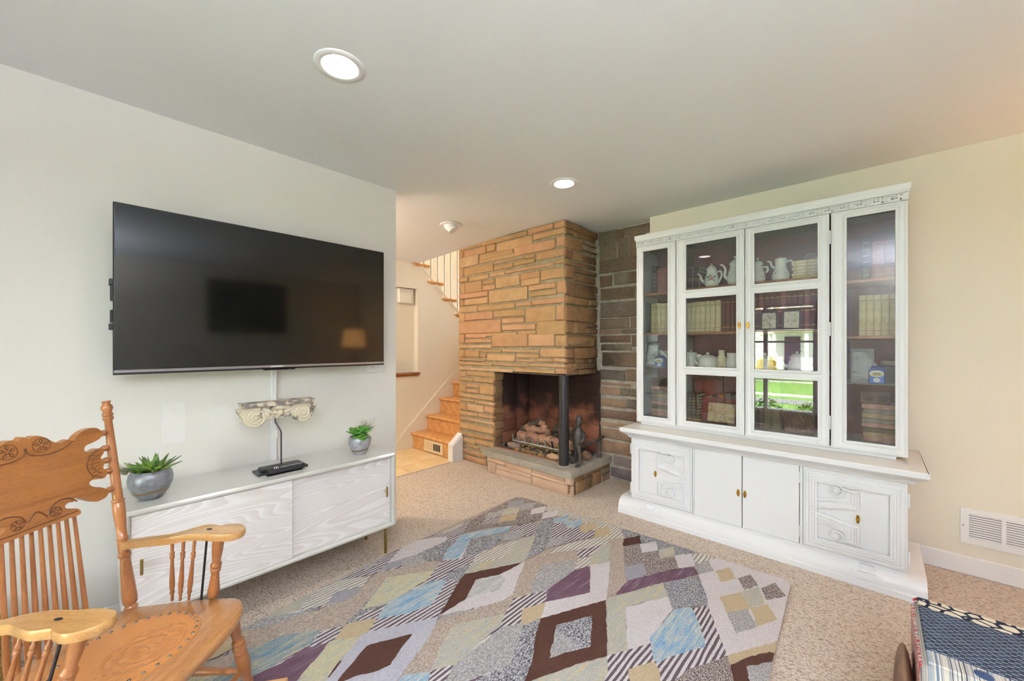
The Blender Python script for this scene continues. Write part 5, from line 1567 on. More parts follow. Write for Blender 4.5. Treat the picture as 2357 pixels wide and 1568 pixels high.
for S_, p0, p1, pt, wh in (('L', 1484, 1513, 790, 'left'), ('R', 1958, 2012, 803, 'right')):
    card('photo_card', p0, p1, pt, 868, 3.11, SH[S_][2], .05, m_print('photo_winter_' + S_, (176, 178, 180), (92, 104, 84), 9), mat('frame_silver', (110, 112, 114), .4, .4), 'grey framed landscape photo leaning in the %s glazed compartment' % wh, 'picture')
def tin(px0, px1, py0, zs, y, label):
    x0, x1 = X(px0, y), X(px1, y); zt = Zp((px0 + px1) / 2, py0, y); w = x1 - x0; cx = (x0 + x1) / 2; h = (zt - zs)
    T = thing('tea_tin', label, 'tin', (cx, y + w / 2, zs))
    BT = mat('tin_blue', (44, 84, 168), .3, .2, spec=.6)
    m = MB(); m.box(x0, x1, y, y + w, zs, zs + h * .82, .003); m.build('body', BT, T, smooth=False)
    m = MB(); m.box(x0 + .004, x1 - .004, y + .004, y + w - .004, zs + h * .82, zs + h * .90, .002); m.lathe((cx, y + w / 2, zs + h * .90), [(w * .36, 0), (w * .36, h * .09), (w * .33, h * .10)], 20); m.build('lid', mat('tin_blue_dark', (34, 64, 132), .25, .3), T, angle=40)
    for (zc, rx, rz, c, nm) in ((.56, .47, .19, (226, 222, 196), 'oval_label'), (.20, .22, .12, (230, 230, 226), 'round_label')):
        m = MB(); m.prism([(cx + rx * w * math.cos(k * math.pi / 12), zs + h * zc * .82 / .82 + rz * h * math.sin(k * math.pi / 12)) for k in range(24)], lambda u, v, q: Vector((u, q, v)), y - .0015, y + .001); o_ = m.build(nm, mat(nm, c, .4), T, smooth=False)
        if nm == 'oval_label':
            m = MB(); m.prism([(cx + .40 * w * math.cos(k * math.pi / 12), zs + h * (zc - .03) + .10 * h * math.sin(k * math.pi / 12)) for k in range(24)], lambda u, v, q: Vector((u, q, v)), y - .0022, y - .001); m.build('meadow', mat('label_meadow', (150, 158, 92), .5, col2=(190, 180, 120), scale=60), o_, smooth=False)
            for dx in (-.08, .12):
                m = MB(); m.box(cx + dx * w - .003, cx + dx * w + .003, y - .003, y - .0015, zs + h * (zc - .02), zs + h * (zc + .06)); m.build('figure_mark', BLACK, o_, smooth=False)
        else:
            m = MB(); m.box(cx - .006, cx + .006, y - .0025, y - .001, zs + h * .19, zs + h * .215); m.build('label_mark', BLACK, o_, smooth=False)
    return T
tin(1507, 1527, 818, SH['L'][2], 3.10, 'blue tea tin with oval meadow label in the left compartment')
tin(2000, 2036, 843, SH['R'][2], 3.09, 'blue tea tin with oval meadow label in the right compartment')
for S_, px, wh in (('L', 1536, 'left'), ('R', 2052, 'right')):
    for k in range(4):
        x = X(px, 3.24); z = SH[S_][2]
        m = MB(); m.lathe((x, 3.26, z + .10 + k * .007), [(.03, 0), (.05, .002), (.058 - k * .004, .006), (.056 - k * .004, .006), (.03, .003)], 20); m.build('saucer', CH_WHITE, label='%s white saucer in the pile behind the %s blue tin' % (('lowest', 'second', 'third', 'topmost')[k], wh), cat='saucer', group='saucers in the hutch')
    m = MB(); x = X(px, 3.24); m.box(x - .05, x + .05, 3.20, 3.32, z, z + .0995, .006); m.build('lidded_box', mat('box_navy', (48, 66, 104), .5), smooth=False, label='dark blue box under the saucers in the %s glazed compartment' % wh, cat='box')
    x = X(px, 3.1) - (.05 if S_ == 'L' else .075)
    # white bird ornament perched behind the tin
    T = thing('bird_figurine', 'white china bird behind the blue tin in the %s compartment' % wh, 'figurine', (x - .02, 3.17, z))
    m = MB(); m.tube(catmull([(x - .055, 3.17, z + .128), (x - .03, 3.17, z + .122), (x - .005, 3.17, z + .10), (x + .02, 3.17, z + .07)], 4), [.003, .006, .009, .012, .014, .017, .019, .020, .020, .019, .017, .013, .008], 8); m.build('body', CH_WHITE, T)
    m = MB(); m.turn((x - .002, 3.17, z), (x - .002, 3.17, z + .10), [(0, .018), (.08, .016), (.16, .006), (1, .006)], 12); m.build('perch', CH_WHITE, T)
    # carved wooden capital on the books
    zt = SH[S_][3]
    zt = Zp((1525 if S_ == 'L' else 2024), (890 if S_ == 'L' else 932), 3.14) + .001
    p0, p1 = (1496, 1540) if S_ == 'L' else (1979, 2050)
    x0, x1 = X(p0, 3.14), X(p1, 3.14)
    T = thing('carved_fragment', 'dark carved wooden scroll fragment on the book stack in the %s compartment' % wh, 'carving', ((x0 + x1) / 2, 3.2, zt))
    WD = mat('walnut_carved', (96, 70, 56), .5, col2=(62, 46, 38), scale=20, bump=.4)
    m = MB(); m.box(x0, x1, 3.155, 3.25, zt, zt + .062, .004); m.build('block', WD, T, smooth=False)
    for k in range(2):
        xc = x0 + (x1 - x0) * (.30 + .46 * k); o_ = MB()
        o_.tube([(xc + .026 * (1 - j / 40 * .8) * math.cos(j * .38), 3.152, zt + .030 + .026 * (1 - j / 40 * .8) * math.sin(j * .38)) for j in range(36)], .004, 6); o_.sphere((xc, 3.152, zt + .030), .008, nu=10, nv=6); o_.build('scroll', WD, T)
# bronze-brown carved relief head with curling locks (lower right of centre)
x0, x1 = X(1795, 3.1), X(1872, 3.1); zb = SH['C'][3]; zt = Zp(1830, 925, 3.1)
T = thing('carved_relief', 'dark bronze relief with curling carved locks in the lower right of the hutch', 'carving', ((x0 + x1) / 2, 3.14, zb))
BRZ = mat('bronze_relief', (112, 78, 56), .35, .35, col2=(70, 48, 36), scale=16, bump=.2)
m = MB(); m.box(x0 + .01, x1, 3.135, 3.20, zb, zt, .01); m.build('back_block', BRZ, T, smooth=False)
random.seed(9)
for k in range(13):
    xa = x0 + (x1 - x0) * (.08 + .9 * k / 12); h = zt - zb
    pts = [(xa + .012 * math.sin(q * 1.4 + k), 3.128 - .008 * math.sin(q * .9 + k * 2), zt - .004 - h * q / 7) for q in range(7)]
    m = MB(); m.tube(catmull(pts, 4), [.010 - .0002 * i for i in range(25)], 7); m.build('lock', BRZ, T)
for k in range(7):
    xc, zc, r = x0 + (x1 - x0) * random.uniform(.05, .95), zt - (zt - zb) * random.uniform(.05, .7), random.uniform(.012, .02)
    m = MB(); m.tube([(xc + r * (1 - j / 30) * math.cos(j * .45), 3.116, zc + r * (1 - j / 30) * math.sin(j * .45)) for j in range(26)], .0045, 6); m.build('curl', BRZ, T)
random.seed(31)
# ================================================================== area rug: geometric patchwork of pile colours
def m_pile(name, a, b, kind='heather', c3=None):
    """wool pile; yarn rows run along y"""
    t = NT('rug_' + name)
    v = t.coord()
    fine = t.noise(t.coord((1, .35, 1)), 260, 3, .6)
    if kind == 'plain':
        c = t.mix(t.noise(v, 9, 3), a, b)
    elif kind == 'speck':
        f = t.ramp(t.noise(t.coord((1, .30, 1), rot=(0, 0, .15)), 330, 3, .6), [(.43, (0, 0, 0)), (.57, (255, 255, 255))])
        c = t.mix(f, a, b)
    elif kind == 'stripe':
        w = t.n('ShaderNodeTexWave', wave_type='BANDS', bands_direction='X')
        w.inputs['Scale'].default_value = 15.0; w.inputs['Distortion'].default_value = 4.5; w.inputs['Detail'].default_value = 3; w.inputs['Detail Scale'].default_value = .55
        t.l(t.coord((1, .35, 1)), w.inputs['Vector'])
        c = t.mix(t.ramp(w.outputs['Fac'], [(.40, (0, 0, 0)), (.56, (255, 255, 255))]), a, b)
    else:
        s1 = t.noise(t.coord((1, .09, 1)), 105, 4, .65, .5)
        c = t.mix(t.ramp(s1, [(.36, (0, 0, 0)), (.62, (255, 255, 255))]), a, b)
        if c3: c = t.mix(t.ramp(t.noise(t.coord((1, .07, 1)), 64, 3, .55), [(.55, (0, 0, 0)), (.68, (255, 255, 255))]), c, c3)
    c = t.mix(t.ramp(fine, [(.30, (150, 150, 150)), (.62, (0, 0, 0))]), c, tuple(int(k * .42) for k in a))
    c = t.mix(t.ramp(fine, [(.55, (0, 0, 0)), (.8, (110, 110, 110))]), c, tuple(min(255, int(k * 1.25)) for k in b))
    t.bump(fine, .9, .006)
    return t.out(c, .95, 0, .08)


RUGM = dict(
    taupe=m_pile('taupe', (166, 146, 132), (202, 190, 178), 'speck'), cream=m_pile('cream', (222, 215, 216), (212, 205, 206), 'plain'), brown=m_pile('brown', (98, 68, 58), (82, 56, 48), 'plain'),
    tan=m_pile('tan', (204, 186, 154), (192, 172, 140), 'plain'), grey=m_pile('grey', (172, 170, 176), (158, 156, 162), 'plain'), lilac=m_pile('lilac', (200, 198, 208), (186, 185, 196), 'plain'),
    sage=m_pile('sage', (196, 191, 172), (182, 182, 176), 'heather', (208, 190, 148)), sagey=m_pile('straw', (214, 202, 156), (196, 196, 178), 'heather', (168, 178, 186)),
    blue=m_pile('blue', (114, 166, 208), (208, 208, 196), 'heather', (158, 190, 214)), bluetan=m_pile('blue_tan', (104, 146, 172), (196, 186, 160), 'heather', (150, 164, 168)),
    plum=m_pile('plum', (104, 76, 88), (122, 96, 110), 'heather', (146, 126, 140)), charcoal=m_pile('charcoal', (70, 68, 78), (206, 204, 206), 'speck'), bspeck=m_pile('brown_speck', (82, 68, 66), (196, 184, 178), 'speck'),
    gspeck=m_pile('grey_speck', (146, 142, 142), (200, 197, 196), 'speck'), stripe=m_pile('stripe', (100, 86, 94), (220, 214, 214), 'stripe'), stripel=m_pile('pale_stripe', (168, 160, 150), (226, 222, 212), 'stripe'), pale=m_pile('pale', (214, 212, 208), (182, 180, 177), 'heather'))
ZS = dict(a=(480, 1330, 400 / 2357), b=(780, 1330, 400 / 2357), c=(1080, 1330, 400 / 2357), d=(1440, 1330, 400 / 2357), e=(700, 1180, 400 / 2357), f=(1000, 1130, 300 / 2240), g=(1250, 1150, 350 / 2357), h=(1500, 1230, 340 / 2357), p=(0, 0, 1))
RG = [
    ('a', 'taupe', [(2200, 30), (2357, 0), (2357, 100), (2200, 250), (2070, 430), (1850, 640), (1600, 720), (1300, 740), (950, 820), (560, 970), (420, 740), (900, 640), (1300, 500), (1600, 400), (1950, 240)]),
    ('a', 'gspeck', [(380, 600), (700, 560), (950, 510), (1200, 480), (1500, 430), (1600, 400), (1300, 500), (1000, 610), (700, 700), (430, 740)]),
    ('a', 'sage', [(380, 600), (480, 540), (780, 405), (1050, 300), (1220, 225), (1600, 70), (1500, 200), (1400, 250), (1230, 450), (1000, 510), (700, 560)]),
    ('a', 'stripel', [(1600, 80), (1700, 25), (2200, -10), (2100, 120), (1750, 200), (1580, 380), (1240, 460), (1400, 250)]),
    ('a', 'lilac', [(800, 400), (1050, 300), (1220, 235), (1110, 340), (980, 400)]),
    ('a', 'grey', [(1730, 200), (2100, 130), (2000, 240), (1850, 310), (1580, 385)]),
    ('e', 'stripe', [(290, 960), (600, 820), (830, 705), (1080, 555), (1335, 470), (1300, 540), (1130, 700), (980, 830), (650, 900), (440, 930)]),
    ('e', 'gspeck', [(590, 830), (830, 715), (1080, 575), (1040, 660), (950, 740), (650, 830)]),
    ('e', 'taupe', [(1700, 660), (1870, 680), (1780, 790), (1500, 830), (1100, 900), (1000, 1030), (880, 1190), (760, 1296), (400, 1296), (600, 1250), (800, 1050), (900, 900), (1000, 820), (1250, 770)]),
    ('e', 'cream', [(1335, 470), (1560, 380), (1800, 340), (1950, 335), (1920, 400), (1510, 580), (1250, 660), (1130, 700), (1200, 620)]),
    ('e', 'grey', [(1130, 700), (1330, 660), (1290, 740), (1000, 815)]),
    ('e', 'gspeck', [(1510, 580), (1620, 640), (1700, 665), (1330, 760), (1330, 660)]),
    ('e', 'charcoal', [(1510, 580), (1620, 530), (1930, 400), (2040, 410), (1880, 600), (1690, 680), (1620, 640)]),
    ('e', 'stripe', [(1640, 362), (1850, 280), (2110, 170), (2220, 110), (2160, 260), (2120, 310), (2040, 400), (1930, 395), (1950, 340), (1800, 345)]),
    ('e', 'stripel', [(1850, 290), (2110, 172), (2170, 150), (2060, 235), (1900, 290)]),
    ('p', 'sagey', [(887, 1333), (921, 1326), (955, 1321), (1002, 1314), (987, 1336), (960, 1349), (890, 1393), (863, 1398), (833, 1406), (850, 1385), (870, 1360)]),
    ('f', 'stripe', [(150, 1210), (420, 1180), (720, 1110), (660, 1240), (520, 1430), (430, 1568), (-150, 1568), (0, 1380)]),
    ('b', 'stripe', [(1230, 50), (1650, 0), (1640, 20), (1540, 210), (1340, 545), (850, 660), (400, 755), (510, 570), (200, 590), (310, 500), (590, 400), (900, 230)]),
    ('f', 'charcoal', [(220, 1430), (480, 1300), (620, 1270), (560, 1400), (440, 1568), (200, 1540)]),
    ('b', 'blue', [(1470, 30), (1440, 80), (1330, 270), (1240, 390), (900, 500), (510, 570), (600, 430), (700, 320), (900, 230), (1250, 60)]),
    ('f', 'bspeck', [(1420, 112), (1500, 90), (1560, 92), (1640, 112), (1900, 190), (1980, 240), (1840, 500), (1500, 590), (1000, 620), (490, 730), (470, 600), (900, 360), (1200, 220)]),
    ('f', 'stripe', [(480, 580), (640, 490), (600, 560), (500, 720), (380, 880), (200, 870), (240, 800)]),
    ('f', 'blue', [(1325, 610), (1260, 710), (960, 770), (620, 840), (600, 930), (520, 1020), (400, 1180), (130, 1210), (210, 1050), (320, 930), (440, 770), (800, 690)]),
    ('f', 'charcoal', [(640, 850), (1210, 750), (1170, 870), (1100, 920), (760, 1090), (480, 1150), (600, 930)]),
    ('f', 'grey', [(1290, 190), (1550, 155), (1495, 265), (1265, 300)]), ('f', 'gspeck', [(1495, 265), (1530, 230), (1740, 205), (1690, 310), (1460, 350)]), ('f', 'sage', [(1265, 300), (1480, 280), (1430, 400), (1150, 440), (1190, 340)]),
    ('f', 'tan', [(1150, 450), (1430, 405), (1390, 510), (1100, 555)]), ('f', 'gspeck', [(920, 400), (1190, 330), (1150, 440), (870, 500)]), ('f', 'stripe', [(860, 510), (1130, 455), (1100, 555), (800, 590)]),
    ('f', 'stripe', [(1500, 590), (1790, 530), (1750, 660), (1730, 770), (1500, 800), (1310, 690), (1330, 640)]), ('f', 'gspeck', [(1280, 715), (1530, 680), (1510, 800), (1430, 850), (1170, 870), (1200, 760)]),
    ('g', 'stripel', [(20, 170), (90, 85), (340, 150), (900, 300), (1200, 430), (1250, 620), (1040, 640), (560, 330), (210, 260)]),
    ('f', 'cream', [(1680, 320), (1920, 270), (1880, 380), (1645, 415)]), ('f', 'cream', [(1870, 390), (2120, 340), (2080, 450), (1835, 500)]),
    ('f', 'charcoal', [(1840, 510), (2060, 470), (2050, 620), (2000, 780), (1900, 1020), (1580, 1190), (1700, 900), (1740, 700)]),
    ('f', 'sage', [(1730, 770), (1700, 900), (1580, 1190), (1510, 1245), (1350, 1275), (900, 1370), (520, 1440), (660, 1240), (1000, 1210), (1250, 1140), (1360, 1010), (1430, 850)]),
    ('f', 'stripel', [(730, 1110), (1430, 840), (1360, 1000), (1250, 1140), (900, 1210), (690, 1230)]),
    ('g', 'stripe', [(160, 375), (350, 370), (560, 420), (570, 480), (800, 480), (790, 590), (430, 660), (340, 700), (110, 580)]),
    ('g', 'blue', [(170, 310), (400, 240), (390, 330), (350, 380), (160, 370)]), ('g', 'blue', [(370, 340), (620, 300), (600, 390), (520, 440), (380, 460), (350, 400)]),
    ('g', 'tan', [(600, 390), (820, 350), (820, 460), (620, 530), (570, 460)]), ('g', 'tan', [(820, 460), (1040, 430), (1030, 560), (790, 600)]), ('g', 'gspeck', [(100, 620), (370, 570), (340, 690), (60, 760)]),
    ('g', 'stripel', [(0, 870), (350, 700), (800, 600), (1030, 570), (1010, 700), (530, 800), (200, 830)]), ('g', 'stripe', [(530, 820), (640, 780), (940, 710), (740, 870), (530, 920)]),
    ('g', 'stripel', [(530, 930), (740, 890), (740, 1040), (500, 1090)]), ('g', 'sage', [(740, 870), (940, 710), (1040, 700), (1020, 980), (740, 1030)]),
    ('p', 'taupe', [(1212, 1292), (1250, 1282), (1295, 1272), (1328, 1266), (1328, 1288), (1250, 1305), (1235, 1330), (1222, 1366), (1178, 1380), (1194, 1330)]),
    ('p', 'gspeck', [(1250, 1304), (1322, 1290), (1324, 1313), (1287, 1341), (1260, 1359), (1219, 1371), (1229, 1330)]),
    ('c', 'stripe', [(580, 300), (960, 200), (1060, 170), (1040, 345), (720, 430), (700, 640), (430, 700), (480, 530)]),
    ('p', 'cream', [(1010, 1419), (1072, 1381), (1110, 1369), (1150, 1360), (1163, 1336), (1151, 1324), (1167, 1316), (1203, 1296.5), (1210, 1291), (1194, 1330), (1175, 1379), (1131, 1393), (1080, 1405)]),
    ('p', 'brown', [(1010, 1419), (1024, 1398), (1043, 1364), (1058, 1337), (1070, 1323), (1120, 1313), (1161, 1305), (1181, 1300.5), (1203, 1296.5), (1167, 1316), (1151, 1324), (1096, 1336), (1085, 1357), (1072, 1381), (1051, 1394)]),
    ('p', 'pale', [(1072, 1381), (1085, 1357), (1096, 1336), (1127, 1330), (1151, 1324), (1163, 1336), (1150, 1360), (1110, 1369)]),
    ('b', 'taupe', [(2357, 240), (2357, 340), (2250, 500), (2000, 560), (1530, 680), (1400, 940), (1240, 1280), (1000, 1340), (820, 1380), (1000, 1130), (1200, 850), (1340, 590), (1700, 480), (2200, 330)]),
    ('b', 'sage', [(2240, 510), (2200, 660), (2100, 730), (1750, 1050), (1560, 1200), (1240, 1280), (1300, 1130), (1400, 940), (1530, 680), (1700, 620), (2000, 560)]),
    ('c', 'gspeck', [(430, 690), (710, 630), (640, 950), (560, 1200), (250, 1310), (-100, 1470), (-350, 1450), (-250, 1250), (100, 960)]),
    ('c', 'charcoal', [(720, 655), (960, 565), (905, 800), (850, 1150), (780, 1450), (0, 1450), (300, 1300), (560, 1200), (640, 950)]),
    ('c', 'tan', [(720, 440), (1040, 345), (965, 570), (720, 655)]),
    ('c', 'brown', [(965, 565), (1150, 515), (1500, 410), (1855, 315), (1865, 700), (1870, 1085), (1500, 1180), (1200, 1290), (750, 1450), (850, 1150), (905, 800)]),
    ('c', 'gspeck', [(1185, 655), (1665, 530), (1640, 950), (1250, 1050), (1085, 1110), (1150, 800)]), ('c', 'charcoal', [(1185, 655), (1670, 530), (1640, 950), (1500, 950), (1180, 720)]),
    ('p', 'cream', [(1358.4, 1303), (1404.4, 1295.5), (1402, 1333), (1396, 1383), (1334.6, 1400), (1245, 1426), (1256.5, 1387.7), (1358.3, 1365.6)]),
    ('p', 'plum', [(1260, 1359), (1287, 1341), (1324, 1314), (1358.4, 1305), (1358.3, 1366), (1256.5, 1388)]),
    ('b', 'lilac', [(1340, 545), (1310, 640), (1200, 850), (1000, 1130), (840, 1340), (760, 1450), (-190, 1450), (0, 1200), (150, 950), (280, 800), (400, 755), (850, 650)]),
    ('b', 'brown', [(-40, 1450), (60, 1310), (220, 1130), (380, 940), (560, 880), (780, 830), (995, 775), (900, 900), (820, 1010), (700, 1200), (550, 1270), (300, 1330)]),
    ('a', 'sagey', [(1170, 1450), (1330, 1250), (1480, 1050), (1640, 870), (1720, 830), (1960, 800), (2080, 790), (1940, 950), (1800, 1100), (1560, 1450)]),
    ('a', 'tan', [(1830, 680), (1880, 640), (2200, 570), (2280, 570), (2160, 740), (2080, 790), (1960, 830), (1680, 860)]),
    ('a', 'stripe', [(1500, 760), (1700, 700), (1870, 650), (1830, 680), (1700, 860), (1640, 880), (1370, 940)]),
    ('a', 'bluetan', [(40, 1430), (300, 1190), (560, 970), (830, 870), (1000, 800), (1300, 750), (1530, 730), (1440, 830), (1370, 940), (1100, 1080), (800, 1250), (640, 1330), (400, 1440)]),
    ('a', 'plum', [(480, 1440), (620, 1340), (1000, 1170), (1310, 960), (1450, 950), (1640, 880), (1480, 1090), (1330, 1250), (1170, 1450)]),
    ('a', 'tan', [(-100, 1010), (200, 790), (330, 750), (540, 750), (330, 950), (150, 1070), (-100, 1180)]),
    ('b', 'blue', [(760, 1450), (900, 1330), (1230, 1290), (1200, 1450)]), ('b', 'stripe', [(1240, 1290), (1560, 1200), (1420, 1450), (1200, 1450)]),
    ('g', 'charcoal', [(1180, 420), (2400, 830), (2310, 850), (2040, 880), (2020, 740), (1780, 790), (1750, 660), (1510, 690), (1500, 570), (1280, 620)]),
    ('g', 'taupe', [(1040, 630), (1240, 600), (1260, 740), (1270, 1040), (1310, 1280), (1120, 1490), (1000, 1500), (1040, 1000)]),
    ('g', 'bspeck', [(1240, 740), (1500, 700), (1530, 830), (1790, 810), (1830, 930), (2050, 910), (2080, 1080), (1600, 1190), (1290, 1290), (1260, 1000)]),
    ('g', 'brown', [(1250, 620), (1500, 570), (1515, 690), (1240, 730)]), ('g', 'cream', [(1500, 700), (1750, 660), (1780, 800), (1540, 840)]), ('g', 'sage', [(1780, 790), (2020, 740), (2040, 880), (1810, 930)]),
    ('g', 'cream', [(2040, 880), (2310, 850), (2360, 1040), (2100, 1080)]), ('g', 'grey', [(1260, 1050), (1560, 1000), (1600, 1180), (1300, 1270)]),
    ('g', 'plum', [(1120, 1495), (1320, 1270), (1700, 1170), (2000, 1090), (2340, 1060), (2400, 1175), (1900, 1310), (1500, 1410)]),
    ('h', 'stripel', [(640, 340), (780, 310), (1030, 395), (900, 430), (700, 490)]), ('h', 'gspeck', [(690, 500), (900, 430), (990, 600), (750, 650)]),
    ('p', 'cream', [(1631, 1291), (1659, 1286), (1826, 1343), (1800, 1440), (1791, 1479), (1674, 1512), (1662, 1483), (1637, 1418), (1609.5, 1330), (1608, 1324), (1643, 1317)]),
    ('h', 'tan', [(1020, 600), (1240, 540), (1350, 720), (1110, 780)]), ('h', 'bspeck', [(1370, 720), (1580, 650), (1700, 830), (1480, 905)]), ('h', 'bspeck', [(1740, 880), (1970, 790), (2140, 1000), (1830, 1070)]),
    ('d', 'tan', [(1275, 265), (1540, 215), (1700, 400), (1690, 440), (1370, 490)]), ('d', 'sage', [(1540, 215), (1800, 130), (1900, 370), (1690, 410)]), ('d', 'tan', [(1690, 420), (1930, 375), (2060, 585), (1790, 675)]),
    ('d', 'gspeck', [(1370, 490), (1650, 435), (1790, 680), (1500, 775)]), ('p', 'sage', [(1397, 1381), (1440, 1368), (1525, 1343), (1538, 1376), (1440, 1399), (1444, 1500), (1397, 1514)]),
    ('d', 'charcoal', [(500, 80), (990, -10), (1110, 290), (1110, 400), (870, 410), (640, 460), (580, 280)]),
    ('d', 'stripe', [(-280, 1085), (25, 1000), (325, 910), (900, 430), (1110, 390), (1160, 520), (1310, 900), (1390, 1080), (1250, 1150), (870, 1260), (600, 1470), (-400, 1470)]),
    ('d', 'cream', [(5, 410), (575, 270), (640, 450), (500, 620), (325, 850), (325, 910), (25, 1000)]),
    ('d', 'blue', [(640, 460), (870, 405), (920, 460), (1000, 640), (1060, 820), (1085, 950), (900, 1000), (550, 1110), (430, 1170), (370, 1120), (340, 920), (325, 850), (500, 640)]),
    ('d', 'tan', [(40, 1260), (390, 1150), (460, 1270), (460, 1470), (60, 1470)]), ('d', 'bspeck', [(600, 1470), (870, 1250), (1270, 1120), (1380, 1070), (1450, 1250), (1470, 1470)]),
    ('d', 'tan', [(1380, 1070), (1700, 980), (2075, 870), (2045, 1040), (1900, 1030), (1600, 1120), (1420, 1200)]), ('d', 'brown', [(1420, 1200), (1620, 1110), (1950, 1020), (2045, 1050), (2010, 1160), (1640, 1220), (1700, 1470), (1470, 1470)]),
    ('d', 'gspeck', [(1640, 1230), (2005, 1150), (1970, 1470), (1720, 1470)]), ('c', 'sage', [(1870, 1085), (1880, 1300), (1830, 1450), (750, 1450), (1200, 1290), (1500, 1180)]),
]
RZ = .010
ca, cb = P(1183, 1146, 'z', RZ), P(1826, 1342, 'z', RZ)
outline = [(-2.262, 2.44), (-2.20, 2.525), (-2.10, 2.538), (cb.x - .03, cb.y), (cb.x, cb.y - .03), (-.262, -.1), (-2.06, -.1), (-2.115, .40), (-2.235, 1.30)]
outline = [(-2.268, 2.40), (-2.255, 2.485), (-2.215, 2.525), (-2.12, 2.536)] + [(cb.x - .035, cb.y + .002), (cb.x - .004, cb.y - .02), (-.300, 1.75), (-.262, -.1), (-2.06, -.1), (-2.115, .40), (-2.232, 1.30)]


def clip(poly, subj):
    """Sutherland-Hodgman against the (nearly convex) rug outline"""
    area = sum(poly[i][0] * poly[(i + 1) % len(poly)][1] - poly[(i + 1) % len(poly)][0] * poly[i][1] for i in range(len(poly)))
    pl = poly if area > 0 else poly[::-1]
    out = subj
    for i in range(len(pl)):
        a, b = pl[i], pl[(i + 1) % len(pl)]
        inn = lambda p: (b[0] - a[0]) * (p[1] - a[1]) - (b[1] - a[1]) * (p[0] - a[0]) >= -1e-9
        new = []
        for j in range(len(out)):
            p, q = out[j - 1], out[j]
            if inn(q):
                if not inn(p): new.append(isect(p, q, a, b))
                new.append(q)
            elif inn(p): new.append(isect(p, q, a, b))
        out = new
        if len(out) < 3: return []
    return out


def isect(p, q, a, b):
    d1 = (q[0] - p[0], q[1] - p[1]); d2 = (b[0] - a[0], b[1] - a[1])
    den = d1[0] * d2[1] - d1[1] * d2[0]
    if abs(den) < 1e-12: return q
    t = ((a[0] - p[0]) * d2[1] - (a[1] - p[1]) * d2[0]) / den
    return (p[0] + d1[0] * t, p[1] + d1[1] * t)


keys = list(RUGM)
m = MB(); m.mi = keys.index('taupe')
n = len(outline); ctr = Vector((-1.25, 1.25))
def shr(s_, z): return [(ctr.x + (x - ctr.x) * s_, ctr.y + (y - ctr.y) * s_, z) for x, y in outline]
vs = shr(1.0, 0) + shr(1.001, .005) + shr(.996, RZ)
m.add(vs, [[k * n + i, k * n + (i + 1) % n, (k + 1) * n + (i + 1) % n, (k + 1) * n + i] for k in range(2) for i in range(n)] + [[2 * n + i for i in range(n)]])
inner = [(ctr.x + (x - ctr.x) * .996, ctr.y + (y - ctr.y) * .996) for x, y in outline]
def patch(w, key, z, grain=.0032):
    """one pile-colour field; its traced edge softened a little, as cut pile is"""
    fine = []
    for i in range(len(w)):
        a, b = w[i], w[(i + 1) % len(w)]
        q = max(1, int((b - a).length / .018))
        for j in range(q):
            c = a + (b - a) * j / q
            if j: c = c + Vector((random.uniform(-grain, grain), random.uniform(-grain, grain), 0))
            fine.append((c.x, c.y))
    pl = clip(inner, fine)
    if len(pl) < 3: return
    m.mi = keys.index(key)
    m.add([(x, y, z) for x, y in pl], [list(range(len(pl)))])


FIELD = [([P(ZS[q][0] + u * ZS[q][2], ZS[q][1] + v * ZS[q][2], 'z', RZ) for u, v in pts], key) for q, key, pts in RG]
NF = len(FIELD)
for r_, (dx, dy) in enumerate(((-.03, -1.70), (.04, -.85), (0, 0))):        # the pattern repeats towards the near end of the rug
    for k, (w, key) in enumerate(FIELD):
        patch([p + Vector((dx, dy, 0)) for p in w], key, RZ + .0003 + (NF * r_ + k) * .000015)
rug = m.build('area_rug', [RUGM[k] for k in keys], smooth=False, label='large patchwork area rug of diamonds in grey, brown, blue and cream', cat='rug')
me = rug.data
bm = bmesh.new(); bm.from_mesh(me)
for f in bm.faces:
    if abs(f.normal.z) > .9 and f.normal.z < 0: f.normal_flip()
bm.to_mesh(me); bm.free()
# ================================================================== pressed-back oak rocking chair
def m_oak(name, a, b, st, rough=.3):
    t = NT(name)
    v = t.coord(st, rnd=True)
    f = t.noise(v, 7, 5, .65, .8)
    c = t.ramp(f, [(.30, a), (.55, b), (.75, tuple(min(255, int(k * 1.1)) for k in b))])
    g = t.noise(t.coord(tuple(k * 5 for k in st), rnd=True), 30, 3, .6)
    c = t.mix(t.ramp(g, [(.50, (0, 0, 0)), (.78, (190, 190, 190))]), c, tuple(int(k * .66) for k in a))
    t.bump(g, .10, .0008)
    return t.out(c, rough, 0, .5, .35)


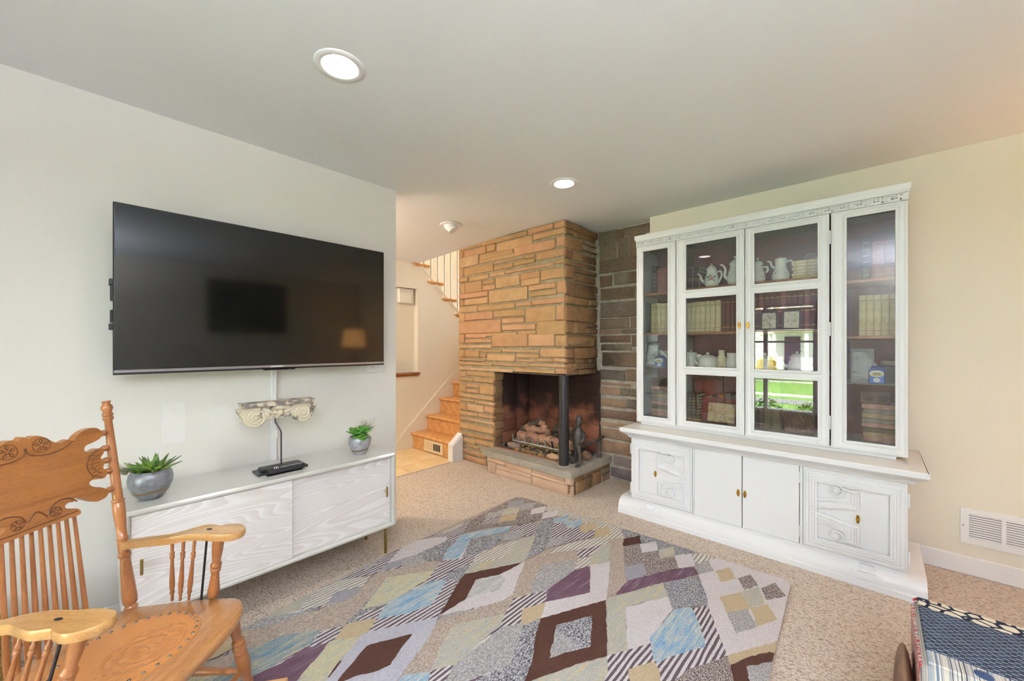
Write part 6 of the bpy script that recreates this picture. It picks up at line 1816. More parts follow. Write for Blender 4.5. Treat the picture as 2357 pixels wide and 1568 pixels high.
OAKV = m_oak('oak_turned', (138, 84, 44), (168, 110, 64), (2.5, 2.5, .35))
OAKX = m_oak('oak_seat', (158, 104, 58), (190, 136, 84), (2.6, .3, 2.6), .26)
OAKC = m_oak('oak_quartersawn', (142, 88, 42), (168, 110, 56), (3, .35, 3), .34)
OAKA = m_oak('oak_arm', (172, 124, 70), (200, 154, 94), (.35, 2.4, 2.4), .24)
LEATH = None
def m_leather():
    t = NT('tooled_leather')
    v = t.coord()
    w = t.n('ShaderNodeTexWave', wave_type='RINGS', rings_direction='Z'); w.inputs['Scale'].default_value = 9; w.inputs['Distortion'].default_value = 9; w.inputs['Detail'].default_value = 3; w.inputs['Detail Scale'].default_value = 2.4
    t.l(v, w.inputs['Vector'])
    sp = t.n('ShaderNodeVectorMath', operation='MULTIPLY'); t.l(v, sp.inputs[0]); sp.inputs[1].default_value = (1 / .105, 1 / .125, 0)
    ln = t.n('ShaderNodeVectorMath', operation='LENGTH'); t.l(sp.outputs[0], ln.inputs[0])
    msk = t.ramp(ln.outputs['Value'], [(.86, (255, 255, 255)), (.94, (0, 0, 0))])
    h = t.mix(1.0, w.outputs['Color'], msk, 'MULTIPLY')
    base = t.mix(t.noise(v, 9, 3), (206, 142, 80), (194, 128, 68))
    c = t.mix(t.mix(.5, h, (0, 0, 0)), base, (180, 112, 54))
    t.bump(h, .55, .004)
    return t.out(c, .36, 0, .5)
LEATH = m_leather()
CARVE = mat('oak_carving', (92, 54, 26), .5, col2=(116, 70, 34), scale=40)
STEEL = mat('nail_steel', (150, 146, 140), .22, 1.0)
RODM = mat('brace_rod', (66, 66, 72), .4, .8)

RC = thing('rocking_chair', 'oak rocking chair with pressed carved back and tooled leather seat', 'chair', (-1.569, .114, 0.0), math.radians(42), None, local=True)
# the chair is built in its own frame: +x forward, +y towards the console
# --- seat
SZ0, SZ1 = .385, .425


def seat_z(x): return .412 + .05 * (x + .02)
so = [(-.30, -.10), (-.305, 0), (-.30, .10), (-.275, .165), (-.235, .208), (-.16, .222), (-.05, .236), (.06, .242), (.115, .236), (.150, .212), (.178, .165), (.196, .09), (.202, 0)]
so = so + [(x, -y) for x, y in so[::-1] if abs(y) > .001 and not (x, y) in ((-.30, .10),)][0:11]
half = [(-.305, 0), (-.30, .10), (-.275, .165), (-.235, .208), (-.16, .222), (-.05, .236), (.06, .242), (.115, .236), (.150, .212), (.178, .165), (.196, .09), (.202, 0)]
so = half + [(x, -y) for x, y in half[-2:0:-1]]
so = [tuple(p) for p in catmull(so, 4, True)]
m = MB(); n = len(so)
rings = []
for (s_, dz) in ((.955, -.034), (.985, -.030), (1.0, -.020), (1.0, -.010), (.985, -.002), (.955, .002), (.80, .000), (.45, -.004)):
    rings.append([(x * s_ - .02 * (1 - s_), y * s_, seat_z(x) + dz) for x, y in so])
vs = [p for r in rings for p in r]
fs = [list(range(n))[::-1], [(len(rings) - 1) * n + i for i in range(n)]]
for k in range(len(rings) - 1):
    fs += [(k * n + i, k * n + (i + 1) % n, (k + 1) * n + (i + 1) % n, (k + 1) * n + i) for i in range(n)]
m.add(vs, fs); seat = m.build('seat', OAKX, RC, angle=40)
# --- leather panel with nails
lo = [(-.040 + .162 * math.cos(a), .166 * math.sin(a) * (1 + .06 * math.cos(a))) for a in [k * 2 * math.pi / 60 for k in range(60)]]
m = MB(); n = len(lo)
rings = [[(x, y, seat_z(x) + .001) for x, y in lo], [(x, y, seat_z(x) + .004) for x, y in lo]] + [[(-.04 + (x + .04) * s_, y * s_, seat_z(-.04 + (x + .04) * s_) + .005 - .010 * (1 - s_)) for x, y in lo] for s_ in (.97, .85, .7, .5, .3, .12)]
vs = [p for r in rings for p in r]
fs = [[(len(rings) - 1) * n + i for i in range(n)]]
for k in range(len(rings) - 1):
    fs += [(k * n + i, k * n + (i + 1) % n, (k + 1) * n + (i + 1) % n, (k + 1) * n + i) for i in range(n)]
m.add(vs, fs); lea = m.build('leather_panel', LEATH, seat, angle=50)
nm = MB(); nm.sphere((0, 0, 0), .0052, .0052, .0032, 10, 5)
NAIL = bpy.data.meshes.new('nail'); NAIL.from_pydata([tuple(p) for p in nm.v], [], nm.f); NAIL.materials.append(STEEL); NAIL.polygons.foreach_set('use_smooth', [True] * len(NAIL.polygons))
for k in range(34):
    a = k * 2 * math.pi / 34
    x = -.040 + .162 * .945 * math.cos(a); y = .166 * .945 * math.sin(a) * (1 + .06 * math.cos(a))
    o = bpy.data.objects.new('nail', NAIL); COL.objects.link(o); o.parent = seat; o.location = (x, y, seat_z(x) + .0052)
# --- back posts
def bk(y, z): return Vector((-.24 - .183 * (z - .38), y, z))
POSTP = [(0, .0125), (.012, .0125), (.016, .0185), (.040, .0185), (.046, .0135), (.054, .0190), (.078, .0205), (.14, .0185), (.25, .0140), (.263, .0135), (.266, .0175), (.280, .0175), (.284, .0135), (.292, .0150), (.33, .0155), (.345, .0145), (.349, .0165), (.354, .0165), (.358, .0135), (.40, .0140), (.47, .0170), (.515, .0172), (.520, .0145), (.523, .0185), (.531, .0185), (.534, .0140), (.56, .0140), (.80, .0122), (.905, .0105), (.912, .0150), (.922, .0150), (.925, .0115), (.930, .0150), (.940, .0150), (.943, .0115), (.950, .0120), (.962, .0160), (.972, .0160), (.985, .0105), (.990, .0100), (.994, .0130), (1.0, .0120)]
for s_ in (1, -1):
    m = MB(); m.turn(bk(s_ * .214, .372), bk(s_ * .2555, 1.103), POSTP, 18); m.build('back_post', OAKV, RC, angle=50)
# --- carved crest rail (outline of one half, mirrored)
hc = [(0, 1.034), (.012, 1.025), (.025, 1.030), (.037, 1.029), (.053, 1.020), (.068, 1.005), (.081, .997), (.092, .994), (.104, .998), (.114, 1.000), (.125, .993), (.141, 1.008), (.165, 1.019), (.191, 1.021), (.208, 1.012), (.215, .996), (.206, .983), (.181, .974), (.159, .969), (.151, .957), (.158, .946), (.174, .946), (.193, .950), (.211, .944), (.206, .929), (.196, .917), (.209, .902), (.198, .884), (.208, .866), (.195, .849), (.161, .855), (.148, .848), (.156, .834), (.185, .820), (.200, .803), (.192, .787), (.162, .782), (.137, .796), (.102, .819), (.098, .808), (.080, .810), (.071, .801), (.081, .790), (.100, .785), (.110, .774), (.105, .763), (.060, .764), (.03, .765), (.0, .765)]
hs = [tuple(p) for p in catmull(hc, 4)]
crest = hs + [(-y, z) for y, z in hs[-2:0:-1]]
def cr(u, v, w):
    p = bk(u, v); return p + Vector((w, 0, 0))
m = MB(); m.prism(crest, cr, -.011, .011); crest_o = m.build('crest_rail', OAKC, RC, smooth=False)
# carved lines
def cline(pts, r=.0016, name='carving'):
    m = MB(); m.tube([cr(u, v, .0112) for u, v in pts], r * 1.25, 5); return m.build(name, CARVE, crest_o)
for s_ in (1, -1):
    cline([tuple(p) for p in catmull([(s_ * u, v) for u, v in [(.002, 1.000), (.004, .985), (.016, .975), (.045, .970), (.075, .972), (.10, .980), (.122, .992)]], 4)])
    cline([tuple(p) for p in catmull([(s_ * u, v) for u, v in [(.105, .806), (.085, .823), (.060, .826), (.036, .815), (.026, .796)]], 4)])
    cline([tuple(p) for p in catmull([(s_ * u, v) for u, v in [(.024, .792), (.008, .812), (0, .815)]], 4)])
    cline([(s_ * u, v) for u, v in [(.102, .777), (.05, .776), (0, .777)]], .0013)
    cline([tuple(p) for p in catmull([(s_ * u, v) for u, v in [(.196, .945), (.168, .935), (.150, .905), (.160, .870), (.190, .855)]], 4)])
    cline([tuple(p) for p in catmull([(s_ * u, v) for u, v in [(.198, .930), (.178, .922), (.166, .905), (.174, .882), (.192, .866)]], 4)], .0012)
    for (fu, fv, fr) in ((.040, 1.000, .018), (.046, .797, .012)):
        for k in range(5):
            a = k * 2 * math.pi / 5 + .3
            cline([(s_ * (fu + fr * .25 * math.cos(a)), fv + fr * .25 * math.sin(a)), (s_ * (fu + fr * .8 * math.cos(a - .28)), fv + fr * .8 * math.sin(a - .28)), (s_ * (fu + fr * 1.05 * math.cos(a)), fv + fr * 1.05 * math.sin(a)), (s_ * (fu + fr * .8 * math.cos(a + .28)), fv + fr * .8 * math.sin(a + .28)), (s_ * (fu + fr * .25 * math.cos(a)), fv + fr * .25 * math.sin(a))], .0011, 'petal')
        m = MB(); m.sphere(cr(s_ * fu, fv, .011), .0035, .0035, .0035, 10, 6); m.build('flower_centre', OAKC, crest_o)
        cline([(s_ * (fu + fr * 1.25 * math.cos(a)), fv + fr * 1.15 * math.sin(a)) for a in [k * math.pi / 10 for k in range(21)]], .0009)
    for k in range(6):
        t_ = k / 5; cline([(s_ * (.158 + .006 * math.sin(k * 2)), .935 - .075 * t_), (s_ * (.190), .928 - .055 * t_)], .0010)
    # beads between crest and post
    for (z, a) in ((.995, .2150), (.943, .2115), (.902, .2095), (.865, .2085), (.802, .2005)):
        ypost = .2145 + (.2555 - .2145) * (z - .372) / .731 - .010
        m = MB(); m.sphere((cr(s_ * (a + ypost) / 2, z, 0).x * .35 + bk(0, z).x * .65, s_ * (a + ypost) / 2, z), .0115, max(.010, (ypost - a) / 2 + .002), .0105, 12, 8); m.build('bead', OAKV, RC)
# --- back spindles
for k in range(10):
    u = -.0995 + k * .0221
    m = MB(); m.turn((-.288 + .010 * (u / .1) ** 2, u * 1.12, seat_z(-.28) - .002), cr(u, .768, 0), [(0, .0052), (.10, .0070), (.45, .0062), (.9, .0050), (1, .0048)], 10); m.build('spindle', OAKV, RC)
# --- arms
AT = .662
arm_o = [(-.282, .240), (-.215, .236), (-.150, .228), (-.10, .226), (-.04, .252), (.000, .266), (.040, .258), (.052, .264), (.085, .274), (.115, .266), (.140, .240), (.143, .212), (.120, .190), (.070, .186), (.020, .192), (-.04, .190), (-.09, .186), (-.150, .196), (-.215, .206), (-.282, .214)]
arm_s = [tuple(p) for p in catmull(arm_o, 4, True)]
ARMPOST = [(0, .010), (.02, .0155), (.08, .0185), (.18, .0165), (.36, .0125), (.44, .0118), (.455, .0155), (.49, .0155), (.505, .0120), (.52, .0165), (.56, .0170), (.585, .0125), (.62, .0125), (.80, .0165), (.90, .0172), (.97, .0150), (1, .0140)]
SPN = [(0, .0042), (.10, .0044), (.13, .0068), (.16, .0068), (.18, .0048), (.20, .0070), (.30, .0078), (.45, .0065), (.68, .0045), (.70, .0070), (.73, .0070), (.74, .0048), (.755, .0072), (.785, .0072), (.80, .0046), (.90, .0052), (1, .0050)]
for s_ in (1, -1):
    def az(x): return AT - .016 - .17 * max(0, -x - .02)
    m = MB(); nA = len(arm_s)
    rg_ = []
    for (k, dz) in ((.95, -.024), (1.0, -.018), (1.0, -.005), (.96, 0), ):
        rg_.append([(-.07 + (x + .07) * (1 - (1 - k) * .3), s_ * (.222 + (y - .222) * k), az(x) + dz + .016) for x, y in arm_s])
    vs = [p for r in rg_ for p in r]
    fs = [list(range(nA))[::-1], [3 * nA + i for i in range(nA)]]
    for k in range(3): fs += [(k * nA + i, k * nA + (i + 1) % nA, (k + 1) * nA + (i + 1) % nA, (k + 1) * nA + i) for i in range(nA)]
    m.add(vs, fs); arm = m.build('arm_rest', OAKA, RC, angle=45)
    m = MB(); m.sphere((.022, s_ * .226, AT + .001), .010, .005, .0015, 12, 5); m.build('bolt_head', RODM, arm)
    m = MB(); m.turn((.022, s_ * .243, seat_z(.02) + .002), (.066, s_ * .212, AT - .020), ARMPOST, 16); m.build('arm_post', OAKV, RC, angle=50)
    for (x0, x1) in ((-.114, -.088), (-.086, -.048), (-.056, -.010)):
        m = MB(); m.turn((x0, s_ * .233, seat_z(x0) + .001), (x1, s_ * .203, AT - .024), SPN, 10); m.build('arm_spindle', OAKV, RC, angle=50)
    m = MB(); m.cyl((-.022, s_ * .243, seat_z(0) - .03), (.026, s_ * .212, AT - .012), .0036, n=8); m.build('brace_rod', RODM, RC)
    # legs
    FL = [(0, .0125), (.05, .0165), (.10, .0175), (.25, .0145), (.31, .0130), (.325, .0185), (.345, .0185), (.36, .0150), (.375, .0200), (.42, .0205), (.43, .0160), (.44, .0190), (.47, .0195), (.48, .0160), (.52, .0205), (.60, .0215), (.72, .0185), (.86, .0130), (.88, .0120), (.89, .0165), (.92, .0165), (.935, .0130), (1, .0115)]
    m = MB(); m.turn((.142, s_ * .170, .398), (.124, s_ * .283, .060), FL, 18); m.build('leg', OAKV, RC, angle=50)
    m = MB(); m.turn((-.20, s_ * .150, .385), (-.255, s_ * .270, .060), FL, 18); m.build('leg', OAKV, RC, angle=50)
    # rocker
    m = MB(); N = 22
    vs = []; fs = []
    for k in range(N + 1):
        x = -.48 + .74 * k / N
        z0 = .0165 + .30 * (x + .07) ** 2; y0 = s_ * (.276 + .0 * x)
        for (dy, dz) in ((-.013, 0), (.013, 0), (.013, .048), (-.013, .048)): vs.append((x, y0 + dy, z0 + dz))
    for k in range(N):
        for j in range(4): fs.append((k * 4 + j, k * 4 + (j + 1) % 4, (k + 1) * 4 + (j + 1) % 4, (k + 1) * 4 + j))
    fs += [(0, 1, 2, 3), tuple(N * 4 + j for j in range(4))]
    m.add(vs, fs); m.build('rocker', OAKA, RC, smooth=False)
    m = MB(); m.turn((.128, s_ * .255, .145), (-.245, s_ * .245, .150), [(0, .008), (.12, .010), (.14, .0135), (.165, .0135), (.18, .010), (.45, .0145), (.55, .0145), (.82, .010), (.84, .0135), (.86, .0135), (.88, .010), (1, .008)], 12); m.build('side_stretcher', OAKV, RC, angle=50)
m = MB(); m.turn((.13, .245, .165), (.13, -.245, .165), [(0, .008), (.13, .0105), (.15, .0145), (.17, .0145), (.18, .0105), (.40, .0165), (.60, .0165), (.82, .0105), (.83, .0145), (.85, .0145), (.87, .0105), (1, .008)], 14); m.build('front_stretcher', OAKV, RC, angle=50)
m = MB(); m.turn((-.245, .235, .18), (-.245, -.235, .18), [(0, .008), (.5, .013), (1, .008)], 12); m.build('rear_stretcher', OAKV, RC)

# ================================================================== quilted ottoman, bottom right
def m_kantha():
    """indigo quilt with rows of white running stitch"""
    t = NT('quilt_indigo')
    v = t.coord()
    sp = t.n('ShaderNodeSeparateXYZ'); t.l(v, sp.inputs[0])
    def mth(op, a, b=None, c=None):
        q = t.n('ShaderNodeMath', operation=op)
        for i, x in enumerate((a, b, c)):
            if x is None: continue
            if isinstance(x, (int, float)): q.inputs[i].default_value = x
            else: t.l(x, q.inputs[i])
        return q.outputs[0]
    wob = mth('MULTIPLY_ADD', t.noise(v, 12, 2), .006, sp.outputs[1])
    ry = mth('DIVIDE', wob, .0115)
    row_ = mth('FLOOR', ry); fy = mth('FRACT', ry)
    fx = mth('FRACT', mth('ADD', mth('DIVIDE', sp.outputs[0], .021), mth('MULTIPLY', row_, .37)))
    dash = mth('MULTIPLY', mth('LESS_THAN', fy, .15), mth('LESS_THAN', fx, .55))
    base = t.mix(t.ramp(t.noise(t.coord((1, 2, 1)), 55, 3), [(.35, (0, 0, 0)), (.65, (255, 255, 255))]), (42, 48, 62), (72, 86, 106))
    c = t.mix(dash, base, (214, 214, 208))
    puff = mth('ABSOLUTE', mth('SUBTRACT', fy, .57))
    t.bump(puff, -.5, .004)
    return t.out(c, .85, 0, .15)


def m_bars(name, cols, sc, axis='X', rot=(0, 0, 0)):
    t = NT(name)
    w = t.noise(t.coord((1, 0, 0) if axis == 'X' else (0, 1, 0), rot=rot), sc, 2, .7)
    return t.out(t.ramp(w, cols, 'CONSTANT'), .85, 0, .15)


STRIPES = m_bars('quilt_ticking', [(0, (52, 60, 76)), (.34, (150, 160, 172)), (.40, (204, 197, 184)), (.46, (70, 74, 84)), (.485, (208, 201, 188)), (.54, (110, 124, 144)), (.57, (206, 199, 186)), (.64, (60, 64, 72))], 60)
def m_batik():
    t = NT('quilt_batik')
    v = t.coord((26, 36, 1))
    vo = t.n('ShaderNodeTexVoronoi', Scale=1.0, feature='DISTANCE_TO_EDGE'); t.l(v, vo.inputs['Vector'])
    f = t.ramp(vo.outputs['Distance'], [(.10, (255, 255, 255)), (.13, (0, 0, 0))])
    return t.out(t.mix(f, (220, 210, 186), (36, 42, 60)), .85, 0, .15)
def m_redpatch():
    t = NT('quilt_red_floral')
    v = t.coord((1, 1, 1))
    c = t.ramp(t.noise(t.coord((1, 3, 1)), 26, 4), [(.44, (206, 198, 188)), (.50, (190, 60, 62)), (.58, (200, 196, 190)), (.66, (120, 116, 128))], 'CONSTANT')
    return t.out(c, .85, 0, .15)
OT = thing('quilted_ottoman', 'low ottoman covered in indigo stitched patchwork quilt', 'ottoman', (.32, 1.83, 0))
ox0, ox1, oy0, oy1, oz = .095, .62, 1.60, 2.035, .40
m = MB(); m.box(ox0, ox1, oy0, oy1, .06, oz, .022); m.build('body', [STRIPES], OT, angle=60)
m = MB(); m.box(ox0 + .012, ox1 - .012, oy0 + .085, oy1 - .085, oz - .004, oz + .0065, .004); m.build('top_panel', m_kantha(), OT, smooth=False)
m = MB(); m.box(ox0 + .012, ox1 - .012, oy1 - .088, oy1 - .018, oz - .004, oz + .006, .004); m.build('batik_band', m_batik(), OT, smooth=False)
m = MB(); m.box(ox0 + .012, ox1 - .012, oy0 + .02, oy0 + .088, oz - .004, oz + .0055, .004); m.build('ticking_band', STRIPES, OT, smooth=False)
m = MB(); m.box(ox0 - .003, ox0 + .008, oy0 + .03, oy1 - .03, .08, oz - .018, .003); m.build('floral_side', m_redpatch(), OT, smooth=False)
m = MB(); m.tube([(ox0 + .01, oy1 - .004, oz - .012), (ox0 + .004, oy1 - .03, oz - .006)], .004, 6); m.tube([(ox0 + .01, oy1 - .003, oz - .010), (ox1 - .01, oy1 - .003, oz - .010)], .004, 6); m.build('piping', mat('piping_red', (182, 44, 50), .7), OT)
m = MB(); m.lathe((.215, oy0 + .054, oz + .0050), [(.0185, 0), (.0185, .0018), (.012, .003), (.001, .0034)], 24); m.build('button_patch', mat('button_navy', (44, 66, 104), .6), OT)
for sx in (ox0 + .05, ox1 - .05):
    for sy in (oy0 + .05, oy1 - .05):
        m = MB(); m.lathe((sx, sy, 0), [(.018, 0), (.026, .03), (.022, .062)], 14); m.build('foot', OAKV, OT)
# brown hide cushion propped against its left side
m = MB(); m.sphere((.066, 1.80, .158), .025, .17, .155, 20, 14)
m.build('hide_cushion', mat('hide_brown', (148, 116, 92), .8, col2=(112, 84, 70), scale=9, bump=.3, bscale=60), angle=60, label='thin brown hide cushion propped against the quilted ottoman', cat='cushion')

# ================================================================== return air grille on the cabinet wall
RV = thing('return_grille', 'white metal return air grille low on the wall beside the cabinet', 'vent', (.52, YR - .004, .177))
GW = mat('grille_white', (232, 232, 232), .4)
gy0, gy1 = YR - .008, YR - .0005
m = MB()
for (x0, x1, z0, z1) in ((.355, .388, .211, .349), (.506, .522, .211, .349), (.640, .656, .211, .349), (.774, .807, .211, .349), (.355, .807, .177, .211), (.355, .807, .349, .378)):
    m.box(x0, x1, gy0, gy1, z0, z1)
m.build('frame', GW, RV, smooth=False)
m = MB(); m.box(.3885, .7735, YR - .0015, YR - .0004, .2115, .3485); m.build('dark_duct', mat('duct_dark', (60, 60, 60), .9), RV, smooth=False)
sl = MB(); sl.add([(0, -.0075, -.0045), (.120, -.0075, -.0045), (.120, -.001, .003), (0, -.001, .003), (0, -.0085, -.0035), (.120, -.0085, -.0035), (.120, -.002, .004), (0, -.002, .004)], [(0, 1, 2, 3), (4, 5, 6, 7), (0, 1, 5, 4), (2, 3, 7, 6), (0, 3, 7, 4), (1, 2, 6, 5)])
SLM = bpy.data.meshes.new('louver'); SLM.from_pydata([tuple(p) for p in sl.v], [], sl.f); SLM.materials.append(GW)
for gx in (.387, .521, .655):
    for k in range(11):
        o = bpy.data.objects.new('louver', SLM); COL.objects.link(o); o.parent = RV; o.location = Vector((gx + .0015, YR, .2165 + k * .0128)) - RV.location
m = MB(); m.sphere((.366, gy0, .277), .004, nu=8, nv=4); m.build('screw', mat('screw_grey', (150, 150, 150), .3, .6), RV)

# ================================================================== straw basket on the floor behind the chair
BK = thing('straw_basket', 'golden straw basket on the floor behind the rocking chair', 'basket', (-2.395, -.36, 0))
ST = mat('straw', (184, 150, 84), .85, col2=(146, 112, 56), scale=50, bump=.5, bscale=90)
for k in range(13):
    r = .150 + .030 * math.sin(math.pi * k / 13)
    m = MB(); m.tube([(-2.395 + r * math.cos(a), -.375 + r * math.sin(a), .013 + k * .0225) for a in [j * 2 * math.pi / 36 for j in range(37)]], .012, 6, False); m.build('coil', ST, BK)
m = MB(); m.lathe((-2.395, -.375, .004), [(.15, 0), (.15, .006)], 30); m.build('bottom', ST, BK)
# ================================================================== ceiling lights
def m_emit(name, col, strength):
    t = NT(name)
    t.b.inputs['Emission Color'].default_value = lin(col)
    t.b.inputs['Emission Strength'].default_value = strength
    return t.out(col, .5)


CANW = mat('fixture_white', (236, 236, 236), .4)
LENS = m_emit('led_lens', (255, 250, 244), 120.0)
for (x, y), which in zip(LIGHTS, ('nearest the television wall opening, large in view', 'nearer the fireplace')):
    T = thing('recessed_light', ('lit white recessed ceiling light nearest the camera' if y < 1 else 'lit white recessed ceiling light nearer the fireplace'), 'ceiling light', (x, y, HC - .01), 0, 'recessed ceiling lights')
    m = MB(); m.lathe((x, y, HC), [(.066, .002), (.066, -.002), (.074, -.007), (.094, -.005), (.098, -.001), (.098, .001)], 40, False); m.build('trim_ring', CANW, T, angle=60)
    pr = []
    for k in range(9):
        z = .0 + k * .006; r = .0665 - k * .0012
        pr += [(r, z), (r - .0015, z + .003)]
    m = MB(); m.lathe((x, y, HC), pr + [(.054, .056)], 40, False); m.build('baffle', CANW, T, angle=20)
    m = MB(); m.lathe((x, y, HC + .054), [(.0565, 0), (.0565, .004)], 40); m.build('lens', LENS, T, smooth=False)
T = thing('eyeball_light', 'unlit white eyeball spotlight in the hall ceiling', 'ceiling light', (-2.93, 2.33, 2.39))
m = MB(); m.lathe((-2.93, 2.33, 2.427), [(.062, .004), (.066, -.004), (.098, -.002), (.100, .004)], 36, False); m.build('trim_ring', CANW, T, angle=60)
m = MB(); m.sphere((-2.93, 2.33, 2.432), .062, nu=28, nv=14); m.build('eyeball', CANW, T)
m = MB(); m.turn((-2.93, 2.33, 2.425), (-2.905, 2.345, 2.378), [(0, .035), (.8, .046), (1, .048)], 24); m.build('snout', CANW, T)

# hall ceiling globe (round the corner) and stairwell globe: they light the hall and the stair
def globe(x, y, z, r, label, power, col):
    T = thing('ceiling_globe', label, 'ceiling light', (x, y, z - r * 2.3))
    m = MB(); m.lathe((x, y, z), [(.09, 0), (.09, -.02), (.05, -.03)], 24); m.build('canopy', mat('globe_brass', (180, 150, 90), .3, 1), T)
    m = MB(); m.sphere((x, y, z - .03 - r), r, nu=24, nv=14); m.build('globe_shade', m_emit('globe_glow_%d' % int(power * 10), col, power), T)


globe(-3.55, .85, 2.39, .11, 'opal ceiling globe in the hall behind the television wall', 58.0, (255, 240, 222))
globe(-4.5, 3.9, 4.88, .16, 'opal ceiling globe high in the stairwell', 18.0, (255, 240, 218))

# ================================================================== rest of the room, behind the camera
# table lamp on a side table in the corner beside the cabinet
SIDE = m_wood('side_table_wood', (120, 78, 48), (96, 60, 36), .4, 5)
T = thing('side_table', 'dark wooden side table in the corner right of the cabinet', 'table', (1.38, 3.02, 0))
m = MB(); m.box(1.13, 1.63, 2.77, 3.27, .58, .61, .006); m.build('top', SIDE, T, smooth=False)
m = MB(); m.box(1.17, 1.59, 2.81, 3.23, .50, .58); m.build('apron', SIDE, T, smooth=False)
for x in (1.17, 1.56):
    for y in (2.81, 3.20):
        m = MB(); m.box(x, x + .035, y, y + .035, 0, .50); m.build('leg', SIDE, T, smooth=False)
T = thing('table_lamp', 'lit table lamp with an amber drum shade on the side table', 'lamp', (1.38, 3.02, .61))
m = MB(); m.lathe((1.38, 3.02, .61), [(.09, 0), (.09, .015), (.03, .03), (.05, .10), (.085, .20), (.08, .30), (.03, .40), (.012, .44), (.012, .72)], 28); m.build('base', mat('lamp_ceramic', (150, 104, 60), .25), T)
SHADE = NT('lamp_shade_linen')
SHADE.b.inputs['Emission Color'].default_value = lin((255, 178, 96)); SHADE.b.inputs['Emission Strength'].default_value = 2.2
m = MB(); m.lathe((1.38, 3.02, 0), [(.18, 1.28), (.15, 1.56), (.148, 1.56), (.178, 1.28)], 36, False); m.build('shade', SHADE.out((240, 200, 140), .8), T)
_l = bpy.data.lights.new('lamp_bulb', 'POINT'); _l.energy = 3.5; _l.color = (1, .70, .42); _l.shadow_soft_size = .05
_o = bpy.data.objects.new('lamp_bulb', _l); COL.objects.link(_o); _o.parent = T; _o.location = (0, 0, .80)
# added fill lamp, unseen behind the camera, washing the ceiling to brighten the room
T = thing('fill_uplight', 'added unseen white fill uplight standing at the end of the sofa', 'lamp', (1.0, -.75, 0))
m = MB(); m.lathe((1.0, -.75, 0), [(.15, 0), (.15, .015), (.03, .035), (.013, .05), (.013, 1.66)], 28); m.build('stand', CANW, T)
m = MB(); m.lathe((1.0, -.75, 0), [(.02, 1.65), (.10, 1.68), (.17, 1.75), (.18, 1.80), (.176, 1.80), (.165, 1.752), (.098, 1.69), (.02, 1.665)], 32); m.build('bowl', CANW, T)
_l = bpy.data.lights.new('fill_uplight_bulb', 'AREA'); _l.shape = 'DISK'; _l.size = .24; _l.energy = 125; _l.color = (.80, .86, 1)
_o = bpy.data.objects.new('fill_uplight_bulb', _l); COL.objects.link(_o); _o.parent = T; _o.location = (0, 0, 1.775); _o.rotation_euler = (math.pi, 0, 0)
# sofa against the wall opposite the TV
SOFA = mat('sofa_charcoal', (66, 62, 62), .9, col2=(54, 50, 52), scale=40, bump=.3, bscale=120)
T = thing('sofa', 'dark grey sofa against the wall opposite the television', 'sofa', (1.55, .6, 0))
m = MB(); m.box(1.12, 2.03, -.45, 1.75, .08, .30, .03); m.build('base', SOFA, T)
m = MB(); m.box(1.80, 2.03, -.45, 1.75, .28, .84, .05); m.build('backrest', SOFA, T)
for y in (-.45, 1.55):
    m = MB(); m.box(1.12, 2.0, y, y + .20, .10, .62, .05); m.build('arm', SOFA, T)
for k in range(3):
    y = -.24 + k * .597
    m = MB(); m.box(1.10, 1.83, y, y + .585, .30, .46, .04); m.build('seat_cushion', SOFA, T)
    m = MB(); m.box(1.68, 1.86, y + .01, y + .575, .44, .86, .05); m.build('back_cushion', SOFA, T)
# framed landscape above it
T = thing('framed_painting', 'dark framed landscape painting on the wall above the sofa', 'picture', (XB - .02, 1.70, 1.55))
m = MB(); m.sweep([(1.25, 1.55), (2.15, 1.55), (2.15, 2.20), (1.25, 2.20)], [(0, 0), (0, .03), (-.03, .035), (-.06, .02), (-.06, 0)], lambda u, v, h: Vector((XB - h, u, v)), True); m.build('frame', mat('frame_gilt_dark', (84, 70, 44), .45, .3), T, angle=30)
m = MB(); m.box(XB - .012, XB - .001, 1.25, 2.15, 1.55, 2.20); m.build('canvas', m_print('canvas_landscape', (96, 104, 98), (52, 56, 50), 3), T, smooth=False)
# tall dark bookcase in the far corner (seen only in the TV's reflection)
T = thing('tall_bookcase', 'tall dark bookcase in the corner by the window wall', 'bookcase', (1.85, -1.35, 0))
BKC = m_wood('bookcase_dark', (74, 54, 42), (58, 42, 32), .5, 5)
for (a, b, c, d, e, f) in ((1.70, 2.03, -1.80, -1.77, 0, 1.9), (1.70, 2.03, -.93, -.90, 0, 1.9), (2.01, 2.03, -1.8, -.9, 0, 1.9)):
    m = MB(); m.box(a, b, c, d, e, f); m.build('panel', BKC, T, smooth=False)
for k in range(6):
    m = MB(); m.box(1.70, 2.01, -1.77, -.93, .04 + k * .365, .065 + k * .365); m.build('shelf', BKC, T, smooth=False)

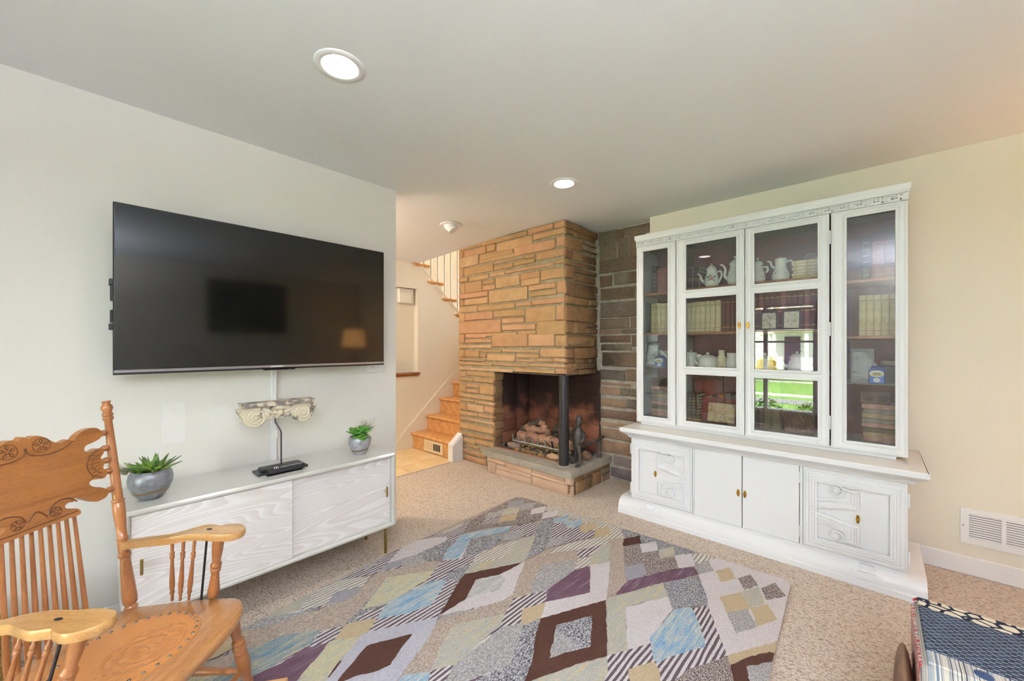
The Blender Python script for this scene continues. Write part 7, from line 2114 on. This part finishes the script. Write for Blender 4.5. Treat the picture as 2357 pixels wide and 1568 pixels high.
# ================================================================== outdoors, seen in the reflections of the hutch glass
GZ = -.35
LAWN = mat('lawn', (108, 146, 58), .95, col2=(88, 124, 46), scale=6, bump=.5, bscale=60)
m = MB(); m.box(-40, 40, -60, YB - .2, GZ - .2, GZ); m.build('lawn', LAWN, smooth=False, label='green lawn outside the picture window', cat='lawn', kind='stuff')
m = MB(); m.box(-40, 40, -8.4, -7.4, GZ, GZ + .02); m.build('street', mat('asphalt', (128, 126, 124), .9, col2=(112, 110, 108), scale=12), smooth=False, label='grey street beyond the lawn', cat='street', kind='structure')
for y in (-9.3, -15.2):
    m = MB(); m.box(-40, 40, y - .6, y, GZ, GZ + .03); m.build('sidewalk', mat('concrete_walk', (176, 170, 160), .9), smooth=False, label='pale concrete sidewalk %s the street' % ('just beyond' if y > -11 else 'far beyond'), cat='sidewalk', kind='structure')
SHRUB = [mat('shrub_lime', (150, 182, 70), .8, col2=(110, 146, 48), scale=14), mat('shrub_green', (96, 132, 54), .8, col2=(66, 100, 38), scale=14)]
random.seed(17)
for k in range(9):
    cx, cy, r = -3.4 + k * .62, YB - 1.0 + random.uniform(-.15, .15), random.uniform(.27, .305)
    m = MB()
    for _ in range(420):
        d = Vector((random.gauss(0, 1), random.gauss(0, 1), random.gauss(0, 1))).normalized(); q = Vector((cx, cy, GZ + r * 1.1)) + Vector((d.x * r, d.y * r, d.z * r * 1.1)) * random.uniform(.75, 1.0)
        a = d.orthogonal().normalized() * .035; b = d.cross(a).normalized() * .022
        a = a + d * random.uniform(-.02, .03)
        m.add([q - a, q + b, q + a, q - b], [(0, 1, 2, 3)])
    T = thing('hedge_shrub', '%s low shrub in the row under the picture window' % ('first', 'second', 'third', 'fourth', 'fifth', 'sixth', 'seventh', 'eighth', 'ninth')[k], 'shrub', (cx, cy, GZ), 0, 'shrubs under the window')
    m.build('foliage', SHRUB[k % 2], T, smooth=False)
    m = MB(); m.cyl((cx, cy, GZ), (cx, cy, GZ + r), .03, .02, 8); m.build('stem', mat('bark', (96, 78, 60), .9), T)
# house across the street
SIDING = mat('siding_white', (226, 224, 216), .7)
T = thing('neighbour_house', 'white clapboard house across the street with porch door', 'house', (-3, -20, GZ))
m = MB(); m.box(-13, 8, -24, -18, GZ, 5.6); m.build('wall', SIDING, T, smooth=False)
for k in range(24):
    m = MB(); m.box(-13, 8, -18.0, -17.965, GZ + .2 + k * .24, GZ + .21 + k * .24 + .17); m.build('clapboard', SIDING, T, smooth=False)
m = MB(); m.prism([(-25, 5.5), (-17.4, 5.5), (-21, 8.6)], lambda u, v, w: Vector((w, u, v)), -13.5, 8.5); m.build('roof', mat('roof_slate', (110, 106, 104), .9), T, smooth=False)
WG = mat('house_window', (70, 76, 84), .15); 
for (x, z, w, h) in ((-10.2, .8, 1.4, 1.7), (-6.9, .8, 1.4, 1.7), (1.5, .8, 1.4, 1.7), (-10.2, 3.4, 1.3, 1.5), (-6.9, 3.4, 1.3, 1.5), (-3.3, 3.4, 1.3, 1.5), (1.5, 3.4, 1.3, 1.5)):
    m = MB(); m.sweep([(x, z), (x + w, z), (x + w, z + h), (x, z + h)], [(0, 0), (0, .08), (-.14, .08), (-.14, 0)], lambda u, v, q: Vector((u, -17.96 + q, v)), True); f = m.build('window_frame', SIDING, T, smooth=False)
    m = MB(); m.box(x, x + w, -17.99, -17.95, z, z + h); m.build('pane', WG, f, smooth=False)
    m = MB(); m.box(x, x + w, -17.95, -17.92, z + h / 2 - .03, z + h / 2 + .03); m.build('sash_bar', SIDING, f, smooth=False)
m = MB(); m.box(-3.4, -2.75, -17.97, -17.9, GZ + .2, 1.75); m.build('doorway', mat('door_plum', (78, 66, 84), .5), T, smooth=False)
for x in (-3.72, -2.42):
    m = MB(); m.cyl((x, -17.2, GZ), (x, -17.2, 2.0), .09, n=12); m.build('porch_post', SIDING, T)
m = MB(); m.box(-4.1, -2.0, -18, -17.0, 2.0, 2.2); m.build('porch_roof', SIDING, T, smooth=False)
# flowering street tree and a yellow shrub
def leafy(name, label, c, r, n, mtl, trunk):
    T = thing(name, label, 'tree' if trunk else 'shrub', (c[0], c[1], GZ)); m = MB()
    for _ in range(n):
        d = Vector((random.gauss(0, 1), random.gauss(0, 1), random.gauss(0, .8))).normalized(); q = Vector(c) + Vector((d.x * r[0], d.y * r[1], d.z * r[2])) * random.uniform(.2, 1)
        a = Vector((random.gauss(0, 1), random.gauss(0, 1), random.gauss(0, 1))).normalized(); b = a.orthogonal().normalized()
        m.add([q - a * .10, q + b * .06, q + a * .10, q - b * .06], [(0, 1, 2, 3)])
    m.build('foliage', mtl, T, smooth=False)
    if trunk:
        m = MB(); m.tube([(c[0], c[1], GZ + .01), (c[0] + .1, c[1], c[2] - r[2] * .5), (c[0] - .1, c[1], c[2] + r[2] * .3)], [.13, .10, .04], 8)
        for k in range(6):
            a = k * 1.05; m.tube([(c[0] + .05, c[1], c[2] - r[2] * .5), (c[0] + r[0] * .5 * math.cos(a), c[1] + r[1] * .5 * math.sin(a), c[2]), (c[0] + r[0] * .85 * math.cos(a), c[1] + r[1] * .85 * math.sin(a), c[2] + r[2] * .35)], [.06, .04, .015], 6)
        m.build('trunk', mat('bark', (96, 78, 60), .9), T)
leafy('street_tree', 'pale blossoming tree on the far lawn', (-4.6, -14.2, 2.6), (1.9, 1.3, 1.1), 900, mat('blossom', (224, 214, 186), .8), True)
leafy('street_tree', 'tall leafing tree further along the far lawn', (2.6, -14.6, 4.2), (2.6, 1.8, 2.0), 900, mat('young_leaf', (168, 176, 110), .8), True)
leafy('yellow_shrub', 'bright yellow flowering shrub beside the far house door', (-4.0, -16.9, .25), (.42, .35, .5), 900, mat('forsythia', (226, 196, 62), .8), False)
